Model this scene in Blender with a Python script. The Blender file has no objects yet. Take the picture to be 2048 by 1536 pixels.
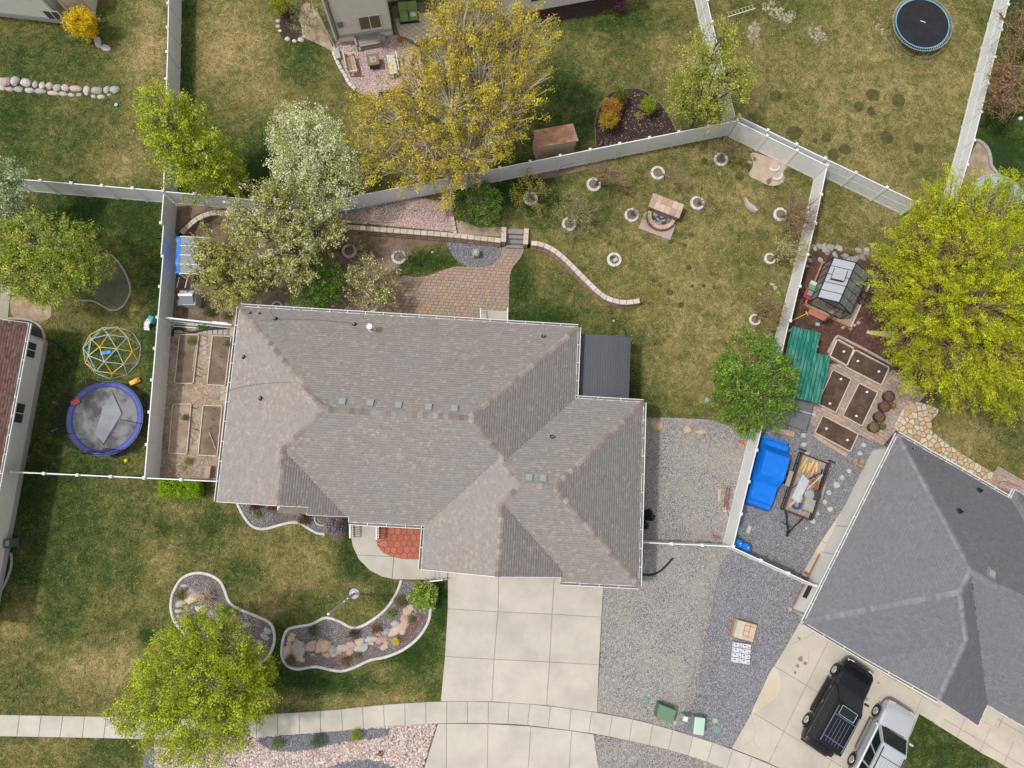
import bpy, math, random
import numpy as np
from mathutils import Vector, Matrix
from mathutils.geometry import delaunay_2d_cdt
random.seed(7); RNG = np.random.default_rng(11)
C = bpy.context.scene.collection
SC = bpy.context.scene
PI = math.pi

# ---------------------------------------------------------------- camera, sky, sun, exposure
HC = 43.0                      # height of the drone in metres
FPX = 1425.17                  # focal length in photo pixels (photo 2048 x 1536)
F_ = Vector((0.03234359, 0.15307445, -0.98768523)).normalized()
R_ = Vector((0.999464252, 0.0, 0.0327293141)).normalized()
U_ = R_.cross(F_).normalized(); R_ = F_.cross(U_).normalized()
cam_d = bpy.data.cameras.new('camera'); cam = bpy.data.objects.new('camera', cam_d); C.objects.link(cam)
m = Matrix(((R_.x, U_.x, -F_.x), (R_.y, U_.y, -F_.y), (R_.z, U_.z, -F_.z))).to_4x4()
m.translation = Vector((0, 0, HC)); cam.matrix_world = m
cam_d.sensor_width = 36; cam_d.lens = 36 * FPX / 2048; cam_d.clip_end = 2000; cam_d.clip_start = 0.5
SC.camera = cam
SUN_EL = math.radians(63)
w = bpy.data.worlds.new('World'); SC.world = w; w.use_nodes = True
nt = w.node_tree; bg = nt.nodes['Background']
sky = nt.nodes.new('ShaderNodeTexSky'); sky.sky_type = 'NISHITA'; sky.sun_disc = False
sky.sun_elevation = SUN_EL; sky.sun_rotation = math.radians(-92); sky.dust_density = 2.0; sky.air_density = 0.9; sky.ozone_density = 0.6
hs = nt.nodes.new('ShaderNodeHueSaturation'); hs.inputs['Saturation'].default_value = 0.18; nt.links.new(sky.outputs[0], hs.inputs['Color']); nt.links.new(hs.outputs[0], bg.inputs[0]); bg.inputs[1].default_value = 0.15
sd = bpy.data.lights.new('sun', 'SUN'); sd.energy = 1.75; sd.angle = math.radians(3.5); sd.color = (1.0, 0.95, 0.88)
sun = bpy.data.objects.new('sun', sd); C.objects.link(sun); sun.location = (-30, 0, 60)
L = Vector((math.cos(SUN_EL), 0.02, -math.sin(SUN_EL)))
sun.rotation_euler = L.to_track_quat('-Z', 'Y').to_euler()
SC.view_settings.view_transform = 'Standard'; SC.view_settings.look = 'None'
SC.view_settings.exposure = 0.40; SC.view_settings.gamma = 1.0

# ---------------------------------------------------------------- helpers: points
def P0(u, v, z=0.0):
    d = F_ * FPX + R_ * (u - 1024) + U_ * (768 - v)
    t = (z - HC) / d.z
    return Vector((d.x * t, d.y * t, z))
ZT = 0.6
WALLPX = [(357, 470), (372, 452), (395, 435), (428, 424), (470, 427), (600, 443), (735, 456), (905, 470), (1009, 480), (1011, 456), (1050, 459), (1052, 486), (1078, 488), (1105, 498), (1130, 518),
          (1160, 548), (1188, 576), (1212, 594), (1240, 604), (1280, 602)]
EXTL = [(-900, 470), (-100, 474), (300, 474)]
EXTR = [(1345, 625), (1500, 660), (2300, 700), (3200, 720)]
WL = [P0(u, v, 0.64) for u, v in EXTL + WALLPX + EXTR]
WPTS = np.array([(p.x, p.y) for p in WL])
WW = np.array([5.0, 5.0, 2.0] + [0.0] * 17 + [0.25, 0.7, 1.2] + [3.0, 5.0, 5.0, 5.0])
def wall_dist(xy):
    xy = np.asarray(xy, float).reshape(-1, 2)
    best = np.full(len(xy), 1e9); sd_ = np.zeros(len(xy)); ww = np.zeros(len(xy))
    for i in range(len(WPTS) - 1):
        a, b = WPTS[i], WPTS[i + 1]; ab = b - a; L2 = ab @ ab
        t = np.clip(((xy - a) @ ab) / L2, 0, 1)
        q = a + t[:, None] * ab; dv = xy - q; dd = np.hypot(dv[:, 0], dv[:, 1])
        cr = ab[0] * dv[:, 1] - ab[1] * dv[:, 0]
        k = dd < best - 1e-9
        best[k] = dd[k]; sd_[k] = np.where(cr[k] >= 0, dd[k], -dd[k]); ww[k] = (WW[i] + t[k] * (WW[i + 1] - WW[i]))
    return sd_, ww
def TT(xy, side=None):
    d, w_ = wall_dist(xy)
    if side is not None: d = np.where(w_ < 0.02, np.asarray(side) * 1.0, d)
    s = np.clip((d + w_ / 2) / np.maximum(w_, 0.01), 0, 1) if True else d
    s = np.where(w_ < 0.02, (d > 0) * 1.0, s)
    return ZT * s * s * (3 - 2 * s)
def T(x, y): return float(TT([[x, y]])[0])
def P(u, v, dz=0.0):
    """photo pixel -> point on the ground (plus dz)"""
    q = P0(u, v, ZT)
    if T(q.x, q.y) > ZT - 0.002: z = ZT
    else:
        z = 0.0
        for _ in range(6):
            q = P0(u, v, z); z = 0.5 * z + 0.5 * T(q.x, q.y)
    q = P0(u, v, z); return Vector((q.x, q.y, z + dz))
def PH(u, v, h):
    """pixel of a point h above the ground -> that point"""
    z = h
    for _ in range(5):
        q = P0(u, v, z); z = h + T(q.x, q.y)
    return P0(u, v, z)
PXM = FPX / HC   # px per metre at the ground, about 33

# ---------------------------------------------------------------- helpers: materials
MATS = {}
def nd(nt, t, **k):
    n = nt.nodes.new(t)
    for a, b in k.items(): setattr(n, a, b)
    return n
def mat(name, col, col2=None, scale=3.0, rough=0.8, metal=0.0, bump=0.0, bscale=40.0, attr=False, spec=0.3, detail=6, trans=0.0, lo=0.35, hi=0.65,
        col3=None, scale3=0.4, stretch=None, alpha=1.0, emis=0, coat=0.0, transm=0.0):
    if name in MATS: return MATS[name]
    M = bpy.data.materials.new(name); M.use_nodes = True; nt = M.node_tree; b = nt.nodes['Principled BSDF']
    b.inputs['Roughness'].default_value = rough; b.inputs['Metallic'].default_value = metal
    b.inputs['Specular IOR Level'].default_value = spec
    if coat: b.inputs['Coat Weight'].default_value = coat; b.inputs['Coat Roughness'].default_value = 0.08
    if transm: b.inputs['Transmission Weight'].default_value = transm
    if alpha < 1: b.inputs['Alpha'].default_value = alpha
    tc = nd(nt, 'ShaderNodeTexCoord'); geo = nd(nt, 'ShaderNodeNewGeometry')
    vec = geo.outputs['Position']
    if stretch:
        mp = nd(nt, 'ShaderNodeMapping'); mp.inputs['Scale'].default_value = stretch[:3]
        if len(stretch) > 3: mp.inputs['Rotation'].default_value = (0, 0, stretch[3])
        nt.links.new(vec, mp.inputs[0]); vec = mp.outputs[0]
    def noise(sc, det=6):
        n = nd(nt, 'ShaderNodeTexNoise'); n.inputs['Scale'].default_value = sc; n.inputs['Detail'].default_value = det
        n.inputs['Roughness'].default_value = 0.6
        nt.links.new(vec, n.inputs['Vector']); return n.outputs['Fac']
    def mixc(f, a, c, blend='MIX'):
        mx = nd(nt, 'ShaderNodeMix', data_type='RGBA', blend_type=blend)
        if isinstance(f, float): mx.inputs[0].default_value = f
        else: nt.links.new(f, mx.inputs[0])
        for i, q in ((6, a), (7, c)):
            if isinstance(q, tuple): mx.inputs[i].default_value = (*q, 1)
            else: nt.links.new(q, mx.inputs[i])
        return mx.outputs[2]
    def rng(f, lo, hi):
        r = nd(nt, 'ShaderNodeMapRange'); r.inputs[1].default_value = lo; r.inputs[2].default_value = hi
        nt.links.new(f, r.inputs[0]); return r.outputs[0]
    c = tuple(col)
    if col2: c = mixc(rng(noise(scale, detail), lo, hi), tuple(col), tuple(col2))
    if col3: c = mixc(rng(noise(scale3, 4), 0.45, 0.7), c, tuple(col3))
    if attr:
        a = nd(nt, 'ShaderNodeAttribute', attribute_name='col')
        c = mixc(1.0, c, a.outputs['Color'], 'MULTIPLY')
    if isinstance(c, tuple): b.inputs['Base Color'].default_value = (*c, 1)
    else: nt.links.new(c, b.inputs['Base Color'])
    if bump:
        bp = nd(nt, 'ShaderNodeBump'); bp.inputs['Strength'].default_value = bump; bp.inputs['Distance'].default_value = 0.02
        nt.links.new(noise(bscale, 4), bp.inputs['Height']); nt.links.new(bp.outputs[0], b.inputs['Normal'])
    if trans:
        out = nt.nodes['Material Output']; tr = nd(nt, 'ShaderNodeBsdfTranslucent'); ms = nd(nt, 'ShaderNodeMixShader')
        ms.inputs[0].default_value = trans
        if isinstance(c, tuple): tr.inputs[0].default_value = (*c, 1)
        else: nt.links.new(c, tr.inputs[0])
        nt.links.new(b.outputs[0], ms.inputs[1]); nt.links.new(tr.outputs[0], ms.inputs[2]); nt.links.new(ms.outputs[0], out.inputs[0])
    if emis:
        b.inputs['Emission Color'].default_value = (*col, 1); b.inputs['Emission Strength'].default_value = emis
    MATS[name] = M; return M

# ---------------------------------------------------------------- helpers: mesh building
class MB:
    def __init__(s): s.v = []; s.f = []; s.c = []; s.hascol = False
    def add(s, vs, fs, col=None):
        o = len(s.v); s.v += [tuple(p) for p in vs]; s.f += [tuple(i + o for i in f) for f in fs]
        if col is not None: s.hascol = True
        s.c += [col or (1, 1, 1)] * len(fs); return s
    def box(s, c, size, rz=0.0, col=None, M=None):
        x, y, z = [q / 2 for q in size]; c = Vector(c)
        vs = [Vector((a * x, b * y, d * z)) for d in (-1, 1) for a, b in ((-1, -1), (1, -1), (1, 1), (-1, 1))]
        if M is not None: vs = [M @ q for q in vs]
        elif rz: R = Matrix.Rotation(rz, 3, 'Z'); vs = [R @ q for q in vs]
        return s.add([q + c for q in vs], [(3, 2, 1, 0), (4, 5, 6, 7), (0, 1, 5, 4), (1, 2, 6, 5), (2, 3, 7, 6), (3, 0, 4, 7)], col)
    def prism(s, poly, z0, z1, col=None, inset=0.0, bottom=False):
        n = len(poly)
        if n < 3: return s
        ar = sum(poly[i][0] * poly[(i + 1) % n][1] - poly[(i + 1) % n][0] * poly[i][1] for i in range(n))
        if ar < 0: poly = poly[::-1]
        zf = (lambda k, p: k(p[0], p[1]) if callable(k) else k)
        vs = [(p[0], p[1], zf(z0, p)) for p in poly]
        if inset:
            cx = sum(p[0] for p in poly) / n; cy = sum(p[1] for p in poly) / n
            top = []
            for p in poly:
                dx, dy = cx - p[0], cy - p[1]; l = math.hypot(dx, dy) or 1; k = min(inset / l, 0.4)
                top.append((p[0] + dx * k, p[1] + dy * k, zf(z1, p)))
        else: top = [(p[0], p[1], zf(z1, p)) for p in poly]
        fs = [tuple(range(n, 2 * n))] + [(i, (i + 1) % n, n + (i + 1) % n, n + i) for i in range(n)]
        if bottom: fs.append(tuple(range(n - 1, -1, -1)))
        return s.add(vs + top, fs, col)
    def bar(s, a, b, w, h=None, col=None, up=Vector((0, 0, 1))):
        a, b = Vector(a), Vector(b); h = h or w; d = (b - a).normalized()
        if abs(d.dot(up)) > 0.98: up = Vector((1, 0, 0))
        x = d.cross(up).normalized() * w / 2; y = x.cross(d).normalized() * h / 2
        vs = [p + q for p in (a, b) for q in (-x - y, x - y, x + y, -x + y)]
        return s.add(vs, [(3, 2, 1, 0), (4, 5, 6, 7), (0, 1, 5, 4), (1, 2, 6, 5), (2, 3, 7, 6), (3, 0, 4, 7)], col)
    def tube(s, pts, r, n=8, col=None, cap=True):
        pts = [Vector(p) for p in pts]; k = len(pts)
        rs = r if isinstance(r, (list, tuple)) else [r] * k
        vs = []; ref = Vector((0, 0, 1))
        for i, p in enumerate(pts):
            d = (pts[min(i + 1, k - 1)] - pts[max(i - 1, 0)])
            d = d.normalized() if d.length > 1e-9 else Vector((0, 0, 1))
            u = ref if abs(d.dot(ref)) < 0.95 else Vector((1, 0, 0))
            x = d.cross(u).normalized(); y = d.cross(x)
            vs += [p + (x * math.cos(2 * PI * j / n) + y * math.sin(2 * PI * j / n)) * rs[i] for j in range(n)]
        fs = [(i * n + j, i * n + (j + 1) % n, (i + 1) * n + (j + 1) % n, (i + 1) * n + j) for i in range(k - 1) for j in range(n)]
        if cap: fs += [tuple(range(n)), tuple(range(k * n - 1, (k - 1) * n - 1, -1))]
        return s.add(vs, fs, col)
    def lathe(s, c, prof, n=24, col=None, a0=0.0, a1=2 * PI, sx=1, sy=1):
        c = Vector(c); full = abs(a1 - a0 - 2 * PI) < 1e-6; m_ = n if full else n + 1; vs = []
        for r, z in prof:
            for j in range(m_):
                a = a0 + (a1 - a0) * j / n; vs.append(c + Vector((r * math.cos(a) * sx, r * math.sin(a) * sy, z)))
        fs = []
        for i in range(len(prof) - 1):
            for j in range(n):
                j2 = (j + 1) % m_; fs.append((i * m_ + j, i * m_ + j2, (i + 1) * m_ + j2, (i + 1) * m_ + j))
        return s.add(vs, fs, col)
    def rock(s, c, sx, sy, sz, rz=0.0, col=None, seed=None, jag=0.18, n=7):
        rr = random.Random(seed if seed is not None else random.random()); c = Vector(c)
        vs = []; lev = [(-0.3, 0.92), (0.25, 1.0), (0.7, 0.78), (1.0, 0.38)]
        for z, k in lev:
            for j in range(n):
                a = 2 * PI * j / n + rz * 0; q = k * (1 + rr.uniform(-jag, jag))
                x, y = math.cos(a) * q * sx, math.sin(a) * q * sy
                vs.append(c + Vector((x * math.cos(rz) - y * math.sin(rz), x * math.sin(rz) + y * math.cos(rz), sz * (z + rr.uniform(-jag, jag) * 0.35))))
        fs = [(i * n + j, i * n + (j + 1) % n, (i + 1) * n + (j + 1) % n, (i + 1) * n + j) for i in range(3) for j in range(n)] + [tuple(range(3 * n, 4 * n))]
        return s.add(vs, fs, col)
    def build(s, name, M, parent=None, smooth=False, loc=None, kind=None, bevel=0):
        off = Vector((0, 0, 0)); p = parent
        while p is not None: off += p.location; p = p.parent
        if parent is None and s.v:
            if loc is None:
                xs = np.array(s.v); loc = Vector((xs[:, 0].mean(), xs[:, 1].mean(), xs[:, 2].min()))
            off = Vector(loc)
        me = bpy.data.meshes.new(name)
        va = np.array(s.v, float).reshape(-1, 3) - np.array(off)
        me.from_pydata([tuple(q) for q in va], [], s.f)
        at = me.attributes.new('col', 'FLOAT_COLOR', 'FACE'); at.data.foreach_set('color', np.array([(*c, 1) for c in s.c], np.float32).ravel())
        if smooth: me.polygons.foreach_set('use_smooth', [True] * len(me.polygons))
        o = bpy.data.objects.new(name, me); C.objects.link(o)
        if parent is not None: o.parent = parent
        else: o.location = off
        me.materials.append(M)
        if kind: o['kind'] = kind
        if bevel:
            b = o.modifiers.new('bevel', 'BEVEL'); b.width = bevel; b.segments = 2; b.limit_method = 'ANGLE'
        return o
def npmesh(name, verts, faces_k, M, parent=None, cols=None, kind=None, loc=None, smooth=False):
    """verts (N,3) float, faces (K, n) int array"""
    off = Vector((0, 0, 0)); p = parent
    while p is not None: off += p.location; p = p.parent
    if parent is None: off = Vector(loc) if loc is not None else Vector(tuple(verts.mean(0)))
    me = bpy.data.meshes.new(name); v = (verts - np.array(off)).astype(np.float32)
    K, n = faces_k.shape
    me.vertices.add(len(v)); me.vertices.foreach_set('co', v.ravel())
    me.loops.add(K * n); me.loops.foreach_set('vertex_index', faces_k.astype(np.int32).ravel())
    me.polygons.add(K); me.polygons.foreach_set('loop_start', np.arange(0, K * n, n, dtype=np.int32))
    me.update(calc_edges=True)
    if cols is not None:
        at = me.attributes.new('col', 'FLOAT_COLOR', 'FACE')
        at.data.foreach_set('color', np.concatenate([cols, np.ones((K, 1))], 1).astype(np.float32).ravel())
    if smooth: me.polygons.foreach_set('use_smooth', [True] * K)
    me.materials.append(M)
    o = bpy.data.objects.new(name, me); C.objects.link(o)
    if parent is not None: o.parent = parent
    else: o.location = off
    if kind: o['kind'] = kind
    return o
def tag(o, label=None, cat=None, group=None, kind=None):
    if label: o['label'] = label
    if cat: o['category'] = cat
    if group: o['group'] = group
    if kind: o['kind'] = kind
    return o
def thing(name, label, cat, loc, group=None):
    o = bpy.data.objects.new(name, None); o.empty_display_size = 0.3; C.objects.link(o); o.location = Vector(loc)
    return tag(o, label, cat, group)
def struct(o): o['kind'] = 'structure'; return o
def meshof(mb, name, M):
    me = bpy.data.meshes.new(name); me.from_pydata(mb.v, [], mb.f); me.materials.append(M)
    if mb.hascol:
        at = me.attributes.new('col', 'FLOAT_COLOR', 'FACE'); at.data.foreach_set('color', np.array([(*c, 1) for c in mb.c], np.float32).ravel())
    return me
def inst(name, me, parent, loc, rz=0.0, scale=None, M=None):
    o = bpy.data.objects.new(name, me); C.objects.link(o); off = Vector((0, 0, 0)); p = parent
    while p is not None: off += p.location; p = p.parent
    o.parent = parent
    if M is not None: M = Matrix.Translation(-off) @ M; o.matrix_local = M
    else:
        o.location = Vector(loc) - off; o.rotation_euler = (0, 0, rz)
        if scale: o.scale = scale
    return o

# ---------------------------------------------------------------- helpers: 2-D polygons
def clip(poly, nx, ny, d):
    """keep the side nx*x+ny*y <= d"""
    out = []; n = len(poly)
    for i in range(n):
        a, b = poly[i], poly[(i + 1) % n]; da = nx * a[0] + ny * a[1] - d; db = nx * b[0] + ny * b[1] - d
        if da <= 0: out.append(a)
        if (da < 0 < db) or (db < 0 < da):
            t = da / (da - db); out.append((a[0] + t * (b[0] - a[0]), a[1] + t * (b[1] - a[1])))
    return out
def area(poly): n = len(poly); return 0.5 * sum(poly[i][0] * poly[(i + 1) % n][1] - poly[(i + 1) % n][0] * poly[i][1] for i in range(n))
def clip_convex(poly, win):
    if area(win) < 0: win = win[::-1]
    for i in range(len(win)):
        a, b = win[i], win[(i + 1) % len(win)]; nx, ny = b[1] - a[1], a[0] - b[0]
        poly = clip(poly, nx, ny, nx * a[0] + ny * a[1])
        if len(poly) < 3: return []
    return poly
def shrink(poly, g):
    """convex-ish inset by g"""
    if area(poly) < 0: poly = poly[::-1]
    out = list(poly)
    for i in range(len(poly)):
        a, b = poly[i], poly[(i + 1) % len(poly)]; l = math.hypot(b[0] - a[0], b[1] - a[1])
        if l < 1e-6: continue
        nx, ny = (b[1] - a[1]) / l, (a[0] - b[0]) / l
        out = clip(out, nx, ny, nx * a[0] + ny * a[1] - g)
        if len(out) < 3: return []
    return out
def inside(p, poly):
    x, y = p[0], p[1]; c = False; n = len(poly); j = n - 1
    for i in range(n):
        xi, yi = poly[i][0], poly[i][1]; xj, yj = poly[j][0], poly[j][1]
        if (yi > y) != (yj > y) and x < (xj - xi) * (y - yi) / (yj - yi) + xi: c = not c
        j = i
    return c
def inside_np(xy, poly):
    x, y = xy[:, 0], xy[:, 1]; c = np.zeros(len(xy), bool); n = len(poly); j = n - 1
    for i in range(n):
        xi, yi, xj, yj = poly[i][0], poly[i][1], poly[j][0], poly[j][1]
        if yi != yj: c ^= ((yi > y) != (yj > y)) & (x < (xj - xi) * (y - yi) / (yj - yi) + xi)
        j = i
    return c
def spline(pts, n=6, closed=False):
    out = []; k = len(pts); rngk = range(k) if closed else range(k - 1)
    g = lambda i: pts[i % k] if closed else pts[min(max(i, 0), k - 1)]
    for i in rngk:
        p0, p1, p2, p3 = g(i - 1), g(i), g(i + 1), g(i + 2)
        for j in range(n):
            t = j / n
            out.append(tuple(0.5 * (2 * p1[q] + (p2[q] - p0[q]) * t + (2 * p0[q] - 5 * p1[q] + 4 * p2[q] - p3[q]) * t * t + (3 * p1[q] - p0[q] - 3 * p2[q] + p3[q]) * t ** 3) for q in range(len(p1))))
    if not closed: out.append(tuple(pts[-1]))
    return out
def voronoi(poly, pts):
    cells = []
    for i, p in enumerate(pts):
        c = list(poly)
        for j, q in enumerate(pts):
            if i == j: continue
            nx, ny = q[0] - p[0], q[1] - p[1]
            if nx * nx + ny * ny > 36: continue
            c = clip(c, nx, ny, nx * (p[0] + q[0]) / 2 + ny * (p[1] + q[1]) / 2)
            if len(c) < 3: break
        cells.append(c)
    return cells
def scatter(poly, n, it=3, rs=random, mind=None):
    xs = [p[0] for p in poly]; ys = [p[1] for p in poly]; out = []; md = mind or 0.75 * math.sqrt(abs(area(poly)) / n); tries = 0
    while len(out) < n and tries < 60 * n:
        tries += 1; q = (rs.uniform(min(xs), max(xs)), rs.uniform(min(ys), max(ys)))
        if inside(q, poly) and all((q[0] - o[0]) ** 2 + (q[1] - o[1]) ** 2 > md * md for o in out): out.append(q)
        if tries % (8 * n) == 0: md *= 0.9
    return out
EXCL = []
def W2(pxs, h=0.0): return [tuple(PH(u, v, h)[:2]) if h else tuple(P(u, v)[:2]) for u, v in pxs]
def sheet(name, poly, M, dz, grid=1.0, kind='structure', side=None):
    """ground cover over a world polygon, following the ground"""
    if abs(area(poly)) < 1e-4: return None
    if area(poly) < 0: poly = poly[::-1]
    EXCL.append(poly)
    xs = [p[0] for p in poly]; ys = [p[1] for p in poly]
    gx, gy = np.meshgrid(np.arange(min(xs), max(xs), grid), np.arange(min(ys), max(ys), grid)); g = np.stack([gx.ravel(), gy.ravel()], 1)
    g = g[inside_np(g, poly)]
    pts = [Vector(p[:2]) for p in poly] + [Vector(q) for q in g]
    n = len(poly)
    vs, es, fs, _, _, _ = delaunay_2d_cdt(pts, [(i, (i + 1) % n) for i in range(n)], [list(range(n))], 2, 1e-4)
    xy = np.array([(v.x, v.y) for v in vs]); z = TT(xy, None if side is None else np.full(len(xy), side)) + dz
    mb = MB(); mb.add([(a[0], a[1], b) for a, b in zip(xy, z)], [tuple(f) for f in fs]); o = mb.build(name, M, kind=kind); return o
# ---------------------------------------------------------------- frames of the two houses
BA = math.radians(-3.139); RA = math.radians(-30.62)
def HF(x, y, a=BA): return (x * math.cos(a) - y * math.sin(a), x * math.sin(a) + y * math.cos(a))
def RF(x, y): return HF(x, y, RA)
def toF(p, a=BA): return (p[0] * math.cos(a) + p[1] * math.sin(a), -p[0] * math.sin(a) + p[1] * math.cos(a))

# ---------------------------------------------------------------- ground: one big lawn sheet
BLOBS = [  # u, v, ru, rv, greenness (0 straw .. 1 deep green); some deep ones paint cast shade
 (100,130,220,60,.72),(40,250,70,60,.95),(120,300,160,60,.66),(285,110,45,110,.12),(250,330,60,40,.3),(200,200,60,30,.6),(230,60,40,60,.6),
 (378,130,16,170,1.05),(470,110,80,110,.18),(420,300,50,80,.75),(560,190,60,50,.3),(610,120,40,50,.8),(640,210,50,50,.45),(530,340,80,70,1.0),  # deepest strip and patch paint the fence's and narrow tree's cast shade
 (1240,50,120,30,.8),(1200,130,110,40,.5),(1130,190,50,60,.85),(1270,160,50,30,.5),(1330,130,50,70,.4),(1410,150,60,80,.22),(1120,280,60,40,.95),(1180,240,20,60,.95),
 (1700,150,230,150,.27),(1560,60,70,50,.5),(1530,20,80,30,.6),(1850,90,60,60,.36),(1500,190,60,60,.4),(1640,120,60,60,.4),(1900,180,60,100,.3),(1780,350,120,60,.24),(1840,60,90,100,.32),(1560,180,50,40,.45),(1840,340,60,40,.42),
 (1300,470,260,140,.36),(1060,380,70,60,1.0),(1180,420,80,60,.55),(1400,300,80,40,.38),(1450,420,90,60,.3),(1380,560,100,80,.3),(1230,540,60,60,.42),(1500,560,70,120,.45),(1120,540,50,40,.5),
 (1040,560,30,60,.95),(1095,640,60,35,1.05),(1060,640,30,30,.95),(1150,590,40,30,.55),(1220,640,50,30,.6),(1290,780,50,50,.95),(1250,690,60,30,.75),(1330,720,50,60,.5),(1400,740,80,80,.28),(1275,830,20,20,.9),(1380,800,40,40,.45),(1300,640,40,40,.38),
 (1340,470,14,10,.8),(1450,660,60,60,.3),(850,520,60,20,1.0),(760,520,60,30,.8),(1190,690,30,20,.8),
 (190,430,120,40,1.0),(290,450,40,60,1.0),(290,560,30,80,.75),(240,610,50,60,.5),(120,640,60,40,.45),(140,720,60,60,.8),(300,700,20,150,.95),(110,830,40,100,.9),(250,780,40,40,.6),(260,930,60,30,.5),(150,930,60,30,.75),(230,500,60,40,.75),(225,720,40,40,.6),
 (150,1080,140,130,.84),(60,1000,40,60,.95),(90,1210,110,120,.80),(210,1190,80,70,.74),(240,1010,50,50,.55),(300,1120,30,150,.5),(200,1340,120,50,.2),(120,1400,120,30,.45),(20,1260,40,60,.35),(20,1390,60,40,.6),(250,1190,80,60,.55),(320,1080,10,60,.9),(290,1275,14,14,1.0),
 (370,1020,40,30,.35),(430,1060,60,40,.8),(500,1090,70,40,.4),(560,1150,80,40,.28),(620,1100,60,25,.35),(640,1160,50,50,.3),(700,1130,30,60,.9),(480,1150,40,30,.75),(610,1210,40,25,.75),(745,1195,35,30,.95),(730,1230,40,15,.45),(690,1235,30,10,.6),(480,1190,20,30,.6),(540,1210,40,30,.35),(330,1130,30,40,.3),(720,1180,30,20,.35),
 (600,1370,80,35,1.05),(700,1375,60,20,.95),(820,1310,40,40,1.05),(880,1215,16,60,1.05),(700,1408,80,14,.25),(800,1380,60,20,.6),(875,1390,30,20,.75),(560,1400,80,14,.35),(560,1300,14,60,1.0),(770,1345,30,12,.4),(800,1395,60,8,.22),  # deepest blobs by the lower left tree and driveway shrub paint their shadows
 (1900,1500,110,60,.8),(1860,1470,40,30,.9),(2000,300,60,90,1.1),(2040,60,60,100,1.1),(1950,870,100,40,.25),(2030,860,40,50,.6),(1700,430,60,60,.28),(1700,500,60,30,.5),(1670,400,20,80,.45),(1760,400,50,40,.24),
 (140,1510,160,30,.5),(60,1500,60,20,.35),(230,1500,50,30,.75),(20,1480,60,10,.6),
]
def green_and_shade(xy):
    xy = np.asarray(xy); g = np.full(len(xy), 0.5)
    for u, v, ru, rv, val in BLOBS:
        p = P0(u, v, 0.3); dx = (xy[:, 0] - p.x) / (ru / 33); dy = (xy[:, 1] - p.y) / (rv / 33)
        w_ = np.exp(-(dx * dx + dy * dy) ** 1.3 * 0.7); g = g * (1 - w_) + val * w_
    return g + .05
def grass_mat():
    M = bpy.data.materials.new('lawn_grass'); M.use_nodes = True; nt = M.node_tree; b = nt.nodes['Principled BSDF']
    b.inputs['Roughness'].default_value = 0.9; b.inputs['Specular IOR Level'].default_value = 0.1
    geo = nd(nt, 'ShaderNodeNewGeometry'); a = nd(nt, 'ShaderNodeAttribute', attribute_name='green')  # attribute holds lawn colour plus the cast shade painted into it
    def noise(sc, det=4, rough=.55, dist=0.0):
        n = nd(nt, 'ShaderNodeTexNoise'); n.inputs['Scale'].default_value = sc; n.inputs['Detail'].default_value = det; n.inputs['Roughness'].default_value = rough; n.inputs['Distortion'].default_value = dist
        nt.links.new(geo.outputs['Position'], n.inputs['Vector']); return n.outputs['Fac']
    def op(o, x, y):
        q = nd(nt, 'ShaderNodeMath', operation=o)
        for i, z in ((0, x), (1, y)):
            if isinstance(z, float): q.inputs[i].default_value = z
            else: nt.links.new(z, q.inputs[i])
        return q.outputs[0]
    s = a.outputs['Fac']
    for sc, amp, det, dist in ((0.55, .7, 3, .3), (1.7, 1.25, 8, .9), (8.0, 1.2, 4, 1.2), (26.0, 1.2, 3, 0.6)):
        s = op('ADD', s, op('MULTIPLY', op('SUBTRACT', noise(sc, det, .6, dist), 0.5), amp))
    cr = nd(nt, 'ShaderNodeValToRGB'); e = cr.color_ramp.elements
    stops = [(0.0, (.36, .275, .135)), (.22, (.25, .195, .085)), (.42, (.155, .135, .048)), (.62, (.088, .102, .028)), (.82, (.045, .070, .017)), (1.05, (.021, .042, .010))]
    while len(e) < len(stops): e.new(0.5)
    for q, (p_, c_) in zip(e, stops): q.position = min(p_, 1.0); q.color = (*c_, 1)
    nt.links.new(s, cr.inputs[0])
    mx = nd(nt, 'ShaderNodeMix', data_type='RGBA', blend_type='MULTIPLY'); mx.inputs[0].default_value = 1.0
    rg = nd(nt, 'ShaderNodeMapRange'); rg.inputs[1].default_value = .3; rg.inputs[2].default_value = .7; rg.inputs[3].default_value = .55; rg.inputs[4].default_value = 1.5
    nt.links.new(noise(55, 2), rg.inputs[0]); cc = nd(nt, 'ShaderNodeCombineColor')
    for i in range(3): nt.links.new(rg.outputs[0], cc.inputs[i])
    nt.links.new(cr.outputs[0], mx.inputs[6]); nt.links.new(cc.outputs[0], mx.inputs[7]); nt.links.new(mx.outputs[2], b.inputs['Base Color'])
    bp = nd(nt, 'ShaderNodeBump'); bp.inputs['Strength'].default_value = 0.7; bp.inputs['Distance'].default_value = 0.03
    nt.links.new(noise(26, 3), bp.inputs['Height']); nt.links.new(bp.outputs[0], b.inputs['Normal'])
    return M
GRASS = grass_mat()
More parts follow.
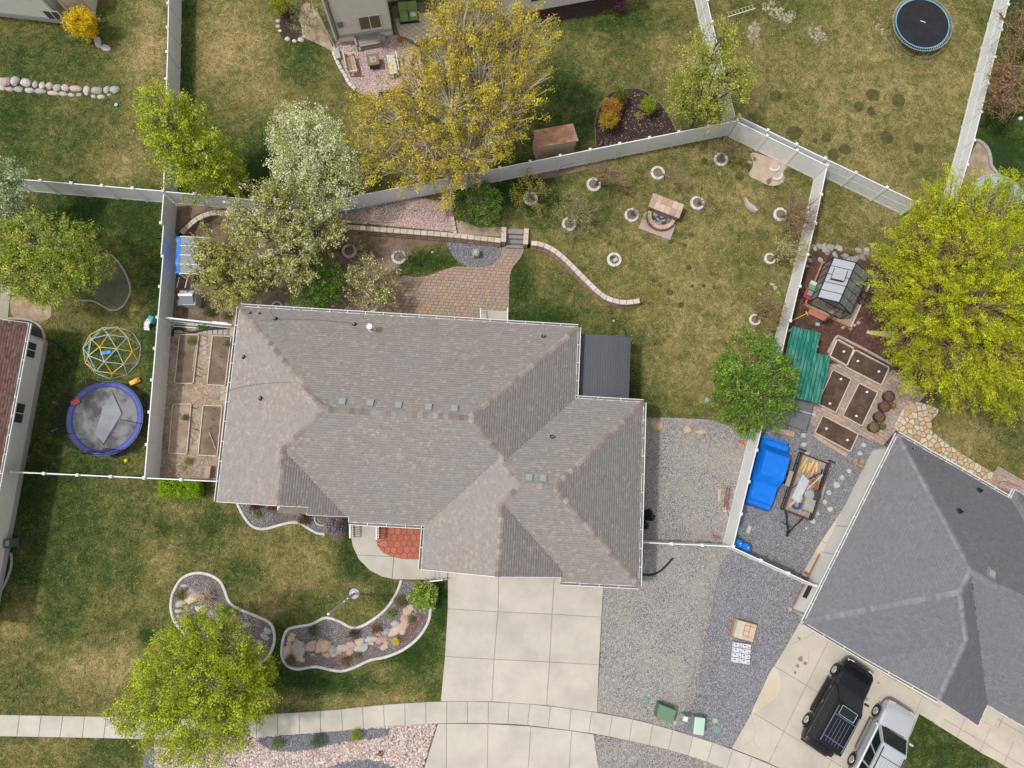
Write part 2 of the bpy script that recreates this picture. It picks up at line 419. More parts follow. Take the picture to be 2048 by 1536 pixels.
def ground():
    x0, x1, y0, y1, g = -36, 40, -22, 38, 0.42
    gx, gy = np.meshgrid(np.arange(x0, x1 + g, g), np.arange(y0, y1 + g, g)); G = np.stack([gx.ravel(), gy.ravel()], 1)
    d, w_ = wall_dist(G); G = G[~((np.abs(d) < 0.12) & (w_ < 0.3))]
    far = [(-160, -140), (160, -140), (160, 140), (-160, 140)] + [(x, y) for x in range(-120, 121, 30) for y in range(-110, 111, 30) if not (x0 - 2 < x < x1 + 2 and y0 - 2 < y < y1 + 2)]
    pts = [Vector(q) for q in far] + [Vector(q) for q in WPTS] + [Vector(q) for q in G]
    k = len(far); es = [(0, 1), (1, 2), (2, 3), (3, 0)] + [(k + i, k + i + 1) for i in range(len(WPTS) - 1)]
    vs, _, fs, _, _, _ = delaunay_2d_cdt(pts, es, [], 0, 1e-4)
    xy = np.array([(v.x, v.y) for v in vs]); cen = np.array([xy[list(f)].mean(0) for f in fs]); side, _w = wall_dist(cen); side = np.sign(side)
    d, w_ = wall_dist(xy); onw = (np.abs(d) < 1e-3) & (w_ < 0.02)
    zlo = TT(xy, np.where(onw, -1, d)); zhi = TT(xy, np.where(onw, 1, d))
    idx = {}; V = []; Fc = []; 
    for f, s in zip(fs, side):
        nf = []
        for i in f:
            key = (i, s if onw[i] else 0)
            if key not in idx: idx[key] = len(V); V.append((xy[i][0], xy[i][1], zhi[i] if (s > 0) else zlo[i]))
            nf.append(idx[key])
        Fc.append(tuple(nf))
    me = bpy.data.meshes.new('ground'); me.from_pydata(V, [], Fc); me.materials.append(GRASS)
    at = me.attributes.new('green', 'FLOAT', 'POINT'); at.data.foreach_set('value', green_and_shade(np.array(V)[:, :2]).astype(np.float32))
    me.polygons.foreach_set('use_smooth', [True] * len(me.polygons))
    o = bpy.data.objects.new('ground', me); C.objects.link(o); struct(o); return o
ground()

# ---------------------------------------------------------------- materials of the ground
CONC = mat('concrete', (.50, .468, .415), (.455, .425, .375), scale=.9, rough=.9, bump=.15, bscale=60, attr=True, col3=(.40, .375, .335), scale3=.55)
JOINT = mat('joint_dirt', (.25, .23, .20), (.33, .30, .26), scale=9)
CURBM = mat('curb_concrete', (.60, .59, .58), (.50, .49, .48), scale=3, rough=.9, bump=.2, attr=True)
STONEC = mat('stone_tinted', (1, 1, 1), (.72, .72, .72), scale=7, rough=.9, bump=.5, bscale=30, attr=True, lo=.3, hi=.75)
SOIL = mat('soil', (.20, .135, .095), (.125, .085, .06), scale=2.5, rough=1, bump=.8, bscale=30, col3=(.29, .215, .16), scale3=.9)
DIRT = mat('pale_dirt', (.36, .27, .20), (.25, .18, .125), scale=2.2, rough=1, bump=.8, bscale=25, col3=(.45, .36, .27), scale3=.8)
DARKMULCH = mat('dark_mulch', (.030, .018, .015), (.065, .042, .034), scale=14, rough=1, bump=1, bscale=30)
BROWNMULCH = mat('brown_mulch', (.085, .042, .032), (.15, .08, .06), scale=6, rough=1, bump=1, bscale=35, col3=(.06, .032, .026), scale3=1.2)
def gravel_mat(name, cols, vs=26, big=0.7, bigamp=.25, tint=None):
    M = bpy.data.materials.new(name); M.use_nodes = True; nt = M.node_tree; b = nt.nodes['Principled BSDF']; b.inputs['Roughness'].default_value = .95; b.inputs['Specular IOR Level'].default_value = .15
    geo = nd(nt, 'ShaderNodeNewGeometry'); vo = nd(nt, 'ShaderNodeTexVoronoi'); vo.inputs['Scale'].default_value = vs
    nt.links.new(geo.outputs['Position'], vo.inputs['Vector'])
    sep = nd(nt, 'ShaderNodeSeparateColor'); nt.links.new(vo.outputs['Color'], sep.inputs[0])
    cr = nd(nt, 'ShaderNodeValToRGB'); cr.color_ramp.interpolation = 'LINEAR'; e = cr.color_ramp.elements
    while len(e) < len(cols): e.new(.5)
    for i, c_ in enumerate(cols): e[i].position = i / (len(cols) - 1); e[i].color = (*c_, 1)
    nt.links.new(sep.outputs[0], cr.inputs[0]); out = cr.outputs[0]
    if tint:
        n = nd(nt, 'ShaderNodeTexNoise'); n.inputs['Scale'].default_value = big; n.inputs['Detail'].default_value = 5; nt.links.new(geo.outputs['Position'], n.inputs['Vector'])
        r = nd(nt, 'ShaderNodeMapRange'); r.inputs[1].default_value = .42; r.inputs[2].default_value = .68; r.inputs[4].default_value = bigamp * 2; nt.links.new(n.outputs['Fac'], r.inputs[0])
        mx = nd(nt, 'ShaderNodeMix', data_type='RGBA'); nt.links.new(r.outputs[0], mx.inputs[0]); nt.links.new(out, mx.inputs[6]); mx.inputs[7].default_value = (*tint, 1); out = mx.outputs[2]
    nt.links.new(out, b.inputs['Base Color'])
    bp = nd(nt, 'ShaderNodeBump'); bp.inputs['Strength'].default_value = .9; bp.inputs['Distance'].default_value = .02; bp.invert = True
    nt.links.new(vo.outputs['Distance'], bp.inputs['Height']); nt.links.new(bp.outputs[0], b.inputs['Normal']); return M
GRAV = gravel_mat('mixed_gravel', [(.07, .07, .075), (.19, .185, .185), (.27, .258, .248), (.34, .325, .305), (.47, .455, .425)], tint=(.36, .325, .285))
BGRAV = gravel_mat('blue_grey_gravel', [(.06, .06, .07), (.135, .135, .152), (.19, .19, .208), (.25, .25, .27), (.42, .42, .44)], vs=30, tint=(.27, .25, .24), bigamp=.12)
DGRAV = gravel_mat('dark_grey_gravel', [(.045, .045, .06), (.10, .10, .125), (.15, .15, .18), (.21, .21, .24), (.36, .35, .36)], vs=32)
PGRAV = gravel_mat('pink_gravel', [(.16, .10, .10), (.33, .22, .21), (.44, .31, .29), (.52, .40, .37), (.66, .56, .52)], vs=22)
BEDG = gravel_mat('bed_gravel', [(.04, .038, .045), (.10, .095, .105), (.155, .145, .15), (.24, .22, .215), (.40, .36, .33)], vs=26, tint=(.15, .105, .085), bigamp=.5)
ROCKM = mat('rock_tinted', (1, 1, 1), (.7, .7, .7), scale=12, rough=.95, bump=.4, bscale=40, attr=True)

def chips(name, poly, n, s0, s1, pal, dz=0.0, flat=.5, sides=4, kind='stuff', avoid=None, clump=None):
    """n loose stones or chips lying on a world polygon, one mesh"""
    xs = np.array(poly); lo, hi = xs.min(0), xs.max(0); out = []
    tot = 0
    while tot < n:
        q = lo + RNG.random((n * 2, 2)) * (hi - lo); q = q[inside_np(q, poly)]
        if avoid:
            for a in avoid: q = q[~inside_np(q, a)]
        out.append(q); tot += len(q)
        if len(q) == 0: break
    q = np.concatenate(out)[:n]; n = len(q)
    if n == 0: return
    z = TT(q) + dz; s = s0 + (s1 - s0) * RNG.random(n) ** 1.7; k = sides
    a = RNG.random(n)[:, None] * 6.28 + np.arange(k)[None] * 2 * PI / k
    el = 0.55 + .45 * RNG.random(n); ph = RNG.random(n) * 6.28
    def ring(rad, zz, jit):
        r = s[:, None] * rad * (1 + jit * (RNG.random((n, k)) - .5)); x = r * np.cos(a); y = r * np.sin(a) * el[:, None]
        X = x * np.cos(ph)[:, None] - y * np.sin(ph)[:, None]; Y = x * np.sin(ph)[:, None] + y * np.cos(ph)[:, None]
        return np.stack([q[:, 0:1] + X, q[:, 1:2] + Y, np.broadcast_to((z + s * flat * zz)[:, None], (n, k)) + s[:, None] * flat * .35 * (RNG.random((n, k)) - .5) * (zz > .3)], 2)
    r0 = ring(1, -.25, .3); r1 = ring(.62, .9, .35)
    V = np.concatenate([r0, r1], 1).reshape(-1, 3); base = np.arange(n)[:, None] * 2 * k
    fs = [np.concatenate([base + j, base + (j + 1) % k, base + k + (j + 1) % k, base + k + j], 1) for j in range(k)]
    nq = len(fs)
    if k == 4: fs.append(np.concatenate([base + k + j for j in range(4)], 1))
    else:
        fs.append(np.concatenate([base + k + j for j in (0, 1, 2, 3)], 1)); fs.append(np.concatenate([base + k + j for j in (3, 4, 5, 0)], 1))
    F4 = np.stack(fs, 1).reshape(-1, 4); pal = np.array(pal); ci = pal[RNG.integers(0, len(pal), n)] * (0.8 + .4 * RNG.random((n, 1)))
    cols = np.repeat(ci, len(fs), 0)
    return npmesh(name, V, F4, ROCKM, None, cols, kind)

# ---------------------------------------------------------------- gravel yards, beds, soil
side_px = [(1255, 836), (1330, 835), (1420, 839), (1470, 856), (1516, 868), (1497, 963), (1464, 1094), (1400, 1094), (1255, 1090)]
SIDE = W2(side_px)
GP = W2([(1255, 836), (1330, 835), (1420, 839), (1470, 856), (1512, 868), (1466, 1094), (1440, 1130), (1424, 1210), (1400, 1330), (1388, 1400), (1360, 1462), (1278, 1440), (1194, 1423), (1200, 1320), (1208, 1150), (1255, 1150)])
sheet('gravel_yard', GP, GRAV, .02)
BP = W2([(1466, 1094), (1440, 1130), (1424, 1210), (1400, 1330), (1388, 1400), (1358, 1462), (1444, 1491), (1463, 1496), (1502, 1427), (1545, 1336), (1603, 1238), (1630, 1170)])
sheet('gravel_yard', BP, BGRAV, .024)
RP = W2([(1516, 868), (1548, 790), (1600, 790), (1640, 850), (1700, 868), (1765, 888), (1802, 880), (1632, 1170), (1466, 1094)])
sheet('gravel_yard', RP, BGRAV, .024)
V1P = W2([(1187, 1468), (1272, 1484), (1354, 1504), (1440, 1532), (1500, 1560), (1200, 1560)])
sheet('gravel_verge', V1P, GRAV, .02)
mixpal = [(.38, .365, .34), (.21, .21, .22), (.30, .285, .275), (.47, .45, .41), (.13, .13, .14), (.36, .29, .24)]
bluepal = [(.19, .19, .22), (.13, .13, .16), (.28, .28, .31), (.42, .42, .44), (.22, .22, .25)]
chips('loose_gravel', GP, 18000, .015, .034, mixpal, .022)
chips('loose_gravel', BP, 9000, .016, .038, bluepal, .026)
chips('loose_gravel', RP, 9000, .016, .038, bluepal, .026)
chips('loose_gravel', W2([(1440, 1110), (1470, 1110), (1440, 1250), (1415, 1400), (1385, 1440), (1360, 1430), (1385, 1330), (1410, 1200)]), 2600, .018, .04, mixpal + bluepal, .028)
chips('loose_gravel', V1P, 4000, .018, .045, mixpal, .022)
# pink cobble strip along the road with grey gravel pockets
PKP = W2([(287, 1560), (290, 1497), (330, 1484), (520, 1473), (640, 1462), (767, 1453), (876, 1446), (862, 1480), (838, 1560)])
sheet('cobble_strip', PKP, mat('cobble_bed', (.14, .11, .10), (.08, .07, .065), scale=20), .01)
GK1 = W2(spline([(520, 1476), (535, 1495), (560, 1502), (610, 1501), (660, 1490), (715, 1480), (765, 1475), (780, 1462), (767, 1455), (640, 1464)], 4, True))
GK2 = W2(spline([(655, 1536), (690, 1524), (730, 1519), (765, 1524), (800, 1545), (720, 1575), (640, 1570)], 4, True))
GK3 = W2(spline([(290, 1500), (302, 1492), (312, 1510), (300, 1560), (286, 1560)], 4, True))
for g in (GK1, GK2, GK3): sheet('grey_gravel', g, DGRAV, .03); chips('loose_gravel', g, 1500, .015, .035, bluepal, .03)
chips('pink_cobbles', PKP, 11500, .045, .095, [(.62, .48, .43), (.70, .60, .55), (.50, .34, .31), (.55, .50, .47), (.74, .68, .62), (.58, .42, .36), (.42, .33, .31)], .01, .6, 6, avoid=[GK1, GK2, GK3])
# soil of the back left corner, vegetable plot
sheet('soil', W2([(336, 478), (357, 474), (372, 460), (396, 443), (430, 432), (470, 433), (600, 451), (735, 464), (905, 478), (896, 486), (860, 490), (830, 494), (800, 530), (800, 560), (790, 600), (780, 640), (480, 640), (465, 655), (470, 668), (310, 668)]), SOIL, .012)
sheet('vegetable_plot', W2([(334, 655), (475, 655), (437, 963), (316, 957)]), DIRT, .02)
VG = W2([(334, 668), (472, 668), (434, 955), (318, 950)]); chips('straw_bits', VG, 5000, .02, .06, [(.46, .38, .29), (.34, .26, .20), (.24, .17, .13), (.55, .48, .38)], .022, .25)
chips('straw_bits', W2([(340, 560), (400, 560), (520, 590), (470, 640), (340, 630)]), 1500, .02, .05, [(.30, .21, .16), (.14, .10, .07), (.40, .31, .24)], .014, .3)
sheet('upper_soil', W2([(350, 402), (440, 412), (610, 432), (640, 444), (600, 438), (470, 420), (428, 418), (392, 429), (366, 450), (353, 464)]), SOIL, .012, side=1)
PKG = W2([(660, 434), (735, 414), (832, 396), (900, 404), (906, 430), (908, 464), (820, 456), (735, 448), (680, 446)])
sheet('pink_gravel', PKG, PGRAV, .02, side=1); chips('loose_gravel', PKG, 3500, .02, .05, [(.60, .47, .43), (.45, .31, .29), (.66, .58, .53), (.36, .25, .24)], .022)
DK = W2(spline([(897, 484), (950, 487), (1007, 494), (1000, 512), (985, 527), (960, 535), (935, 533), (912, 519), (899, 500)], 4, True))
sheet('grey_gravel', DK, DGRAV, .02, side=-1); chips('loose_gravel', DK, 2200, .015, .035, bluepal + [(.5, .45, .36)], .022)
sheet('bare_soil', W2(spline([(912, 440), (960, 455), (1003, 455), (1004, 472), (950, 470), (912, 467)], 3, True)), DIRT, .015, side=1)
sheet('bare_soil', W2(spline([(1065, 352), (1100, 340), (1150, 332), (1200, 318), (1210, 328), (1150, 345), (1090, 358)], 3, True)), SOIL, .014)
sheet('bare_dirt', W2(spline([(1503, 306), (1530, 312), (1572, 328), (1566, 345), (1570, 362), (1545, 372), (1518, 362), (1498, 350), (1506, 330)], 4, True)), mat('sand', (.48, .38, .30), (.38, .29, .22), scale=2, rough=1, bump=.6), .014)
sheet('mulch_bed', W2(spline([(1193, 300), (1190, 250), (1200, 212), (1222, 185), (1262, 177), (1290, 182), (1318, 205), (1340, 235), (1352, 262)], 4) + [(1352, 264), (1240, 288), (1193, 303)]), DARKMULCH, .012)
chips('mulch_chips', W2([(1193, 300), (1195, 240), (1262, 180), (1300, 190), (1345, 245), (1350, 262)]), 1800, .02, .06, [(.05, .03, .025), (.09, .06, .05), (.35, .28, .25), (.03, .02, .018)], .014)
sheet('mulch_bed', W2([(1060, 22), (1210, -8), (1235, -20), (1240, 10), (1180, 32), (1100, 44), (1062, 44)]), DARKMULCH, .012)
sheet('mulch_bed', W2([(1650, 668), (1700, 650), (1790, 700), (1870, 790), (1800, 880), (1700, 890), (1600, 860), (1590, 780)]), BROWNMULCH, .014)
MUL = W2(spline([(1612, 515), (1660, 500), (1735, 520), (1775, 560), (1800, 640), (1850, 760), (1800, 760), (1740, 715), (1665, 668), (1640, 720), (1570, 800), (1555, 770), (1590, 620)], 3, True))
sheet('mulch_bed', MUL, BROWNMULCH, .03); chips('mulch_chips', MUL, 5000, .02, .055, [(.13, .07, .055), (.08, .04, .03), (.2, .12, .09), (.05, .03, .025)], .032)
HB = W2(spline([(475, 1007), (486, 1029), (504, 1052), (528, 1058), (556, 1051), (582, 1045), (600, 1046), (616, 1056), (634, 1066), (650, 1068), (690, 1072)], 4) + [(698, 1030), (690, 1000), (475, 985)])
sheet('gravel_bed', HB, BEDG, .014); chips('loose_gravel', HB, 2500, .015, .04, bluepal + [(.4, .34, .28)], .016)
LBpx = spline([(346, 1188), (342, 1215), (348, 1240), (364, 1262), (390, 1290), (430, 1320), (480, 1330), (530, 1320), (547, 1292), (549, 1268), (541, 1246), (518, 1234), (479, 1218), (459, 1204), (450, 1180), (440, 1161), (418, 1148), (391, 1144), (365, 1154)], 4, True)
LB = W2(LBpx); sheet('gravel_bed', LB, BEDG, .014); chips('loose_gravel', LB, 3500, .015, .04, bluepal + [(.4, .34, .28), (.2, .14, .11)], .016)
RBpx = spline([(803, 1160), (797, 1178), (786, 1199), (768, 1222), (734, 1247), (706, 1256), (680, 1243), (651, 1235), (625, 1248), (596, 1253), (575, 1259), (566, 1282), (564, 1310), (573, 1329), (594, 1338), (630, 1333), (656, 1338), (682, 1342), (708, 1335), (740, 1320), (771, 1314), (807, 1299), (838, 1274), (857, 1243), (861, 1219), (863, 1190), (864, 1168)], 4)
RB = W2(RBpx); sheet('gravel_bed', RB, BEDG, .014); chips('loose_gravel', RB, 6000, .015, .042, bluepal + [(.4, .34, .28), (.2, .14, .11)], .016)
sheet('red_mulch', W2(spline([(800, 1290), (830, 1262), (848, 1235), (836, 1225), (815, 1245), (790, 1275)], 3, True)), mat('red_mulch', (.17, .085, .07), (.11, .055, .045), scale=8, bump=.8), .019)
# neighbour's patio of pink gravel, planting beds
NPAT = W2(spline([(672, 86), (700, 80), (790, 70), (830, 90), (845, 140), (830, 190), (790, 205), (740, 195), (705, 175), (690, 140)], 4, True))
sheet('pink_gravel', NPAT, PGRAV, .02); chips('loose_gravel', NPAT, 4500, .02, .045, [(.60, .47, .45), (.45, .31, .31), (.66, .58, .55), (.36, .25, .25)], .022)
sheet('mulch_bed', W2(spline([(758, 185), (790, 178), (835, 170), (850, 190), (800, 205), (765, 200)], 3, True)), DARKMULCH, .035)
sheet('mulch_bed', W2(spline([(562, 30), (585, 26), (602, 50), (600, 75), (575, 82), (560, 68)], 3, True)), DARKMULCH, .012)
sheet('bare_soil', W2(spline([(600, 20), (625, 10), (668, 100), (660, 100), (630, 85), (605, 70)], 3, True)), DIRT, .012)
sheet('bare_soil', W2(spline([(25, 585), (60, 600), (100, 612), (95, 640), (40, 640), (22, 625)], 3, True)), DIRT, .012)
NB = W2(spline([(190, 515), (214, 508), (240, 530), (257, 562), (261, 590), (248, 612), (225, 620), (205, 612), (190, 600), (180, 560)], 4, True))
sheet('mulch_bed', NB, mat('grey_soil', (.10, .095, .06), (.15, .135, .085), scale=3, bump=.8, col3=(.07, .085, .03), scale3=.9), .012)
sheet('mulch_bed', W2(spline([(15, 636), (40, 637), (68, 641), (83, 655), (88, 678), (60, 690), (20, 690)], 3)), mat('black_mulch', (.02, .02, .024), (.04, .04, .045), scale=12), .016)
sheet('mulch_bed', W2([(-40, 1105), (14, 1100), (22, 1130), (14, 1160), (2, 1178), (-40, 1190)]), mat('black_mulch', (.02, .02, .024)), .016)
sheet('bare_soil', W2(spline([(1957, 280), (1975, 300), (1982, 330), (2000, 360), (1930, 375), (1935, 330)], 3, True)), DIRT, .014)
# darker grass tufts that dot the lawns
DGR = mat('dark_grass', (.062, .068, .022), (.11, .095, .035), scale=9, rough=1, bump=1, bscale=28, col3=(.04, .05, .015), scale3=3)
for u, v, r in [(1552, 193, 15), (1746, 190, 16), (1718, 214, 12), (1742, 223, 10), (1796, 202, 16), (1588, 265, 17), (1652, 276, 12), (1689, 299, 13), (1666, 309, 13), (1773, 275, 15), (1837, 297, 12), (1629, 281, 6),
                (1219, 487, 5), (1307, 560, 5), (1384, 572, 4), (1408, 572, 4), (1428, 575, 4), (1339, 585, 7), (1320, 570, 5), (1362, 610, 6), (1378, 535, 6), (1369, 491, 5), (1382, 470, 6), (1342, 483, 6), (1424, 547, 5), (1255, 388, 4), (1409, 323, 8), (1480, 352, 10), (1430, 282, 5), (1220, 426, 4)]:
    c = P(u, v); n = 14; sheet('grass_patch', [(c.x + r / 33 * math.cos(2 * PI * i / n) * random.uniform(.8, 1.15), c.y + r / 33 * math.sin(2 * PI * i / n) * random.uniform(.8, 1.15)) for i in range(n)], DGR, .016, kind='stuff')
for u, v, n_ in ((1540, 12, 70), (1556, 26, 70), (1572, 36, 90), (1510, 58, 120), (1508, 74, 50), (1632, 62, 60), (1640, 74, 50), (1580, 30, 40), (1760, 58, 20)):
    c = P(u, v); chips('bare_debris', [(c.x + .5 * math.cos(a) * random.uniform(.5, 1.3), c.y + .5 * math.sin(a) * random.uniform(.5, 1.3)) for a in [k * .7 for k in range(9)]], n_, .03, .13, [(.36, .30, .22), (.30, .25, .17), (.42, .36, .28)], .002, .18, 6)

# ---------------------------------------------------------------- concrete: driveways, sidewalk, paths (each slab its own piece)
def slabs(name, poly, ang, org, dx, dy, M=CONC, gap=.012, h=.06, tint=None, kind='structure', piece='slab', bed=JOINT, rows=None, jitter=0.03, dz=0.0, label=None, cat=None, maxn=300):
    EXCL.append(poly); c, s = math.cos(ang), math.sin(ang); loc = [((x - org[0]) * c + (y - org[1]) * s, -(x - org[0]) * s + (y - org[1]) * c) for x, y in poly]
    cx = sum(p[0] for p in poly) / len(poly); cy = sum(p[1] for p in poly) / len(poly); zb = T(cx, cy)
    mb = MB(); mb.prism(poly, zb - .05, zb + dz + h * .5); root = mb.build(name, bed, kind=kind, loc=(cx, cy, zb))
    if label: tag(root, label, cat)
    xs = [p[0] for p in loc]; ys = [p[1] for p in loc]; k = 0
    i0 = math.floor(min(xs) / dx); i1 = math.ceil(max(xs) / dx); j0 = math.floor(min(ys) / dy); j1 = math.ceil(max(ys) / dy)
    rest = MB()
    for j in range(j0, j1):
        sh = (rows(j) * dx) if rows else 0
        for i in range(i0 - 1, i1 + 1):
            win = [(i * dx + sh, j * dy), ((i + 1) * dx + sh, j * dy), ((i + 1) * dx + sh, (j + 1) * dy), (i * dx + sh, (j + 1) * dy)]
            pc = clip_convex(loc, win)
            if len(pc) < 3 or abs(area(pc)) < .15 * dx * dy * .3: continue
            x0, x1 = win[0][0] + gap, win[1][0] - gap; pc = clip_convex(pc, [(x0, j * dy + gap), (x1, j * dy + gap), (x1, (j + 1) * dy - gap), (x0, (j + 1) * dy - gap)])
            if len(pc) < 3: continue
            wpc = [(org[0] + x * c - y * s, org[1] + x * s + y * c) for x, y in pc]
            t = random.uniform(1 - jitter, 1 + jitter); col = (t, t, t) if tint is None else tint(i, j)
            q = MB() if k < maxn else rest
            q.prism(wpc, zb + dz, zb + dz + h + (random.uniform(0, .004) if piece != 'slab' else 0), col=col, inset=.006)
            if k < maxn: q.build(piece, M, root)
            k += 1
    if rest.v: rest.build(piece, M, root, kind='stuff')
    return root
def quad_slabs(name, grid, M=CONC, h=.06, gap=.012):
    """grid[row][col] of pixels"""
    allp = [P(*q) for r in grid for q in r]; c = sum((p for p in allp), Vector()) / len(allp)
    out = [tuple(P(*q)[:2]) for q in grid[0]] + [tuple(P(*r[-1])[:2]) for r in grid[1:]] + [tuple(P(*q)[:2]) for q in grid[-1][::-1][1:]] + [tuple(P(*r[0])[:2]) for r in grid[::-1][1:-1]]
    EXCL.append(out); root = MB().prism(out, c.z - .05, c.z + h * .5).build(name, JOINT, kind='structure', loc=c)
    for r in range(len(grid) - 1):
        for k in range(len(grid[0]) - 1):
            q = [tuple(P(*grid[a][b])[:2]) for a, b in ((r, k), (r, k + 1), (r + 1, k + 1), (r + 1, k))]; q = shrink(q, gap)
            t = random.uniform(.96, 1.04); MB().prism(q, c.z, c.z + h, col=(t, t * random.uniform(.985, 1.0), t * random.uniform(.96, 1.0)), inset=.006).build('slab', M, root)
    return root
quad_slabs('driveway', [[(896, 1130), (998, 1135), (1109, 1140), (1208, 1145)], [(895.5, 1217), (996, 1223), (1104, 1228), (1203, 1234)], [(890, 1312.5), (988, 1318), (1099, 1323.5), (1198, 1329)], [(881.5, 1402), (984, 1402.5), (1093, 1410), (1194, 1424)]])
quad_slabs('driveway', [[(876, 1447), (893, 1446.5), (976, 1447), (1062, 1452), (1143, 1461), (1187, 1468)], [(838, 1570), (893, 1570), (974, 1570), (1054, 1570), (1136, 1570), (1202, 1570)]])
up = [(-90, 1427), (0, 1429), (216, 1433), (400, 1437), (553, 1427), (660, 1420), (767, 1409), (894, 1402), (1022, 1405), (1108, 1412.5), (1193, 1424.5), (1279, 1441), (1362, 1464), (1445, 1491), (1530, 1524), (1620, 1565)]
lo = [(-90, 1470), (0, 1472), (216, 1476), (400, 1481), (552, 1471), (660, 1463), (767, 1453), (893, 1446), (1021, 1447.5), (1105, 1456), (1187.5, 1467), (1272, 1484), (1354, 1504), (1435, 1531), (1515, 1564), (1600, 1605)]
upw = [P(*q) for q in spline(up, 8)]; low = [P(*q) for q in spline(lo, 8)]
def resample(pts, n):
    d = [0]
    for a, b in zip(pts, pts[1:]): d.append(d[-1] + (Vector(b[:2]) - Vector(a[:2])).length)
    out = []; k = 0
    for i in range(n + 1):
        t = d[-1] * i / n
        while k < len(d) - 2 and d[k + 1] < t: k += 1
        f = (t - d[k]) / max(d[k + 1] - d[k], 1e-9); out.append(tuple(pts[k][q] + (pts[k + 1][q] - pts[k][q]) * f for q in range(2)))
    return out
nS = 41; A_ = resample(upw, nS); dense = resample(low, 900)
B_ = [min(dense, key=lambda q: (q[0] - a[0]) ** 2 + (q[1] - a[1]) ** 2) for a in A_]
EXCL.append(A_ + B_[::-1]); sw = MB().prism(A_ + B_[::-1], -.05, .032).build('sidewalk', JOINT, kind='structure', loc=(A_[20][0], A_[20][1], 0))
for i in range(nS):
    q = shrink([A_[i], A_[i + 1], B_[i + 1], B_[i]], .012); t = random.uniform(.95, 1.05)
    MB().prism(q, 0, .064, col=(t, t, t * random.uniform(.96, 1)), inset=.006).build('slab', CONC, sw)
# neighbour's driveway on the right
ND = W2([(1603, 1238), (1566, 1302), (1545, 1336), (1502, 1427), (1463, 1496), (1530, 1522), (1640, 1575), (1785, 1600), (1808, 1500), (1837, 1427), (1880, 1450), (1905, 1400), (1760, 1280), (1640, 1200)])
nd_ = slabs('neighbour_driveway', ND, RA, RF(18.4, 2.9), 3.1, 2.9, gap=.01, tint=lambda i, j: (.99, .965, .915) if (i + j) % 2 else (.95, .935, .89))
slabs('porch', W2([(1968, 1450), (1962, 1395), (2070, 1440), (2070, 1506)]), RA, RF(29.1, 4), 1.6, 1.6, tint=lambda i, j: (.98, .94, .88))
slabs('neighbour_path', W2([(1837, 1427), (1880, 1400), (1965, 1440), (2060, 1490), (2060, 1562), (1990, 1520), (1968, 1509)]), RA, RF(18.4, 2.4), 1.5, 9, gap=.01, tint=lambda i, j: (1.05, .98, .93), dz=.003)
pp = W2(spline([(1546, 1334), (1558, 1352), (1560, 1375), (1550, 1395), (1530, 1410), (1503, 1426), (1520, 1385)], 5, True))
MB().prism(pp, .05, .068, col=(1.15, 1.02, .88)).build('concrete_patch', CONC, kind='structure')
for pts in ([(1502, 1427), (1506, 1445), (1511, 1462), (1506, 1478), (1513, 1494)], [(1506, 1478), (1498, 1484), (1490, 1490)], [(1580, 1290), (1612, 1275), (1632, 1262)], [(1616, 1330), (1618, 1300)]):
    MB().tube([PH(u, v, .062) for u, v in pts], .008, 4).build('crack', JOINT, kind='structure')
sp = mat('oil_stain', (.26, .225, .185), (.20, .17, .14), scale=6)
for u, v, r in ((1601, 1318, 5), (1610, 1326, 4), (1595, 1332, 3.5), (1590, 1345, 3), (1598, 1277, 3), (1757, 1366, 2.5)):
    c = PH(u, v, .066); MB().prism([(c.x + r / 33 * math.cos(a * .7) * random.uniform(.6, 1.3), c.y + r / 33 * math.sin(a * .7) * random.uniform(.6, 1.3)) for a in range(9)], .0655, .0665 + .001).build('oil_stain', sp, kind='structure')
# left side walkway of the house, left neighbour's slab
slabs('side_path', W2([(462, 655), (478, 655), (470, 720), (450, 930), (447, 968), (434, 968), (441, 880), (455, 740)]), math.radians(-8), tuple(P(462, 655)[:2]), 5, .95, tint=lambda i, j: (.98, .90, .80), h=.05)
slabs('curved_path', W2(spline([(484, 600), (478, 620), (466, 640), (463, 657), (476, 657), (500, 640), (520, 612), (500, 596)], 4, True)), 0, tuple(P(480, 640)[:2]), 5, 5, tint=lambda i, j: (.80, .66, .54), h=.03)
slabs('back_slab', W2([(486, 598), (505, 585), (560, 580), (610, 600), (640, 640), (620, 650), (500, 650), (495, 618)]), 0, tuple(P(480, 640)[:2]), 2.2, 2.2, tint=lambda i, j: (.55, .47, .40), h=.04)
slabs('neighbour_slab', W2([(-40, 568), (24, 568), (20, 600), (16, 641), (-40, 641)]), 0, tuple(P(0, 600)[:2]), 1.2, 1.2, tint=lambda i, j: (.72, .68, .62), h=.04)
# strip of concrete beside the right house
slabs('neighbour_side_strip', W2([(1684, 1020), (1699, 1030), (1660, 1100), (1630, 1170), (1600, 1155), (1640, 1085)]), RA, RF(17.5, 3), 3, 2.4, tint=lambda i, j: (1.08, 1.0, .9) if j % 3 else (.72, .58, .45), h=.045)

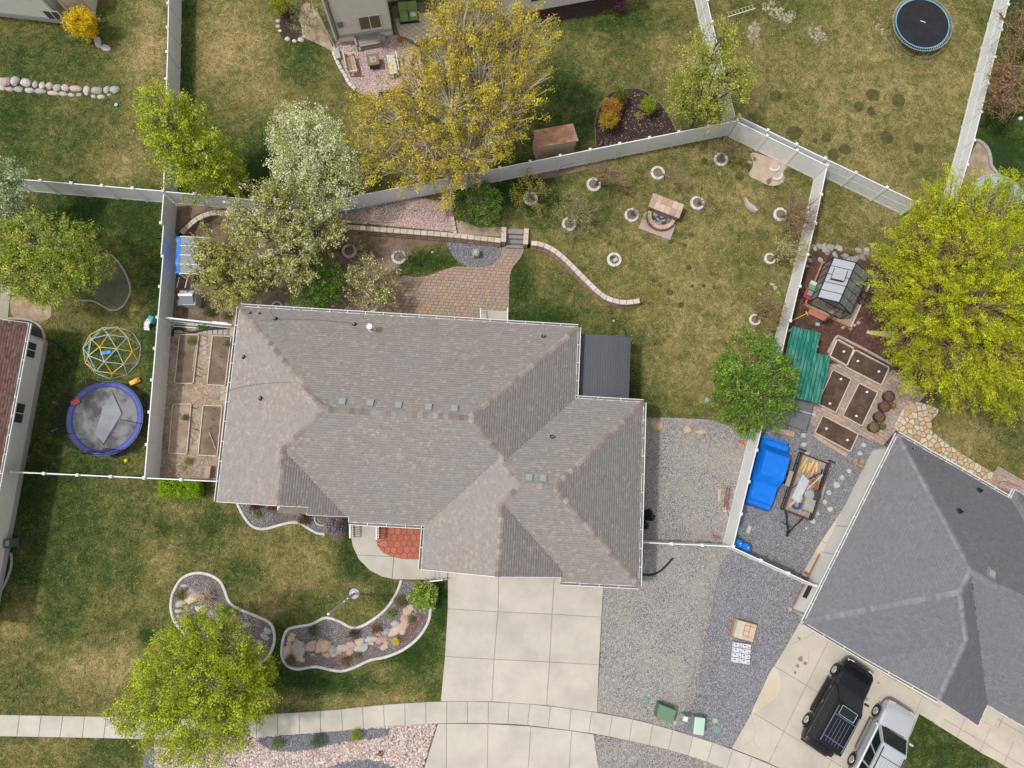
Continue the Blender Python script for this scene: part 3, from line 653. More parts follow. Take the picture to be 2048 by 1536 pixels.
# ---------------------------------------------------------------- patio pavers (back), red court (front)
PATIO = spline([(640, 600), (720, 580), (800, 553), (830, 555), (858, 551), (885, 541), (910, 534), (935, 534), (960, 535), (985, 528), (1001, 512), (1009, 493), (1046, 495), (1041, 516), (1024, 538), (1019, 565), (1018, 600), (1016, 665)], 3) + [(1016, 672), (640, 655)]
PAVEM = mat('paver_stone', (1, 1, 1), (.82, .82, .82), scale=5, rough=.9, bump=.3, bscale=50, attr=True)
def pavcol(i, j):
    k = random.choice([(.42, .30, .215), (.40, .295, .215), (.37, .29, .23), (.43, .31, .215), (.36, .285, .23), (.41, .30, .21)]); return tuple(q * random.uniform(.92, 1.08) * .93 for q in k)
slabs('patio', W2(PATIO), BA, HF(-7, 8), .30, .20, M=PAVEM, gap=.008, h=.05, tint=pavcol, piece='paver', rows=lambda j: (j % 3) / 3 + .1 * (j % 2), bed=mat('sand_joint', (.19, .145, .11), (.14, .10, .08), scale=8), maxn=300)
WALKF = W2([(698, 1030), (697, 1048), (702, 1070), (706, 1092), (718, 1118), (740, 1140), (765, 1153), (790, 1158), (860, 1159), (878, 1160), (896, 1160), (896, 1120), (840, 1118), (845, 1040), (780, 1030)])
slabs('front_path', WALKF, BA, HF(-5.3, -3.9), 3.2, 3.6, tint=lambda i, j: (.97, .97, .94), h=.10)
REDpx = [(751, 1030), (751, 1075), (755, 1092), (766, 1105), (782, 1113), (805, 1118), (842, 1119), (848, 1040), (840, 1030)]
REDM = mat('red_stone', (1, 1, 1), (.85, .85, .85), scale=5, rough=.85, bump=.3, bscale=30, attr=True)
rp = W2(REDpx, .11); zb = .10; c = rp[4]
red = MB().prism(rp, .0, .118).build('red_court', mat('red_joint', (.28, .07, .05)), kind='structure', loc=(c[0], c[1], 0))
rr = random.Random(3); sites = []
for j in range(9):
    for i in range(10):
        sites.append((c[0] - .6 + i * .38 + .19 * (j % 2) + rr.uniform(-.05, .05), c[1] - .35 + j * .36 + rr.uniform(-.05, .05)))
sites = [q for q in sites if inside(q, rp)]
for cell in voronoi(rp, sites):
    cell = shrink(cell, .014) if len(cell) >= 3 else []
    if len(cell) >= 3: t = random.uniform(.9, 1.08); MB().prism(cell, .10, .132, col=(.43 * t, .145 * t, .095 * t), inset=.01).build('tile', REDM, red)
for (a, b) in (((858, 1152), (862, 1162)), ((872, 1152), (874, 1162))): pass

# ---------------------------------------------------------------- right yard: pavers round the raised beds, flagstones, brick court
def pinkcol(i, j): k = random.choice([(.42, .31, .26), (.36, .27, .235), (.47, .34, .27), (.39, .31, .28)]); return tuple(q * random.uniform(.9, 1.08) for q in k)
RPV = W2([(1668, 668), (1786, 738), (1850, 790), (1800, 850), (1765, 892), (1700, 862), (1688, 884), (1622, 850), (1600, 800), (1640, 730)])
slabs('garden_paving', RPV, RA, RF(17, 14), .42, .21, M=PAVEM, gap=.007, h=.05, tint=pinkcol, piece='paver', rows=lambda j: .5 * (j % 2), bed=MATS['sand_joint'])
slabs('brick_court', W2([(1986, 946), (1996, 932), (2070, 975), (2070, 1020), (1976, 974)]), RA, RF(20, 15), .32, .16, M=PAVEM, gap=.006, h=.04, tint=pinkcol, piece='brick', rows=lambda j: .5 * (j % 2), bed=MATS['sand_joint'])
FLG = W2([(1786, 852), (1799, 828), (1817, 801), (1845, 806), (1877, 818), (1875, 828), (1862, 841), (1864, 862), (1890, 884), (1918, 904), (1950, 924), (1987, 946), (1976, 974), (1930, 944), (1892, 922), (1840, 894), (1800, 872)])
cz = FLG[10]; flag = MB().prism(FLG, -.02, .035).build('flagstone_path', mat('flag_joint', (.22, .19, .14), (.15, .135, .10), scale=10), kind='structure', loc=(cz[0], cz[1], 0))
for cell in voronoi(FLG, scatter(FLG, 95, rs=random.Random(5))):
    if len(cell) < 3: continue
    cell = shrink(cell, .018)
    if len(cell) < 3 or abs(area(cell)) < .01: continue
    k = random.choice([(.60, .43, .26), (.64, .50, .34), (.62, .46, .30), (.66, .55, .42), (.55, .36, .20), (.62, .58, .50)])
    MB().prism(cell, .01, .05 + random.uniform(0, .015), col=tuple(q * random.uniform(.92, 1.05) for q in k), inset=.015).build('flagstone', STONEC, flag)
# ---------------------------------------------------------------- houses
WHITE = mat('white_paint', (.78, .78, .77), (.70, .70, .69), scale=2, rough=.5)
WHITED = mat('white_trim', (.74, .74, .72), rough=.5)
STUCCO = mat('cream_stucco', (.80, .77, .70), (.75, .72, .65), scale=2, rough=.95, bump=.2)
SIDING = mat('cream_siding', (.82, .77, .69), (.78, .73, .65), scale=2, rough=.8)
GLASS = mat('window_glass', (.06, .065, .075), rough=.08, spec=.8)
GLASSB = mat('window_blind', (.17, .14, .09), (.13, .11, .07), scale=2, rough=.15)
DARK = mat('black_plastic', (.02, .02, .022), rough=.5)
GREYM = mat('grey_metal', (.30, .31, .32), rough=.45, metal=.6)
LGREY = mat('light_grey_metal', (.42, .44, .45), rough=.5, metal=.2)
SHINGLE = mat('asphalt_shingle', (1, 1, 1), (.84, .84, .84), scale=9, rough=.95, bump=.25, bscale=120, attr=True, spec=.15)
class Roof:
    def __init__(s, ang, z0, p, planes, masses): s.a = ang; s.z0 = z0; s.p = p; s.pl = planes; s.ms = masses; s.keys = list(planes)
    def pv(s, k, x, y): a, b, c = s.pl[k]; return a * x + b * y + c
    def ev(s, x, y):
        x = np.asarray(x, float); y = np.asarray(y, float); bz = np.full(x.shape, -1e3); bi = np.full(x.shape, -1)
        for (x0, x1, y0, y1), ks in s.ms:
            z = np.full(x.shape, 1e3); ii = np.zeros(x.shape, int)
            for k in ks:
                q = s.pv(k, x, y); m_ = q < z; z = np.where(m_, q, z); ii = np.where(m_, s.keys.index(k), ii)
            ok = (x >= x0) & (x <= x1) & (y >= y0) & (y <= y1) & (z > bz); bz = np.where(ok, z, bz); bi = np.where(ok, ii, bi)
        return bz, bi
    def z(s, x, y):
        b, i = s.ev(np.array([x]), np.array([y])); return s.z0 + s.p * max(float(b[0]), 0)
    def deck(s, outline, lines, parent, M):
        pts = [Vector(q) for q in outline]; es = [(i, (i + 1) % len(outline)) for i in range(len(outline))]
        for a, b in lines: es.append((len(pts), len(pts) + 1)); pts += [Vector(a), Vector(b)]
        vs, _, fs, _, _, _ = delaunay_2d_cdt(pts, es, [list(range(len(outline)))], 1, 1e-4); mb = MB()
        for f in fs:
            xy = [(vs[i].x, vs[i].y) for i in f]; cx, cy = sum(q[0] for q in xy) / len(xy), sum(q[1] for q in xy) / len(xy)
            if not inside((cx, cy), outline): continue
            _, i = s.ev(np.array([cx]), np.array([cy])); k = s.keys[int(i[0])]
            mb.add([(*HF(x, y, s.a), s.z0 + s.p * s.pv(k, x, y)) for x, y in xy], [tuple(range(len(xy)))])
        mb.build('roof_deck', M, parent)
    def shingles(s, outline, parent, pal, wmin=.15, wmax=.27, expo=.132, patch=None, seed=1):
        rg = np.random.default_rng(seed); V = []; Cc = []
        ol = np.array(outline); lo, hi = ol.min(0), ol.max(0)
        for ki, k in enumerate(s.keys):
            a, b, c = s.pl[k]; along_y = abs(a) > .5
            tl, th = (lo[1], hi[1]) if along_y else (lo[0], hi[0]); smax = 7.2; nc = int(smax / expo)
            for ci in range(nc):
                s0 = ci * expo; t = tl - rg.random() * .3; w_ = wmin + (wmax - wmin) * rg.random(int((th - tl) / wmin) + 4); e = t + np.cumsum(w_); t0 = e[:-1]; t1 = e[1:] - .004
                tm = (t0 + t1) / 2
                def xy(sv, tv):
                    u = (sv - c) / (a if along_y else b); return (u + 0 * tv, tv) if along_y else (tv, u + 0 * tv)
                def ok(sv, tv):
                    x, y = xy(sv, tv); zz, ii = s.ev(x, y); return (ii == ki) & inside_np(np.stack([x, y], 1), outline)
                sc = s0 + expo * .5
                m_ = ok(sc, tm); t0, t1, tm = t0[m_], t1[m_], tm[m_]
                if len(tm) == 0: continue
                for sgn in (0, 1):
                    end = t1 if sgn else t0; bad = ~ok(sc, end); lo_, hi_ = tm.copy(), end.copy()
                    for _ in range(6):
                        md = (lo_ + hi_) / 2; g = ok(sc, md); lo_ = np.where(g, md, lo_); hi_ = np.where(g, hi_, md)
                    end = np.where(bad, lo_, end)
                    if sgn: t1 = end
                    else: t0 = end
                n = len(tm); lift = .014 + .010 * (rg.random(n) < .45)
                def pt(sv, tv, dz):
                    x, y = xy(sv, tv); X = x * math.cos(s.a) - y * math.sin(s.a); Y = x * math.sin(s.a) + y * math.cos(s.a)
                    return np.stack([X, Y, s.z0 + s.p * sv + dz + 0 * X], 1)
                sb = s0 - .012; st = s0 + expo + .01
                q = np.stack([pt(sb, t0, .001 + 0 * lift), pt(sb, t1, .001 + 0 * lift), pt(sb, t1, lift), pt(sb, t0, lift), pt(st, t1, .006 + .3 * (lift - .014)), pt(st, t0, .006 + .3 * (lift - .014))], 1)
                V.append(q); mid = pt(sc, tm, 0)
                pi_ = rg.integers(0, len(pal), n); col = np.array(pal)[pi_] * (.94 + .12 * rg.random((n, 1)))
                if patch is not None:
                    f = .5 + .5 * np.sin(mid[:, 0] * .9 + 1.7 * np.sin(mid[:, 1] * .8)) * np.sin(mid[:, 1] * 1.1 + 1.3 * np.sin(mid[:, 0] * .7)); f = f[:, None]
                    col = col * (1 - .55 * f) + np.array(patch) * .55 * f * (.93 + .14 * rg.random((n, 1)))
                Cc.append(col)
        V = np.concatenate(V); n = len(V); Cc = np.concatenate(Cc); base = np.arange(n)[:, None] * 6
        F4 = np.stack([base + [0, 1, 2, 3], base + [3, 2, 4, 5]], 1).reshape(-1, 4)
        return npmesh('shingles', V.reshape(-1, 3), F4, SHINGLE, parent, np.repeat(Cc, 2, 0), 'stuff')
    def caps(s, lines, parent, pal, L=.27, w=.15):
        for a, b in lines:
            a_, b_ = Vector(a), Vector(b); za, zb = s.z(*(a_ * .999 + b_ * .001)), s.z(*(b_ * .999 + a_ * .001))
            n = max(1, int((b_ - a_).length / L)); d = (b_ - a_) / n; nn = Vector((-d.y, d.x)).normalized()
            if za > zb: a_, b_, d, nn, za, zb = b_, a_, -d, -nn, zb, za
            for i in range(n):
                p, q = a_ + d * i - d * .06, a_ + d * (i + 1.04); mb = MB(); vs = []
                for r, up in ((p, .030), (q, .012)):
                    for sd_ in (-1, 0, 1):
                        rr_ = r + nn * sd_ * w; f = min(max((r - a_).length / max((b_ - a_).length, 1e-6), 0), 1); zc = za + (zb - za) * f
                        zz = zc + up + .012 if sd_ == 0 else min(s.z(rr_.x, rr_.y), zc) + up
                        if sd_ and zz < zc - w * 1.2 * s.p: zz = zc - w * .8 * s.p + up
                        vs.append((*HF(rr_.x, rr_.y, s.a), zz))
                k = random.choice(pal); t = random.uniform(.85, 1.12)
                for j in range(3): vs.append((vs[j][0], vs[j][1], vs[j][2] - .02))
                mb.add(vs, [(0, 1, 4, 3), (1, 2, 5, 4), (6, 7, 1, 0), (7, 8, 2, 1)], tuple(c * t for c in k)); mb.build('ridge_cap', SHINGLE, parent)
    def edges(s, outline, parent, eaves, M=WHITED, gut=None):
        n = len(outline); ar = area(outline)
        for i in range(n):
            a, b = Vector(outline[i]), Vector(outline[(i + 1) % n]); d = (b - a).normalized(); nn = Vector((d.y, -d.x)) * (1 if ar > 0 else -1)
            ia, ib = a - nn * .02 + d * .02, b - nn * .02 - d * .02; za, zb = s.z(*ia), s.z(*ib)
            A = Vector((*HF(*(a + nn * .012), s.a), za - .085)); B = Vector((*HF(*(b + nn * .012), s.a), zb - .085))
            MB().bar(A, B, .024, .19).build('fascia', M, parent)
            if i in eaves:
                A = Vector((*HF(*(a + nn * .10), s.a), za - .03)); B = Vector((*HF(*(b + nn * .10), s.a), zb - .03)); g = MB()
                g.bar(A - Vector((0, 0, .05)), B - Vector((0, 0, .05)), .13, .02); go = g.build('gutter', gut or mat('gutter_inside', (.16, .155, .15), rough=.8), parent)
                A = Vector((*HF(*(a + nn * .155), s.a), za - .03)); B = Vector((*HF(*(b + nn * .155), s.a), zb - .03))
                MB().bar(A, B, .03, .10).build('gutter_lip', M, go)
                for j in range(1, int((B - A).length / 1.0)):
                    q = A.lerp(B, j / int((B - A).length / 1.0)); q2 = q - Vector((*HF(*(nn * .14), s.a), 0)); g2 = MB().bar(q + Vector((0, 0, .03)), q2 + Vector((0, 0, .03)), .03, .008); g2.build('hanger', M, go)
def walls(poly, h, parent, M, name='wall', z0=-.1):
    """each wall a part: poly ccw world points, height h (or callable on x,y)"""
    n = len(poly)
    if area(poly) < 0: poly = poly[::-1]
    for i in range(n):
        a, b = Vector(poly[i]), Vector(poly[(i + 1) % n]); d = (b - a).normalized(); nn = Vector((d.y, -d.x)) * .15
        k = h if callable(h) else (lambda x, y: h)
        MB().prism([tuple(a), tuple(b), tuple(b - nn), tuple(a - nn)], z0, lambda x, y: k(x, y)).build(name, M, parent)
def boxvent(R, x, y, parent, s=.36, M=None, a=None):
    z = R.z(x, y); b, i = R.ev(np.array([x]), np.array([y])); ga, gb, _ = R.pl[R.keys[int(i[0])]]; g = Vector((ga, gb))
    pr = Vector((-g.y, g.x)); q = lambda u, v, h: Vector((*HF(x + g.x * u + pr.x * v, y + g.y * u + pr.y * v, R.a), z + R.p * u * s_ + h)); s_ = 1
    mb = MB(); h = s / 2
    vs = [q(-h, -h, .0), q(-h, h, .0), q(h, h, .0), q(h, -h, .0), q(-h, -h, .13), q(-h, h, .13), q(h * .9, h * .95, .11), q(h * .9, -h * .95, .11)]
    mb.add(vs, [(4, 5, 6, 7), (0, 1, 5, 4), (1, 2, 6, 5), (2, 3, 7, 6), (3, 0, 4, 7)]); o = mb.build('roof_vent', M or mat('vent_grey', (.27, .275, .265), rough=.6), parent)
    mb = MB(); e = h + .09; vs = [q(-e, -e, .022), q(-e, e, .022), q(e, e, .03), q(e, -e, .03)]; mb.add(vs, [(0, 1, 2, 3)]); mb.build('flashing', mat('vent_flash', (.20, .215, .21), rough=.6), o)
def pipevent(R, x, y, parent, r=.045, h=.34, M=None):
    z = R.z(x, y); c = Vector((*HF(x, y, R.a), z)); o = MB().lathe(c, [(r, 0), (r, h), (r * .75, h), (r * .75, h - .1)], 12).build('vent_pipe', M or mat('pipe_grey', (.45, .45, .46), rough=.6), parent)
    MB().lathe(c, [(r * 3.0, .02), (r * 2.2, .05), (r * 1.3, .10), (r * 1.05, .12)], 12).build('boot', DARK, o)
def window(a, b, h0, h1, parent, nn, mull=1, frame=WHITE, glass=GLASS, zb=0.0, shut=False, t=.07):
    """window between plan points a, b on a wall whose outward normal is nn"""
    a, b = Vector((*a, 0)), Vector((*b, 0)); nn = Vector((*nn, 0)).normalized(); d = (b - a).normalized(); o = MB()
    A0, B0 = a + Vector((0, 0, zb + h0)), b + Vector((0, 0, zb + h0)); A1, B1 = a + Vector((0, 0, zb + h1)), b + Vector((0, 0, zb + h1)); f = nn * .055
    win = MB().add([A0 + nn * .04, B0 + nn * .04, B1 + nn * .04, A1 + nn * .04], [(0, 1, 2, 3)]).build('window', glass, parent)
    fr = MB(); fr.bar(A0 - d * t / 2 + f, B0 + d * t / 2 + f, .06, t); fr.bar(A1 - d * t / 2 + f, B1 + d * t / 2 + f, .06, t)
    for q0, q1 in ((A0, A1), (B0, B1)): fr.bar(q0 + f + Vector((0, 0, t / 2)), q1 + f - Vector((0, 0, t / 2)), t, .06, up=nn)
    for j in range(mull): m0, m1 = A0.lerp(B0, (j + 1) / (mull + 1)), A1.lerp(B1, (j + 1) / (mull + 1)); fr.bar(m0 + f * .9 + Vector((0, 0, t / 2)), m1 + f * .9 - Vector((0, 0, t / 2)), t * .7, .05, up=nn)
    fr.build('frame', frame, win)
    if shut:
        for q0, q1, sg in ((A0, A1, -1), (B0, B1, 1)):
            c0, c1 = q0 + d * sg * .24 + nn * .025, q1 + d * sg * .24 + nn * .025
            MB().bar(c0 - Vector((0, 0, .08)), c1 + Vector((0, 0, .08)), .32, .04, up=nn).build('shutter', WHITE, win)

# --- the main house
planes = dict(N=(0, -1, 9.8), W=(1, 0, 14.78), E=(-1, 0, 4.6), S=(0, 1, 1.9), N2=(0, -1, 5.65), E2=(-1, 0, 8.5), S2=(0, 1, 4.5), W2=(1, 0, 3.4), E3=(-1, 0, 4.88), E4=(-1, 0, -7.42))
R1 = Roof(BA, 3.0, .40, planes, [((-14.78, 4.6, -1.9, 9.8), 'N W E S'.split()), ((-3.4, 8.5, -4.5, 5.65), 'N2 E2 S2 W2'.split()), ((-3.4, 4.2, -4.22, 0), 'W2 E3'.split()), ((-14.78, -7.42, -1.62, 4), 'W E4'.split())])
OUT = [(-14.78, 9.8), (4.6, 9.8), (4.6, 5.65), (8.5, 5.65), (8.5, -4.5), (4.2, -4.5), (4.2, -4.22), (.74, -4.22), (-3.4, -4.22), (-3.4, -1.9), (-7.55, -1.9), (-7.55, -1.62), (-9.65, -1.62), (-9.65, -1.2), (-11.1, -1.2), (-14.78, -1.2)][::-1]
hips = [((-14.78, 9.8), (-8.93, 3.95)), ((-8.93, 3.95), (-1.25, 3.95)), ((4.6, 9.8), (-1.25, 3.95)), ((-8.93, 3.95), (-11.1, 1.78)), ((-11.1, 1.78), (-11.1, -1.2)), ((-1.25, 3.95), (.6, 2.1)), ((.6, 2.1), (.6, 1.65)),
        ((.6, 1.65), (1.675, .575)), ((1.675, .575), (3.425, .575)), ((3.425, .575), (8.5, 5.65)), ((3.425, .575), (8.5, -4.5)), ((1.675, .575), (.74, -.36)), ((.74, -.36), (.74, -4.22))]
valleys = [((-11.1, 1.78), (-7.42, -1.9)), ((.6, 2.1), (-3.4, -1.9)), ((4.6, 5.65), (.6, 1.65)), ((.74, -.36), (4.2, -3.82))]
house = thing('house', 'large house with a brown-grey shingled hip roof in the middle, beside the concrete driveway', 'house', (*HF(-3, 2), 0))
DECK = mat('roof_underlay', (.24, .215, .20), rough=.95)
R1.deck(OUT, hips + valleys, house, DECK)
MAINPAL = [(.30, .262, .242), (.292, .258, .24), (.312, .274, .252), (.295, .266, .248), (.30, .268, .248), (.318, .28, .258), (.28, .25, .234), (.36, .32, .29)]
R1.shingles(OUT, house, MAINPAL, patch=(.272, .272, .258))
R1.caps(hips, house, [(.25, .205, .188), (.27, .225, .205), (.225, .185, .172), (.30, .258, .235), (.32, .29, .265)], w=.15)
n_ = len(OUT); EV = [i for i in range(n_) if i not in ()]
def eidx(a, b):
    for i in range(n_):
        if (OUT[i], OUT[(i + 1) % n_]) in ((a, b), (b, a)): return i
R1.edges(OUT, house, [eidx((-14.78, 9.8), (4.6, 9.8)), eidx((4.6, 9.8), (4.6, 5.65)), eidx((4.6, 5.65), (8.5, 5.65)), eidx((8.5, 5.65), (8.5, -4.5)), eidx((8.5, -4.5), (4.2, -4.5)), eidx((-3.4, -4.22), (-3.4, -1.9)), eidx((-3.4, -1.9), (-7.55, -1.9)), eidx((-14.78, -1.2), (-14.78, 9.8))])
WALLM = mat('tan_stucco', (.42, .36, .29), (.38, .33, .27), scale=2, rough=.95, bump=.2)
wp = [(-14.3, 9.3), (4.1, 9.3), (4.1, 5.15), (8.0, 5.15), (8.0, -4.0), (4.0, -4.0), (.74, -3.8), (-2.9, -3.8), (-2.9, 0.2), (-6.9, 0.2), (-6.9, -1.3), (-9.3, -1.3), (-9.3, -.8), (-11.1, -.8), (-14.3, -.8)][::-1]
walls([HF(*q) for q in wp], 2.93, house, WALLM)
for (x, y, x2) in ((-.74 * 0 - 2.9, -3.8, 4.0), (-14.3, -.8, -9.3)):
    xm = .74 if y < -3 else -11.1; zt = R1.z(xm, y + .1) - .08
    MB().add([(*HF(x, y), 2.93), (*HF(x2, y), 2.93), (*HF(xm, y), zt)], [(0, 1, 2)]).build('gable_wall', WALLM, house)
for x in (-1.9, .7, 3.3): # garage doors under the eave
    MB().box((*HF(x, -3.99 if x > 4 else -3.83), 1.1), (2.3, .06, 2.2), BA).build('garage_door', WHITE, house)
slab = [(-11.6, -1.05), (-9.5, -1.05), (-9.5, -1.64), (-11.6, -1.64)]
RB_ = Roof(BA, 2.55, .3, dict(S=(0, 1, 1.64)), [((-11.62, -9.48, -1.66, -1.0), ['S'])])
bay = RB_.shingles(slab, house, [(.27, .22, .20), (.24, .20, .185)], seed=4); bay['kind'] = 'stuff'; bay.name = 'bay_shingles'
MB().prism([HF(*q) for q in slab], 2.42, lambda x, y: 2.55 + .3 * (toF((x, y))[1] + 1.64) - .004).build('bay_roof', WHITED, house)
def upx(R, u, v):
    z = R.z0 + .5
    for _ in range(8):
        q = P0(u, v, z); x, y = toF(q, R.a); z = R.z(x, y)
    return x, y
for u, v in ((685, 803), (741, 806), (797, 810), (857, 814), (909, 817), (1058, 955), (1086, 956)): boxvent(R1, *upx(R1, u, v), house)
for u, v in ((551, 638), (709, 649), (1087, 673), (488, 714), (522, 797), (1104, 874)): pipevent(R1, *upx(R1, u, v), house)
for u, v in ((500, 626), (519, 627)): pipevent(R1, *upx(R1, u, v), house, r=.03, h=.2, M=LGREY)
x, y = upx(R1, 744, 660); z = R1.z(x, y); c = Vector((*HF(x, y), z)); o = MB().lathe(c, [(.24, .0), (.11, .10), (.11, .75)], 16).build('flue', LGREY, house)
MB().lathe(c + Vector((0, 0, .75)), [(.12, -.02), (.17, 0), (.17, .14), (.15, .17), (0, .19)], 16).build('flue_cap', WHITE, o)
x, y = upx(R1, 652, 812); c = Vector((*HF(x, y), R1.z(x, y))); an = MB(); top = c + Vector((-.5, .25, 1.1)); an.tube([c, top], .022, 6); an.tube([c + Vector((-.5, .2, .0)), c + Vector((-.2, .1, .5))], .012, 4); an.tube([c + Vector((.4, -.2, .0)), c + Vector((-.2, .1, .5))], .012, 4)
an.build('antenna_mast', LGREY, house)
MB().tube([top, top + Vector((-.25, .08, .02))], .03, 6).build('antenna_head', LGREY, house)
for pts in ([(437, 795), (445, 788), (480, 775), (530, 767), (598, 764)], [(598, 764), (625, 790), (648, 808)], [(551, 638), (630, 640), (707, 647)], [(540, 620), (548, 634)]):
    w3 = []
    for u, v in spline(pts, 4): x, y = upx(R1, u, v); w3.append((*HF(x, y), R1.z(x, y) + .035))
    MB().tube(w3, .008, 4).build('cable', mat('grey_cable', (.09, .085, .085)), house)

# --- the dark grey house on the right
pl = dict(W=(1, 0, -18.42), N=(0, -1, 14.85), S=(0, 1, -2.87), E=(-1, 0, 29.06), W2=(1, 0, -22.2), S3=(0, 1, -4.1), N4=(0, -1, 15.45), W4=(1, 0, -25.62))
R2 = Roof(RA, 3.0, .45, pl, [((18.42, 29.06, 2.87, 14.85), 'W N S E'.split()), ((22.2, 29.06, 2.87, 8.2), 'W2 E'.split()), ((18.42, 34, 4.1, 14.85), 'W N S3'.split()), ((25.62, 34, 4.1, 15.45), 'N4 S3 W4'.split())])
OUT2 = [(18.42, 14.85), (25.62, 14.85), (25.62, 15.45), (34, 15.45), (34, 4.1), (29.06, 4.1), (29.06, 2.87), (25.63, 2.87), (22.2, 2.87), (18.42, 2.87)][::-1]
hips2 = [((18.42, 14.85), (23.795, 9.475)), ((23.795, 9.475), (23.74, 8.19)), ((18.42, 2.87), (23.74, 8.19)), ((23.74, 8.19), (25.63, 6.3)), ((25.63, 6.3), (25.63, 2.87)), ((23.795, 9.475), (25.3, 9.475)), ((25.3, 9.475), (28.0, 9.775)), ((28.0, 9.775), (34, 9.775))]
val2 = [((25.63, 6.3), (22.2, 2.87)), ((23.795, 9.475), (29.06, 4.1)), ((25.62, 14.85), (28, 12.47))]
house2 = thing('house', 'house with a slate-grey shingled hip roof at the right edge, above the two parked cars', 'house', (*RF(23, 9), 0))
R2.deck(OUT2, hips2 + val2, house2, mat('dark_underlay', (.145, .14, .155), rough=.95))
R2.shingles(OUT2, house2, [(.185, .176, .198), (.174, .168, .190), (.194, .186, .208), (.180, .178, .188), (.202, .194, .216)], seed=6, patch=(.178, .177, .190))
R2.caps(hips2, house2, [(.222, .21, .236), (.20, .19, .216), (.238, .227, .25)], L=.22, w=.15)
n_ = len(OUT2); E2i = [i for i in range(n_) if (OUT2[i], OUT2[(i + 1) % n_]) in (((18.42, 2.87), (18.42, 14.85)), ((22.2, 2.87), (18.42, 2.87)), ((25.62, 14.85), (18.42, 14.85)), ((25.62, 15.45), (25.62, 14.85)))]
R2.edges(OUT2, house2, [i for i in range(n_) if i in E2i or OUT2[i] in ((18.42, 2.87), (18.42, 14.85), (22.2, 2.87))])
W2M = mat('white_stucco', (.70, .68, .64), (.64, .62, .58), scale=1.4, rough=.9, bump=.1)
wp2 = [(18.85, 14.4), (26.0, 14.4), (26.0, 15.0), (33.5, 15.0), (33.5, 4.6), (28.6, 4.6), (28.6, 3.3), (18.85, 3.3)][::-1]
walls([RF(*q) for q in wp2], 2.93, house2, W2M)
mb = MB()
for y0 in (7.2, 9.0): mb.box((*RF(18.83, y0), 1.5), (.03, .04, 2.6), RA)
mb.build('wall_joint', mat('joint_grey', (.42, .41, .38)), house2)
rust = mat('rusty_pipe', (.26, .13, .09), (.20, .11, .08), scale=5); mb = MB()
mb.tube([(*RF(18.72, 7.0), .25), (*RF(18.70, 5.0), .3), (*RF(18.68, 3.6), .3)], .05, 8); mb.tube([(*RF(18.7, 5.6), .25), (*RF(18.4, 5.6), .3)], .07, 8); mb.build('conduit', rust, house2)
MB().box((*RF(18.78, 4.7), .9), (.10, .9, .35), RA).build('wall_vent', DARK, house2)
boxvent(R2, *upx(R2, 1982, 1147), house2, s=.33)
for u, v in ((1958, 981), (1918, 1023)): pipevent(R2, *upx(R2, u, v), house2, r=.06, h=.3, M=DARK)
pipevent(R2, *upx(R2, 1826, 897), house2, r=.02, h=.15, M=WHITE)
# porch alcove at its lower right
MB().box((*RF(30.5, 4.0), .25), (2.6, 1.1, .3), RA).build('porch_slab', CONC, house2)

# --- left neighbour with the red-brown roof
a0 = P(95, 681); a1 = P(36, 1000); LA = math.atan2(a0.y - a1.y, a0.x - a1.x) - PI / 2
ox, oy = toF(a0, LA)
R3 = Roof(LA, 2.75, .38, dict(E=(-1, 0, ox + .52)), [((ox - 14, ox + .52, oy - 16.5, oy + .45), ['E'])])
OUT3 = [(ox - 6, oy + .45), (ox + .52, oy + .45), (ox + .52, oy - 16.5), (ox - 6, oy - 16.5)][::-1]
house3 = thing('house', 'cream house with a reddish brown roof cut by the left edge of the photo', 'house', (*HF(ox - 4, oy - 6, LA), 0))
R3.deck(OUT3, [], house3, DECK); R3.shingles(OUT3, house3, [(.19, .105, .095), (.22, .125, .11), (.165, .095, .088), (.24, .14, .12)], seed=8)
R3.edges(OUT3, house3, [i for i in range(4) if abs(OUT3[i][0] - ox - .52) < .01 and abs(OUT3[(i + 1) % 4][0] - ox - .52) < .01])
walls([HF(ox, oy, LA), HF(ox, oy - 16, LA), HF(ox - 6, oy - 16, LA), HF(ox - 6, oy, LA)], 2.7, house3, STUCCO)
nn = HF(1, 0, LA)
for (u0, v0, u1, v1) in ((56, 679, 47, 719), (42, 802, 27, 851)):
    qa = toF(PH(u0, v0, 1.6), LA); qb = toF(PH(u1, v1, 1.6), LA); window(HF(ox, qb[1] + .15, LA), HF(ox, qa[1] - .1, LA), .95, 1.95, house3, nn, t=.07)
MB().box((*HF(ox + .03, oy - 8, LA), .1), (.07, 15.8, .5), LA).build('foundation', mat('foundation_grey', (.40, .38, .36), scale=3), house3)

# --- house at the top left corner
house4 = thing('house', 'pale house corner with one sliding window at the top left corner of the photo', 'house', P(60, 10))
b0, b1 = P(-60, 24), P(128, 45); d4 = (b1 - b0).normalized(); n4 = Vector((d4.y, -d4.x, 0))
q4 = [b0, b1, b1 - n4 * 5, b0 - n4 * 5]; walls([tuple(q[:2]) for q in q4], 3.1, house4, STUCCO)
c4 = P(190, 28); q5 = [P(150, 42), c4, c4 - n4 * 5, P(150, 42) - n4 * 5]; walls([tuple(q[:2]) for q in q5], 3.1, house4, mat('pinkish_stucco', (.60, .53, .46), (.54, .48, .42), scale=2))
def onwall(b0, b1, u, v, h):
    q = PH(u, v, h); d = (b1 - b0).normalized(); t = (q - b0).dot(d); return tuple((b0 + d * t)[:2])
window(onwall(b0, b1, 90, 27, .75), onwall(b0, b1, 123, 27, .75), .8, 1.75, house4, tuple(n4[:2]), t=.07)
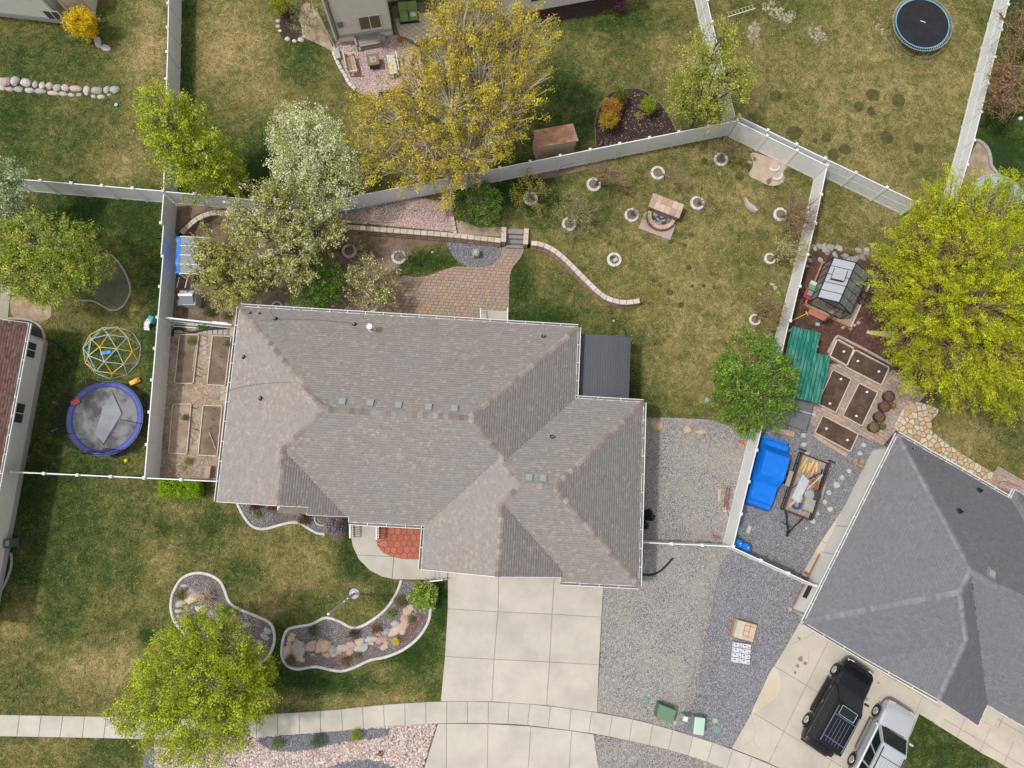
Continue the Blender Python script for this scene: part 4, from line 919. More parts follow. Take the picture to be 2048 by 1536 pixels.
MB().bar(b0 + n4 * .05 + Vector((0, 0, .15)), b1 + n4 * .05 + Vector((0, 0, .15)), .08, .35).build('foundation', MATS['foundation_grey'], house4)
MB().box(((b0 + b1) / 2 - n4 * 2 + Vector((0, 0, 3.2))), (7, 5, .2), math.atan2(d4.y, d4.x)).build('roof', DECK, house4)

# --- house at the top centre with the garden furniture
house5 = thing('house', 'tall cream sided house at the top centre behind the fire table and bench', 'house', P(760, 20))
c0, c1 = P(679, 86), P(786, 71); d5 = (c1 - c0).normalized(); n5 = Vector((d5.y, -d5.x, 0)); back = -n5
def sided(a, b, h, name='wall'):
    """a wall with horizontal lap boards"""
    a, b = Vector((a.x, a.y, 0)), Vector((b.x, b.y, 0)); d = (b - a).normalized(); nn = Vector((d.y, -d.x, 0)); z0 = T(a.x, a.y) - .1
    w_ = MB().prism([tuple(q[:2]) for q in (a, b, b - nn * .2, a - nn * .2)], z0, z0 + h).build(name, SIDING, house5)
    mb = MB(); k = int(h / .2)
    for i in range(1, k): z = z0 + i * .2; mb.add([a + nn * .025 + Vector((0, 0, z)), b + nn * .025 + Vector((0, 0, z)), b + nn * .004 + Vector((0, 0, z + .2)), a + nn * .004 + Vector((0, 0, z + .2)), a + Vector((0, 0, z)), b + Vector((0, 0, z))], [(0, 1, 2, 3), (4, 5, 1, 0)])
    mb.build('siding_boards', SIDING, w_, kind='stuff')
sided(c0, c1, 5.8); sided(c0 - n5 * 6, c0, 5.8); sided(c1, c1 - n5 * 2.6, 5.8)
e0 = c1 - n5 * 2.4; e1 = P(905, 52) ; e1 = e1 - n5 * .2; sided(e0, e0 + d5 * 3.7, 5.8)
g0, g1 = P(905, 52), P(1232, -8); sided(g0, g1, 5.8); sided(g0 - n5 * 3, g0, 5.8)
sided(g1, g1 - n5 * 8, 5.8); sided(c0 - n5 * 8, c0, 5.8)
for k, (x_, y_, sx, sy, z_) in enumerate(((8.6, 5.2, 18.5, 6, 6.45), (1.6, 1.0, 4.2, 3.2, 6.44), (12.3, 1.2, 9.8, 3.0, 6.44))): MB().box(c0 + d5 * x_ - n5 * y_ + Vector((0, 0, z_)), (sx, sy, .2), math.atan2(d5.y, d5.x)).build('roof', DECK, house5)
sided(g1 - n5 * 8, c0 - n5 * 8, 5.8)
window(onwall(c0, c1, 722, 61, 1.0), onwall(c0, c1, 765, 57, 1.0), 1.0, 2.25, house5, tuple(n5[:2]), shut=True, glass=GLASSB, zb=.6)
window(onwall(g0, g1, 1062, 8, 1.0), onwall(g0, g1, 1095, 2, 1.0), .95, 2.0, house5, tuple(n5[:2]), zb=.6)
window(onwall(g0, g1, 935, 25, 1.0), onwall(g0, g1, 975, 18, 1.0), .95, 2.0, house5, tuple(n5[:2]), zb=.6)
for a in (c0 + n5 * .04 + d5 * .06, c0 + n5 * .05 + d5 * .0):
    pass
MB().bar(c0 + n5 * .09 + d5 * .08 + Vector((0, 0, .6)), c0 + n5 * .09 + d5 * .08 + Vector((0, 0, 6.2)), .09, .07).build('downspout', mat('brown_metal', (.16, .13, .11), rough=.5), house5)
MB().bar(c0 + n5 * .04 - d5 * .12 + Vector((0, 0, .5)), c0 + n5 * .04 - d5 * .12 + Vector((0, 0, 6.2)), .26, .1).build('corner_board', WHITE, house5)
q = Vector((*onwall(c0, c1, 680, 47, 1.9), 2.45)); MB().box(q + n5 * .12, (.34, .2, .26), math.atan2(d5.y, d5.x)).build('meter_box', mat('green_grey', (.16, .19, .18), rough=.5), house5)
MB().bar(c0 + n5 * .06 + Vector((0, 0, .68)), c1 + n5 * .06 + Vector((0, 0, .68)), .06, .2).build('foundation', MATS['foundation_grey'], house5)
# ---------------------------------------------------------------- fences
VINYL = mat('white_vinyl', (.76, .77, .77), (.71, .72, .72), scale=1.5, rough=.45)
VINYLG = mat('grey_vinyl', (.76, .76, .75), (.70, .70, .69), scale=1.2, rough=.5)
def post_mesh(h=1.9, s=.13):
    mb = MB(); mb.box((0, 0, h / 2 - .1), (s, s, h + .2)); return meshof(mb, 'post', VINYL)
def cap_mesh(h=1.9, s=.13):
    mb = MB(); e = s / 2 + .02; mb.box((0, 0, h + .015), (s + .04, s + .04, .03)); vs = [(-e, -e, h + .03), (e, -e, h + .03), (e, e, h + .03), (-e, e, h + .03), (0, 0, h + .085)]
    mb.add(vs, [(0, 1, 4), (1, 2, 4), (2, 3, 4), (3, 0, 4)]); return meshof(mb, 'post_cap', VINYL)
PM, CM = post_mesh(), cap_mesh()
PCACHE = {}
def fence(label, px, slat=False, h=1.83, sp=1.86, group=None, name='vinyl_fence', grey=True, first=True, last=True, hh=None):
    top = [PH(u, v, h) for u, v in px]; pts = []
    for a, b in zip(top, top[1:]):
        L_ = (b - a).length; n = max(1, round(L_ / sp)); pts += [a.lerp(b, i / n) for i in range(n)]
    pts.append(top[-1]); m = pts[len(pts) // 2]; f = thing(name, label, 'fence', (m.x, m.y, T(m.x, m.y)), group)
    M = VINYLG if grey else VINYL
    for i, p in enumerate(pts):
        if (i == 0 and not first) or (i == len(pts) - 1 and not last): continue
        d = (pts[min(i + 1, len(pts) - 1)] - pts[max(i - 1, 0)]); o = inst('post', PM, f, (p.x, p.y, T(p.x, p.y) + (h - 1.83)), math.atan2(d.y, d.x)); inst('post_cap', CM, o, (p.x, p.y, T(p.x, p.y) + (h - 1.83)), 0)
        o.children[0].rotation_euler = (0, 0, 0); 
    for a, b in zip(pts, pts[1:]):
        d = b - a; L_ = Vector(d[:2]).length - .13; zg = (T(a.x, a.y) + T(b.x, b.y)) / 2; k = round(L_, 2)
        if (k, slat, h, grey) not in PCACHE:
            r = (meshof(MB().box((0, 0, h - .05), (L_, .055, .10)), 'rail', VINYL), meshof(MB().box((0, 0, .10), (L_, .055, .14)), 'rail', VINYL))
            mb = MB()
            if slat:
                nb = max(1, round(L_ / .152)); w_ = L_ / nb
                for j in range(nb): mb.box((-L_ / 2 + (j + .5) * w_, 0, h / 2 + .03), (w_ - .022, .034, h - .24))
                mb.box((0, 0, h / 2 + .03), (L_, .008, h - .24)); mb.box((0, 0, h * .52), (L_, .05, .07))
            else:
                nb = max(1, round(L_ / .29)); w_ = L_ / nb
                for j in range(nb): mb.box((-L_ / 2 + (j + .5) * w_, 0, h / 2 + .03), (w_ - .003, .034, h - .24))
            PCACHE[(k, slat, h, grey)] = (meshof(mb, 'panel', M), r)
        pm_, rm = PCACHE[(k, slat, h, grey)]; c = (a + b) / 2; ang = math.atan2(d.y, d.x)
        o = inst('panel', pm_, f, (c.x, c.y, zg + (h - 1.83)), ang); [inst('rail', r_, f, (c.x, c.y, zg + (h - 1.83)), ang) for r_ in rm]
    return f
G = None
fence('grey-white vinyl fence along the top left, right of the boulder row lawn', [(338, -40), (335, 105), (327, 382)], last=False)
fence('vinyl fence above the blue trampoline lawn, from the pale tree to the corner post', [(-60, 351), (20, 357), (327, 382)])
fence('long vinyl fence beside the vegetable plot, separating it from the blue trampoline', [(327, 386), (289, 955)], first=False)
fence('longest vinyl fence, behind the big trees from the corner post past the small shed', [(327, 383), (452, 394), (612, 411), (727, 389), (1000, 336), (1474, 241)], first=False)
fence('short grey vinyl fence above the bare dirt patch with the broken rings', [(1474, 243), (1654, 331)], first=False)
fence('ribbed white vinyl fence below the spotted lawn, slanting to the yellow-green willow', [(1478, 233), (1650, 317), (1835, 405)], slat=True, grey=False)
fence('ribbed white vinyl fence hidden partly by the tree with loose crown at the top', [(1405, -40), (1424, 44), (1471, 236)], slat=True, grey=False, last=False)
fence('ribbed white vinyl fence on the right of the black trampoline beside the bare branched tree', [(2029, -40), (2001.7, 61), (1975.5, 169), (1948, 281), (1905, 430)], slat=True, grey=False)
fence('long vinyl fence between the fruit trees and the greenhouse, down to the blue tarp', [(1654, 333), (1630, 447), (1599, 573), (1560, 712), (1528, 838), (1497, 963), (1466, 1093)], grey=True, first=False)
fence('vinyl fence from the two blue barrels to the wall of the slate-grey house', [(1466, 1095), (1632, 1172)], first=False, grey=False)
fence('vinyl fence across the gravel yard from the brown-grey house to the blue barrels', [(1282, 1085), (1465, 1093)], last=False, grey=False)
fence('vinyl fence below the blue trampoline ending at the house by the green hedge', [(-20, 941), (22, 944), (289, 956), (437, 963)], grey=False)
# white lattice screen above the vegetable plot
tr = thing('lattice_fence', 'white lattice fence above the vegetable plot beside the black hose', 'fence', P(395, 650))
a, b = PH(334, 636, 1.2), PH(462, 650, 1.2); d = (b - a).normalized()
for q in (a, a.lerp(b, .5), b): MB().bar((q.x, q.y, 0), (q.x, q.y, 1.3), .09).build('post', VINYL, tr)
for z in (1.2, .35): MB().bar((a.x, a.y, z), (b.x, b.y, z), .08, .07).build('rail', VINYL, tr)
for i in range(22):
    q = a.lerp(b, (i + .5) / 22); MB().bar((q.x, q.y, .38), (q.x, q.y, 1.17), .05, .02, up=d).build('slat', VINYL, tr)
MB().bar((a.x, a.y, 1.26), (b.x, b.y, 1.26), .08, .03).build('top_rail', WHITE, tr)
a, b = PH(425, 645, 1.25), PH(455, 648, 1.25); MB().bar(a, b, .15, .04).build('cap_board', WHITE, tr)

# ---------------------------------------------------------------- retaining walls with cap stones and blocks
CAPM = mat('cap_stone', (1, 1, 1), (.84, .84, .84), scale=6, rough=.9, bump=.3, attr=True)
def retaining(name, label, px, z_top=None, capw=.30, blk=.42, capc=(.56, .47, .40), blc=(.34, .23, .17), courses=3, hcap=.09, above=.07, spl=0, body=True, group=None):
    zt = ZT + above if z_top is None else z_top; pts = [P0(u, v, zt + hcap) for u, v in (spline(px, spl) if spl else px)]
    n = max(1, round(sum((b - a).length for a, b in zip(pts, pts[1:])) / blk)); rs = [Vector(q) for q in resample(pts, n)]
    c = rs[len(rs) // 2]; t_ = thing(name, label, 'wall', (c.x, c.y, 0), group); nr = []
    for i in range(n + 1):
        d = (rs[min(i + 1, n)] - rs[max(i - 1, 0)]).normalized(); nr.append(Vector((-d.y, d.x)))
    def strip(i, off0, off1, e=.006):
        a, b = rs[i].lerp(rs[i + 1], e / blk), rs[i + 1].lerp(rs[i], e / blk); return [tuple(a + nr[i] * off0), tuple(b + nr[i + 1] * off0), tuple(b + nr[i + 1] * off1), tuple(a + nr[i] * off1)]
    for i in range(n):
        t = random.uniform(.9, 1.07); MB().prism(strip(i, -capw / 2, capw / 2), zt, zt + hcap, col=tuple(q * t for q in capc), inset=.012).build('cap_stone', CAPM, t_)
    if body:
        for k in range(courses):
            z1 = zt - k * (zt + .0) / courses; z0 = zt - (k + 1) * (zt) / courses
            for i in range(n):
                t = random.uniform(.8, 1.15); o = -capw / 2 + .03 - .035 * k - random.uniform(0, .012)
                MB().prism(strip(i, o, capw / 2 - .04), z0 + (.006 if k < courses - 1 else -.08), z1 - .004, col=tuple(q * t for q in blc), inset=.01).build('block', CAPM, t_)
    return t_
retaining('retaining_wall', 'curved retaining wall with tan cap stones in the back left corner beside the blue canopy', [(362, 466), (378, 450), (400, 434), (430, 425), (470, 428), (530, 436)], spl=4)
retaining('retaining_wall', 'straight retaining wall with pale cap stones below the pink gravel, left of the steps', [(530, 436), (600, 444), (735, 457), (905, 470), (1002, 481)])
retaining('retaining_wall', 'S-curved retaining wall with pink-white cap stones right of the steps on the lawn', [(1062, 486), (1082, 488), (1106, 499), (1130, 518), (1160, 548), (1188, 576), (1212, 595), (1240, 604), (1262, 604), (1280, 601)], spl=3, capc=(.60, .50, .46))
for u0, v0, u1, v1, lb in ((1008, 454, 1007, 484, 'stone pier on the left of the three steps'), (1053, 457, 1051, 489, 'stone pier on the right of the three steps')):
    a, b = P0(u0, v0, .78), P0(u1, v1, .78); t_ = thing('pier', lb + ' above the patio', 'pier', (a.x, a.y, 0)); d = b - a
    for i in range(3): q0, q1 = a + d * (i / 3 + .008), a + d * ((i + 1) / 3 - .008); MB().bar(q0, q1, .30, .09, col=(.58, .48, .40)).build('cap_stone', CAPM, t_)
    for k in range(3):
        for i in range(2): q0, q1 = a + d * (i / 2 + .01), a + d * ((i + 1) / 2 - .01); z = .62 - k * .23; t = random.uniform(.85, 1.1); MB().bar((q0.x, q0.y, z), (q1.x, q1.y, z), .25, .222, col=(.34 * t, .24 * t, .18 * t)).build('block', CAPM, t_)
st = thing('steps', 'grey-brown stone steps rising from the patio between two piers', 'steps', P(1029, 480))
for i in range(4):
    v0, v1 = 496 - i * 9.5, 496 - (i + 1) * 9.5; z = .16 * (i + 1) - .02
    a, b, c_, d_ = [P0(u, v, z) for u, v in ((1012, v0), (1047, v0 + 2), (1048, v1 + 1), (1013, v1 - 1))]; t = random.uniform(.9, 1.05)
    MB().prism([tuple(q[:2]) for q in (a, b, c_, d_)], -.05, z, col=(.30 * t, .265 * t, .245 * t)).build('step', CAPM, st)
    MB().prism([tuple(q[:2]) for q in (a, b, a.lerp(d_, -.06) + (b - a), a.lerp(d_, -.06))][:0] or [tuple(a[:2]), tuple(b[:2]), tuple(b.lerp(c_, .12)[:2]), tuple(a.lerp(d_, .12)[:2])], z - .03, z + .012, col=(.16, .145, .14)).build('nosing', CAPM, st)
ed = thing('stone_edging', 'short line of pale edging stones between the pink gravel and the green bush', 'edging', P(909, 452))
for i in range(4):
    a, b = P(905 + i * 1.6, 436 + i * 9), P(906 + i * 1.6, 444 + i * 9); MB().bar(a + Vector((0, 0, .1)), b + Vector((0, 0, .1)), .2, .2, col=(.50, .45, .40)).build('edging_stone', CAPM, ed)
ed = thing('stone_edging', 'row of grey edging blocks at the foot of the fence above the pink gravel', 'edging', P(750, 408))
for i in range(20):
    t = i / 20; u, v = 662 + 175 * t, 431 - 38 * t; a, b = P(u, v), P(u + 7.8, v - 1.7); k = random.uniform(.8, 1.1); MB().bar(a + Vector((0, 0, .08)), b + Vector((0, 0, .08)), .22, .16, col=(.36 * k, .345 * k, .34 * k)).build('block', CAPM, ed)
# garden kerbs
def kerb(label, px, w_=.15, h=.09, col=(1, 1, 1), closed=False, seg=1.25, name='garden_kerb', sp=4, cat='kerb', piece='kerb_segment', M=CURBM, gap=.006):
    pts = [P(u, v) for u, v in (spline(px, sp, closed) if sp else px)]
    if closed: pts.append(pts[0])
    L_ = sum((b - a).length for a, b in zip(pts, pts[1:])); n = max(1, round(L_ / seg)); sub = max(1, int(round(seg / .25))); rs = [Vector(q) for q in resample(pts, n * sub)]
    c = rs[len(rs) // 2]; z = T(c.x, c.y); t_ = thing(name, label, cat, (c.x, c.y, z)); N = n * sub
    nr = []
    for i in range(N + 1): d = (rs[min(i + 1, N)] - rs[max(i - 1, 0)]).normalized(); nr.append(Vector((-d.y, d.x)))
    for k in range(n):
        i0, i1 = k * sub, (k + 1) * sub; idx = list(range(i0, i1 + 1)); P_ = [rs[i].copy() for i in idx]
        P_[0] = P_[0] + (P_[1] - P_[0]).normalized() * gap; P_[-1] = P_[-1] + (P_[-2] - P_[-1]).normalized() * gap
        mb = MB(); vs = []
        for q, i in zip(P_, idx):
            zz = T(q.x, q.y)
            for off, hh in ((-w_ / 2, -.03), (-w_ / 2, h * .7), (-w_ / 4, h), (w_ / 4, h), (w_ / 2, h * .7), (w_ / 2, -.03)): p_ = q + nr[i] * off; vs.append((p_.x, p_.y, zz + hh))
        m_ = len(P_); fs = [(a * 6 + j, a * 6 + j + 1, (a + 1) * 6 + j + 1, (a + 1) * 6 + j) for a in range(m_ - 1) for j in range(5)] + [tuple(range(5, -1, -1)), tuple((m_ - 1) * 6 + j for j in range(6))]
        t = random.uniform(.93, 1.06); mb.add(vs, fs, tuple(q * t for q in col)).build(piece, M, t_)
    return t_
kerb('white concrete kerb curving round the gravel bed under the left front of the house', [(475, 1007), (486, 1029), (504, 1052), (528, 1058), (556, 1051), (582, 1045), (600, 1046), (616, 1056), (634, 1066), (650, 1068)])
kerb('small pale kerb ring round the dark mulch beside the lilac', [(630, 1035), (631, 1043), (637, 1049), (650, 1051)], w_=.07)
LBk = [(375, 1272), (362, 1259), (350, 1243), (343, 1222), (343, 1200), (349, 1180), (365, 1156), (391, 1146), (418, 1149), (440, 1162), (450, 1181), (459, 1204), (479, 1218), (518, 1234), (541, 1246), (549, 1268), (547, 1292), (530, 1320), (490, 1334), (440, 1330), (400, 1300)]
kerb('white concrete kerb of the pear-shaped rock bed above the lower left tree', LBk, closed=True)
RBk = [(803, 1160), (797, 1178), (786, 1199), (768, 1222), (734, 1247), (706, 1256), (680, 1243), (651, 1235), (625, 1248), (596, 1253), (575, 1259), (566, 1282), (564, 1310), (573, 1329), (594, 1338), (630, 1333), (656, 1338), (682, 1342), (708, 1335), (740, 1320), (771, 1314), (807, 1299), (838, 1274), (857, 1243), (861, 1219), (864, 1195)]
kerb('white concrete kerb of the long winding rock bed beside the driveway lawn', RBk)
kerb('pale kerb in an open loop round the shaded bed under the left yard tree', [(214, 508), (225, 512), (240, 528), (252, 548), (260, 570), (260, 588), (250, 608), (236, 620), (220, 620), (205, 612), (185, 602), (155, 602)], w_=.10, col=(.62, .58, .52))
kerb('tan kerb round the black mulch corner above the reddish brown roof', [(15, 637), (40, 638), (62, 641), (78, 650), (87, 662), (91, 680)], w_=.14, col=(.66, .58, .5))
kerb('tan kerb at the far left edge beside the cream house wall', [(22, 1105), (24, 1125), (18, 1150), (4, 1178), (-20, 1200)], w_=.12, col=(.7, .65, .58))
kerb('grey block kerb curving round the dirt corner beside the right ribbed fence', [(1951, 281), (1966, 290), (1976, 306), (1979, 322), (1980, 332), (1992, 348), (2010, 366)], w_=.2, h=.2, seg=.5, col=(.62, .62, .62))
kerb('thin metal edging of the round dark mulch bed below the loose crowned tree', [(1193, 302), (1190, 250), (1200, 212), (1222, 185), (1262, 177), (1290, 182), (1318, 205), (1340, 235), (1352, 262)], w_=.05, h=.05, col=(.35, .28, .24))
kerb('white stone edging along the garden side of the patio furniture', [(667, 104), (672, 118), (682, 138), (690, 150), (697, 165), (712, 180)], w_=.22, h=.12, seg=.35, col=(1.0, .98, .94), gap=.02)

# ---------------------------------------------------------------- boulders and rock rows
ROCKG = mat('boulder', (1, 1, 1), (.75, .74, .73), scale=3.5, rough=.95, bump=.5, bscale=12, attr=True, lo=.3, hi=.7)
def rockrow(name, label, items, pal, zf=.55, cat='rocks', seed=2, piece='stone', jag=.16):
    """items: (u, v, ru, rv, rot_deg, [palette index]) in photo pixels"""
    rr = random.Random(seed); c = P(items[0][0], items[0][1]); t_ = thing(name, label, cat, c)
    for it in items:
        u, v, ru, rv, rot = it[:5]; p = P(u, v); col = pal[it[5]] if len(it) > 5 else rr.choice(pal); t = rr.uniform(.9, 1.1)
        MB().rock(p, ru / 32, rv / 32, min(ru, rv) / 32 * zf * rr.uniform(.8, 1.2), math.radians(-rot), col=tuple(q * t for q in col), seed=rr.random(), jag=jag, n=9).build(piece, ROCKG, t_, smooth=False)
    return t_
gp = [(.46, .43, .40), (.50, .40, .36), (.52, .47, .43), (.42, .41, .40), (.54, .44, .40), (.48, .46, .44)]
top = [(-8, 160, 9, 9, 0), (3, 165, 8, 11, 0), (14, 164, 9, 10, 0, 1), (31, 163, 9, 11, 20), (53, 166, 12, 9, 10), (71, 169, 6, 8, 0, 1), (85, 172, 7, 9, 0), (100, 172, 8, 8, 0), (115, 176, 9, 8, 0, 3), (131, 176, 8, 8, 0), (152, 178, 13, 7, 3, 1), (174, 180, 7, 9, 0), (194, 182, 12, 8, 0), (214, 180, 7, 8, 0), (230, 180, 10, 8, 0, 3)]
bot = [(6, 177, 7, 5, 0, 1), (20, 179, 9, 5, 5, 1), (37, 179, 10, 6, 5), (60, 181, 10, 6, 5), (81, 183, 12, 6, 5), (107, 187, 12, 5, 8), (126, 188, 9, 5, 8), (143, 190, 7, 4, 5, 1), (159, 190, 6, 4, 0, 3), (173, 187, 5, 4, 20), (187, 193, 6, 4, 10), (202, 194, 8, 5, 0), (218, 190, 4, 2.5, 0)]
rockrow('boulder_wall', 'low double row of rounded pink and grey boulders across the top left lawn', top + bot, gp, .75, 'rock wall', jag=.10)
rockrow('boulders', 'two pale boulders at the foot of the yellow flowering shrub', [(196, 84, 7, 13, -20), (211, 96, 11, 7, 20)], [(.56, .52, .48)], .5)
rp_ = [(.52, .38, .27), (.48, .30, .24), (.50, .33, .28), (.56, .46, .36), (.42, .40, .40), (.36, .36, .37), (.58, .42, .28), (.46, .40, .34)]
rr = random.Random(12); items = [(577, 1303, 9, 15, 10, 7), (597, 1298, 16, 14, 30, 7), (622, 1293, 13, 10, -15, 2), (647, 1292, 14, 13, 10, 6), (663, 1297, 12, 7, 5, 5), (654, 1309, 10, 5, 0, 1), (667, 1308, 7, 5, 0, 2), (686, 1296, 14, 8, -10, 7), (700, 1303, 8, 7, 0, 2), (703, 1290, 10, 8, 0, 2), (720, 1283, 10, 7, 0, 3), (723, 1296, 14, 7, -15, 4), (743, 1278, 12, 6, -10, 4), (743, 1287, 6, 3, 0, 6), (764, 1279, 12, 6, -20, 1), (774, 1264, 9, 7, -10, 5), (790, 1262, 14, 8, -30, 3), (789, 1247, 9, 6, -20, 4), (810, 1248, 13, 9, -50, 0), (808, 1236, 9, 7, -20, 2), (815, 1222, 9, 8, -30, 0), (822, 1215, 8, 7, 0, 3), (804, 1262, 7, 6, 0, 7), (582, 1277, 7, 6, 0, 3), (586, 1270, 5, 4, 0, 6), (591, 1283, 6, 4, 0, 2), (578, 1286, 5, 4, 0, 0), (597, 1316, 9, 5, -10, 3), (604, 1319, 6, 4, 0, 0), (769, 1294, 8, 5, -20, 3), (772, 1284, 5, 3, 0, 0), (636, 1302, 6, 4, 0, 4), (677, 1303, 6, 4, 0, 4), (625, 1309, 4, 3, 0, 1), (757, 1268, 6, 4, 0, 1)]
rockrow('rock_border', 'row of angular tan, pink and grey rocks through the long winding bed', items, rp_, .6, 'rocks', jag=.26)
items = [(384, 1197, 12, 9, -25, 3), (399, 1192, 10, 8, 0, 1), (374, 1190, 6, 9, 0, 3), (362, 1207, 10, 6, -10, 7), (368, 1171, 6, 3, 0, 6), (404, 1220, 14, 8, 20, 3), (419, 1228, 7, 6, 0, 5), (430, 1230, 14, 8, 40, 5), (356, 1222, 7, 3, 5, 3), (356, 1233, 3, 4, 0, 3), (495, 1249, 7, 5, 20, 4), (535, 1262, 8, 5, 30, 4), (530, 1272, 9, 6, 30, 5), (520, 1285, 7, 5, 0, 4), (385, 1182, 8, 4, 30, 5), (410, 1200, 8, 5, 0, 1)]
rockrow('rock_group', 'pink and grey rocks lying round the dried grass in the pear-shaped bed', items, rp_, .55, 'rocks', jag=.25)
for u, v, ru, rv, lb in ((1313, 851, 13, 10, 'tan boulder nearest the roof at the top of the gravel yard'), (1376, 859, 9, 8, 'small jagged tan boulder in the middle of three at the top of the gravel yard'), (1404, 864, 11, 6, 'flat oblong tan boulder nearest the round green tree')):
    tag(MB().rock(P(u, v), ru / 32, rv / 32, .2, 0.1, col=(.56, .40, .27), seed=u, n=10).build('boulder', ROCKG, loc=P(u, v)), lb, 'boulder', 'boulders at the top of the gravel yard')
rr = random.Random(31); items = [(1625 + i * 6.2 + rr.uniform(-3, 3), 500 + rr.uniform(-10, 14) + (8 if i > 10 else 0), rr.uniform(5, 9), rr.uniform(4, 7), rr.uniform(0, 90)) for i in range(19)] + [(1618, 520, 6, 5, 0), (1612, 532, 5, 4, 0), (1640, 520, 6, 5, 30), (1740, 545, 7, 5, 0), (1748, 555, 6, 5, 0)]
rockrow('rock_heap', 'jumbled grey-tan rocks heaped between the fence and the top of the greenhouse', items, [(.40, .37, .33), (.36, .35, .35), (.46, .41, .35), (.33, .31, .30)], .8, 'rocks', jag=.3)
c = P(1500, 410); prof = [(1486, 395), (1490, 397), (1494, 405), (1503, 409), (1511, 417), (1516, 424), (1511, 427), (1500, 422), (1492, 415), (1488, 405)]
tag(MB().prism(W2(prof), T(c.x, c.y) - .05, T(c.x, c.y) + .22, col=(.50, .40, .39), inset=.08).build('rock_slab', ROCKG, loc=c), 'mauve comma-shaped rock lying on the lawn right of the fire pit', 'rock')
items = [(1505, 312, 5, 4, 0), (1509, 319, 4, 5, 0), (1500, 325, 5, 3, 20), (1538, 362, 5, 8, 30), (1542, 355, 4, 4, 0), (1570, 360, 4, 5, 0)]
rockrow('rubble', 'small scattered pinkish rubble on the bare dirt below the top right fence', items, [(.42, .33, .28), (.20, .15, .13)], .5, 'rubble', jag=.3)
items = [(562 + dx, 40 + dy, r, r * .8, 0) for dx, dy, r in ((-6, 2, 5), (-6, 13, 5), (-2, 22, 4), (13, 38, 6), (27, 42, 5), (40, 40, 7), (47, 33, 5))]
rockrow('bed_stones', 'pale stones edging the dark mulch bed left of the tall cream house', items, [(.56, .52, .46)], .6)
items = [(1640 + 60 * 0 + x, y, r, r * .8, rot) for x, y, r, rot in ((50, 650, 6, 0), (42, 646, 5, 20), (60, 655, 6, 40), (68, 650, 5, 0), (45, 655, 4, 0), (76, 645, 5, 10))]
rockrow('brick_rubble', 'loose grey and pink bricks at the lower corner of the greenhouse planter', items, [(.45, .38, .33), (.40, .40, .40), (.48, .33, .28)], .5, 'rubble', jag=.1)
items = [(1556, 650, 0, 0, 0)][:0] + [(1475 + 90, 680, 4, 3, 0)][:0] + [(1560 - 10, 575, 5, 4, 0), (1556, 585, 4, 3, 0), (1545, 569, 5, 3, 20), (1530, 598, 6, 3, 0), (1522, 605, 4, 3, 0), (1520, 588, 4, 3, 30)]
rockrow('rubble', 'scattered pale rubble on the lawn beside the fence below the tan leaved tree', items, [(.42, .36, .28), (.36, .30, .24)], .3, 'rubble', jag=.3)

# ---------------------------------------------------------------- white scalloped tree rings
SOILC = mat('ring_soil', (.17, .12, .085), (.24, .18, .12), scale=10, rough=1, bump=.8)
RINGM = mat('ring_concrete', (.60, .61, .60), (.44, .44, .42), scale=7, rough=.9, bump=.3, lo=.35, hi=.7)
def ring_piece(c, r0, r1, a0, a1, h=.14):
    mb = MB(); n = 9; vs = []
    for j in range(n + 1):
        a = a0 + (a1 - a0) * j / n; s_ = 1 + .02 * math.cos(j * 2 * PI / 3)
        for r, z in ((r0, -.03), (r0, h), (r0 + (r1 - r0) * .5, h * 1.0), (r1 * s_, h * .85), (r1 * s_, -.03)): vs.append(c + Vector((r * math.cos(a), r * math.sin(a), z)))
    fs = [(j * 5 + k, (j + 1) * 5 + k, (j + 1) * 5 + k + 1, j * 5 + k + 1) for j in range(n) for k in range(4)] + [(0, 1, 2, 3, 4), tuple(n * 5 + k for k in (4, 3, 2, 1, 0))]
    return mb.add(vs, fs)
RINGS = [(1441, 320, 15, 'white tree ring nearest the top fence corner, with a sparse olive tree'), (1315, 347, 15, 'white tree ring with bare twigs between the fence and the fire pit'), (1187, 370, 15, 'white tree ring under the pink and brown twigs'),
         (1061, 398, 15, 'white tree ring under the olive-leaved tree nearest the green bush'), (1138, 449, 15, 'white tree ring under the pale green wide tree'), (1263, 431, 15, 'white tree ring touching the left of the fire pit'),
         (1394, 407, 15, 'white tree ring just right of the fire pit'), (1560, 430, 15, 'white tree ring with the dark bare trunk beside the right fence'), (1228, 520, 15, 'white tree ring with no tree and a brick inside, alone on the lawn'),
         (1539, 518, 12, 'white tree ring with the tan-leaved tree beside the right fence'), (1509, 640, 12, 'white tree ring above the round green tree'), (798, 515, 15, 'white tree ring with a bare grey tree above the patio'),
         (699, 503, 15, 'white tree ring at the right edge of the big pale cherry tree'), (555, 614, 12, 'white tree ring half hidden by the left part of the roof edge'), (744, 614, 12, 'white tree ring half hidden under the white flowered tree at the roof edge')]
for u, v, r, lb in RINGS:
    c = P(u, v); t_ = thing('tree_ring', lb, 'tree ring', c, 'white concrete rings round the fruit trees'); a = random.uniform(0, 2)
    R_o = r / 33; k = 4 if r > 13 else 2
    for i in range(k): ring_piece(c, R_o * .66, R_o, a + i * 2 * PI / k + .03, a + (i + 1) * 2 * PI / k - .03).build('ring_segment', RINGM, t_)
    MB().lathe(c, [(R_o * .67, .05), (R_o * .3, .07), (0, .08)], 16).build('soil', SOILC, t_)
    if u == 1228: MB().box(c + Vector((.06, -.03, .12)), (.28, .2, .1), .5, col=(.52, .42, .34)).build('brick', CAPM, t_); MB().rock(c + Vector((-.1, .1, .07)), .15, .12, .05, 0, seed=3).build('tuft', DGR, t_)
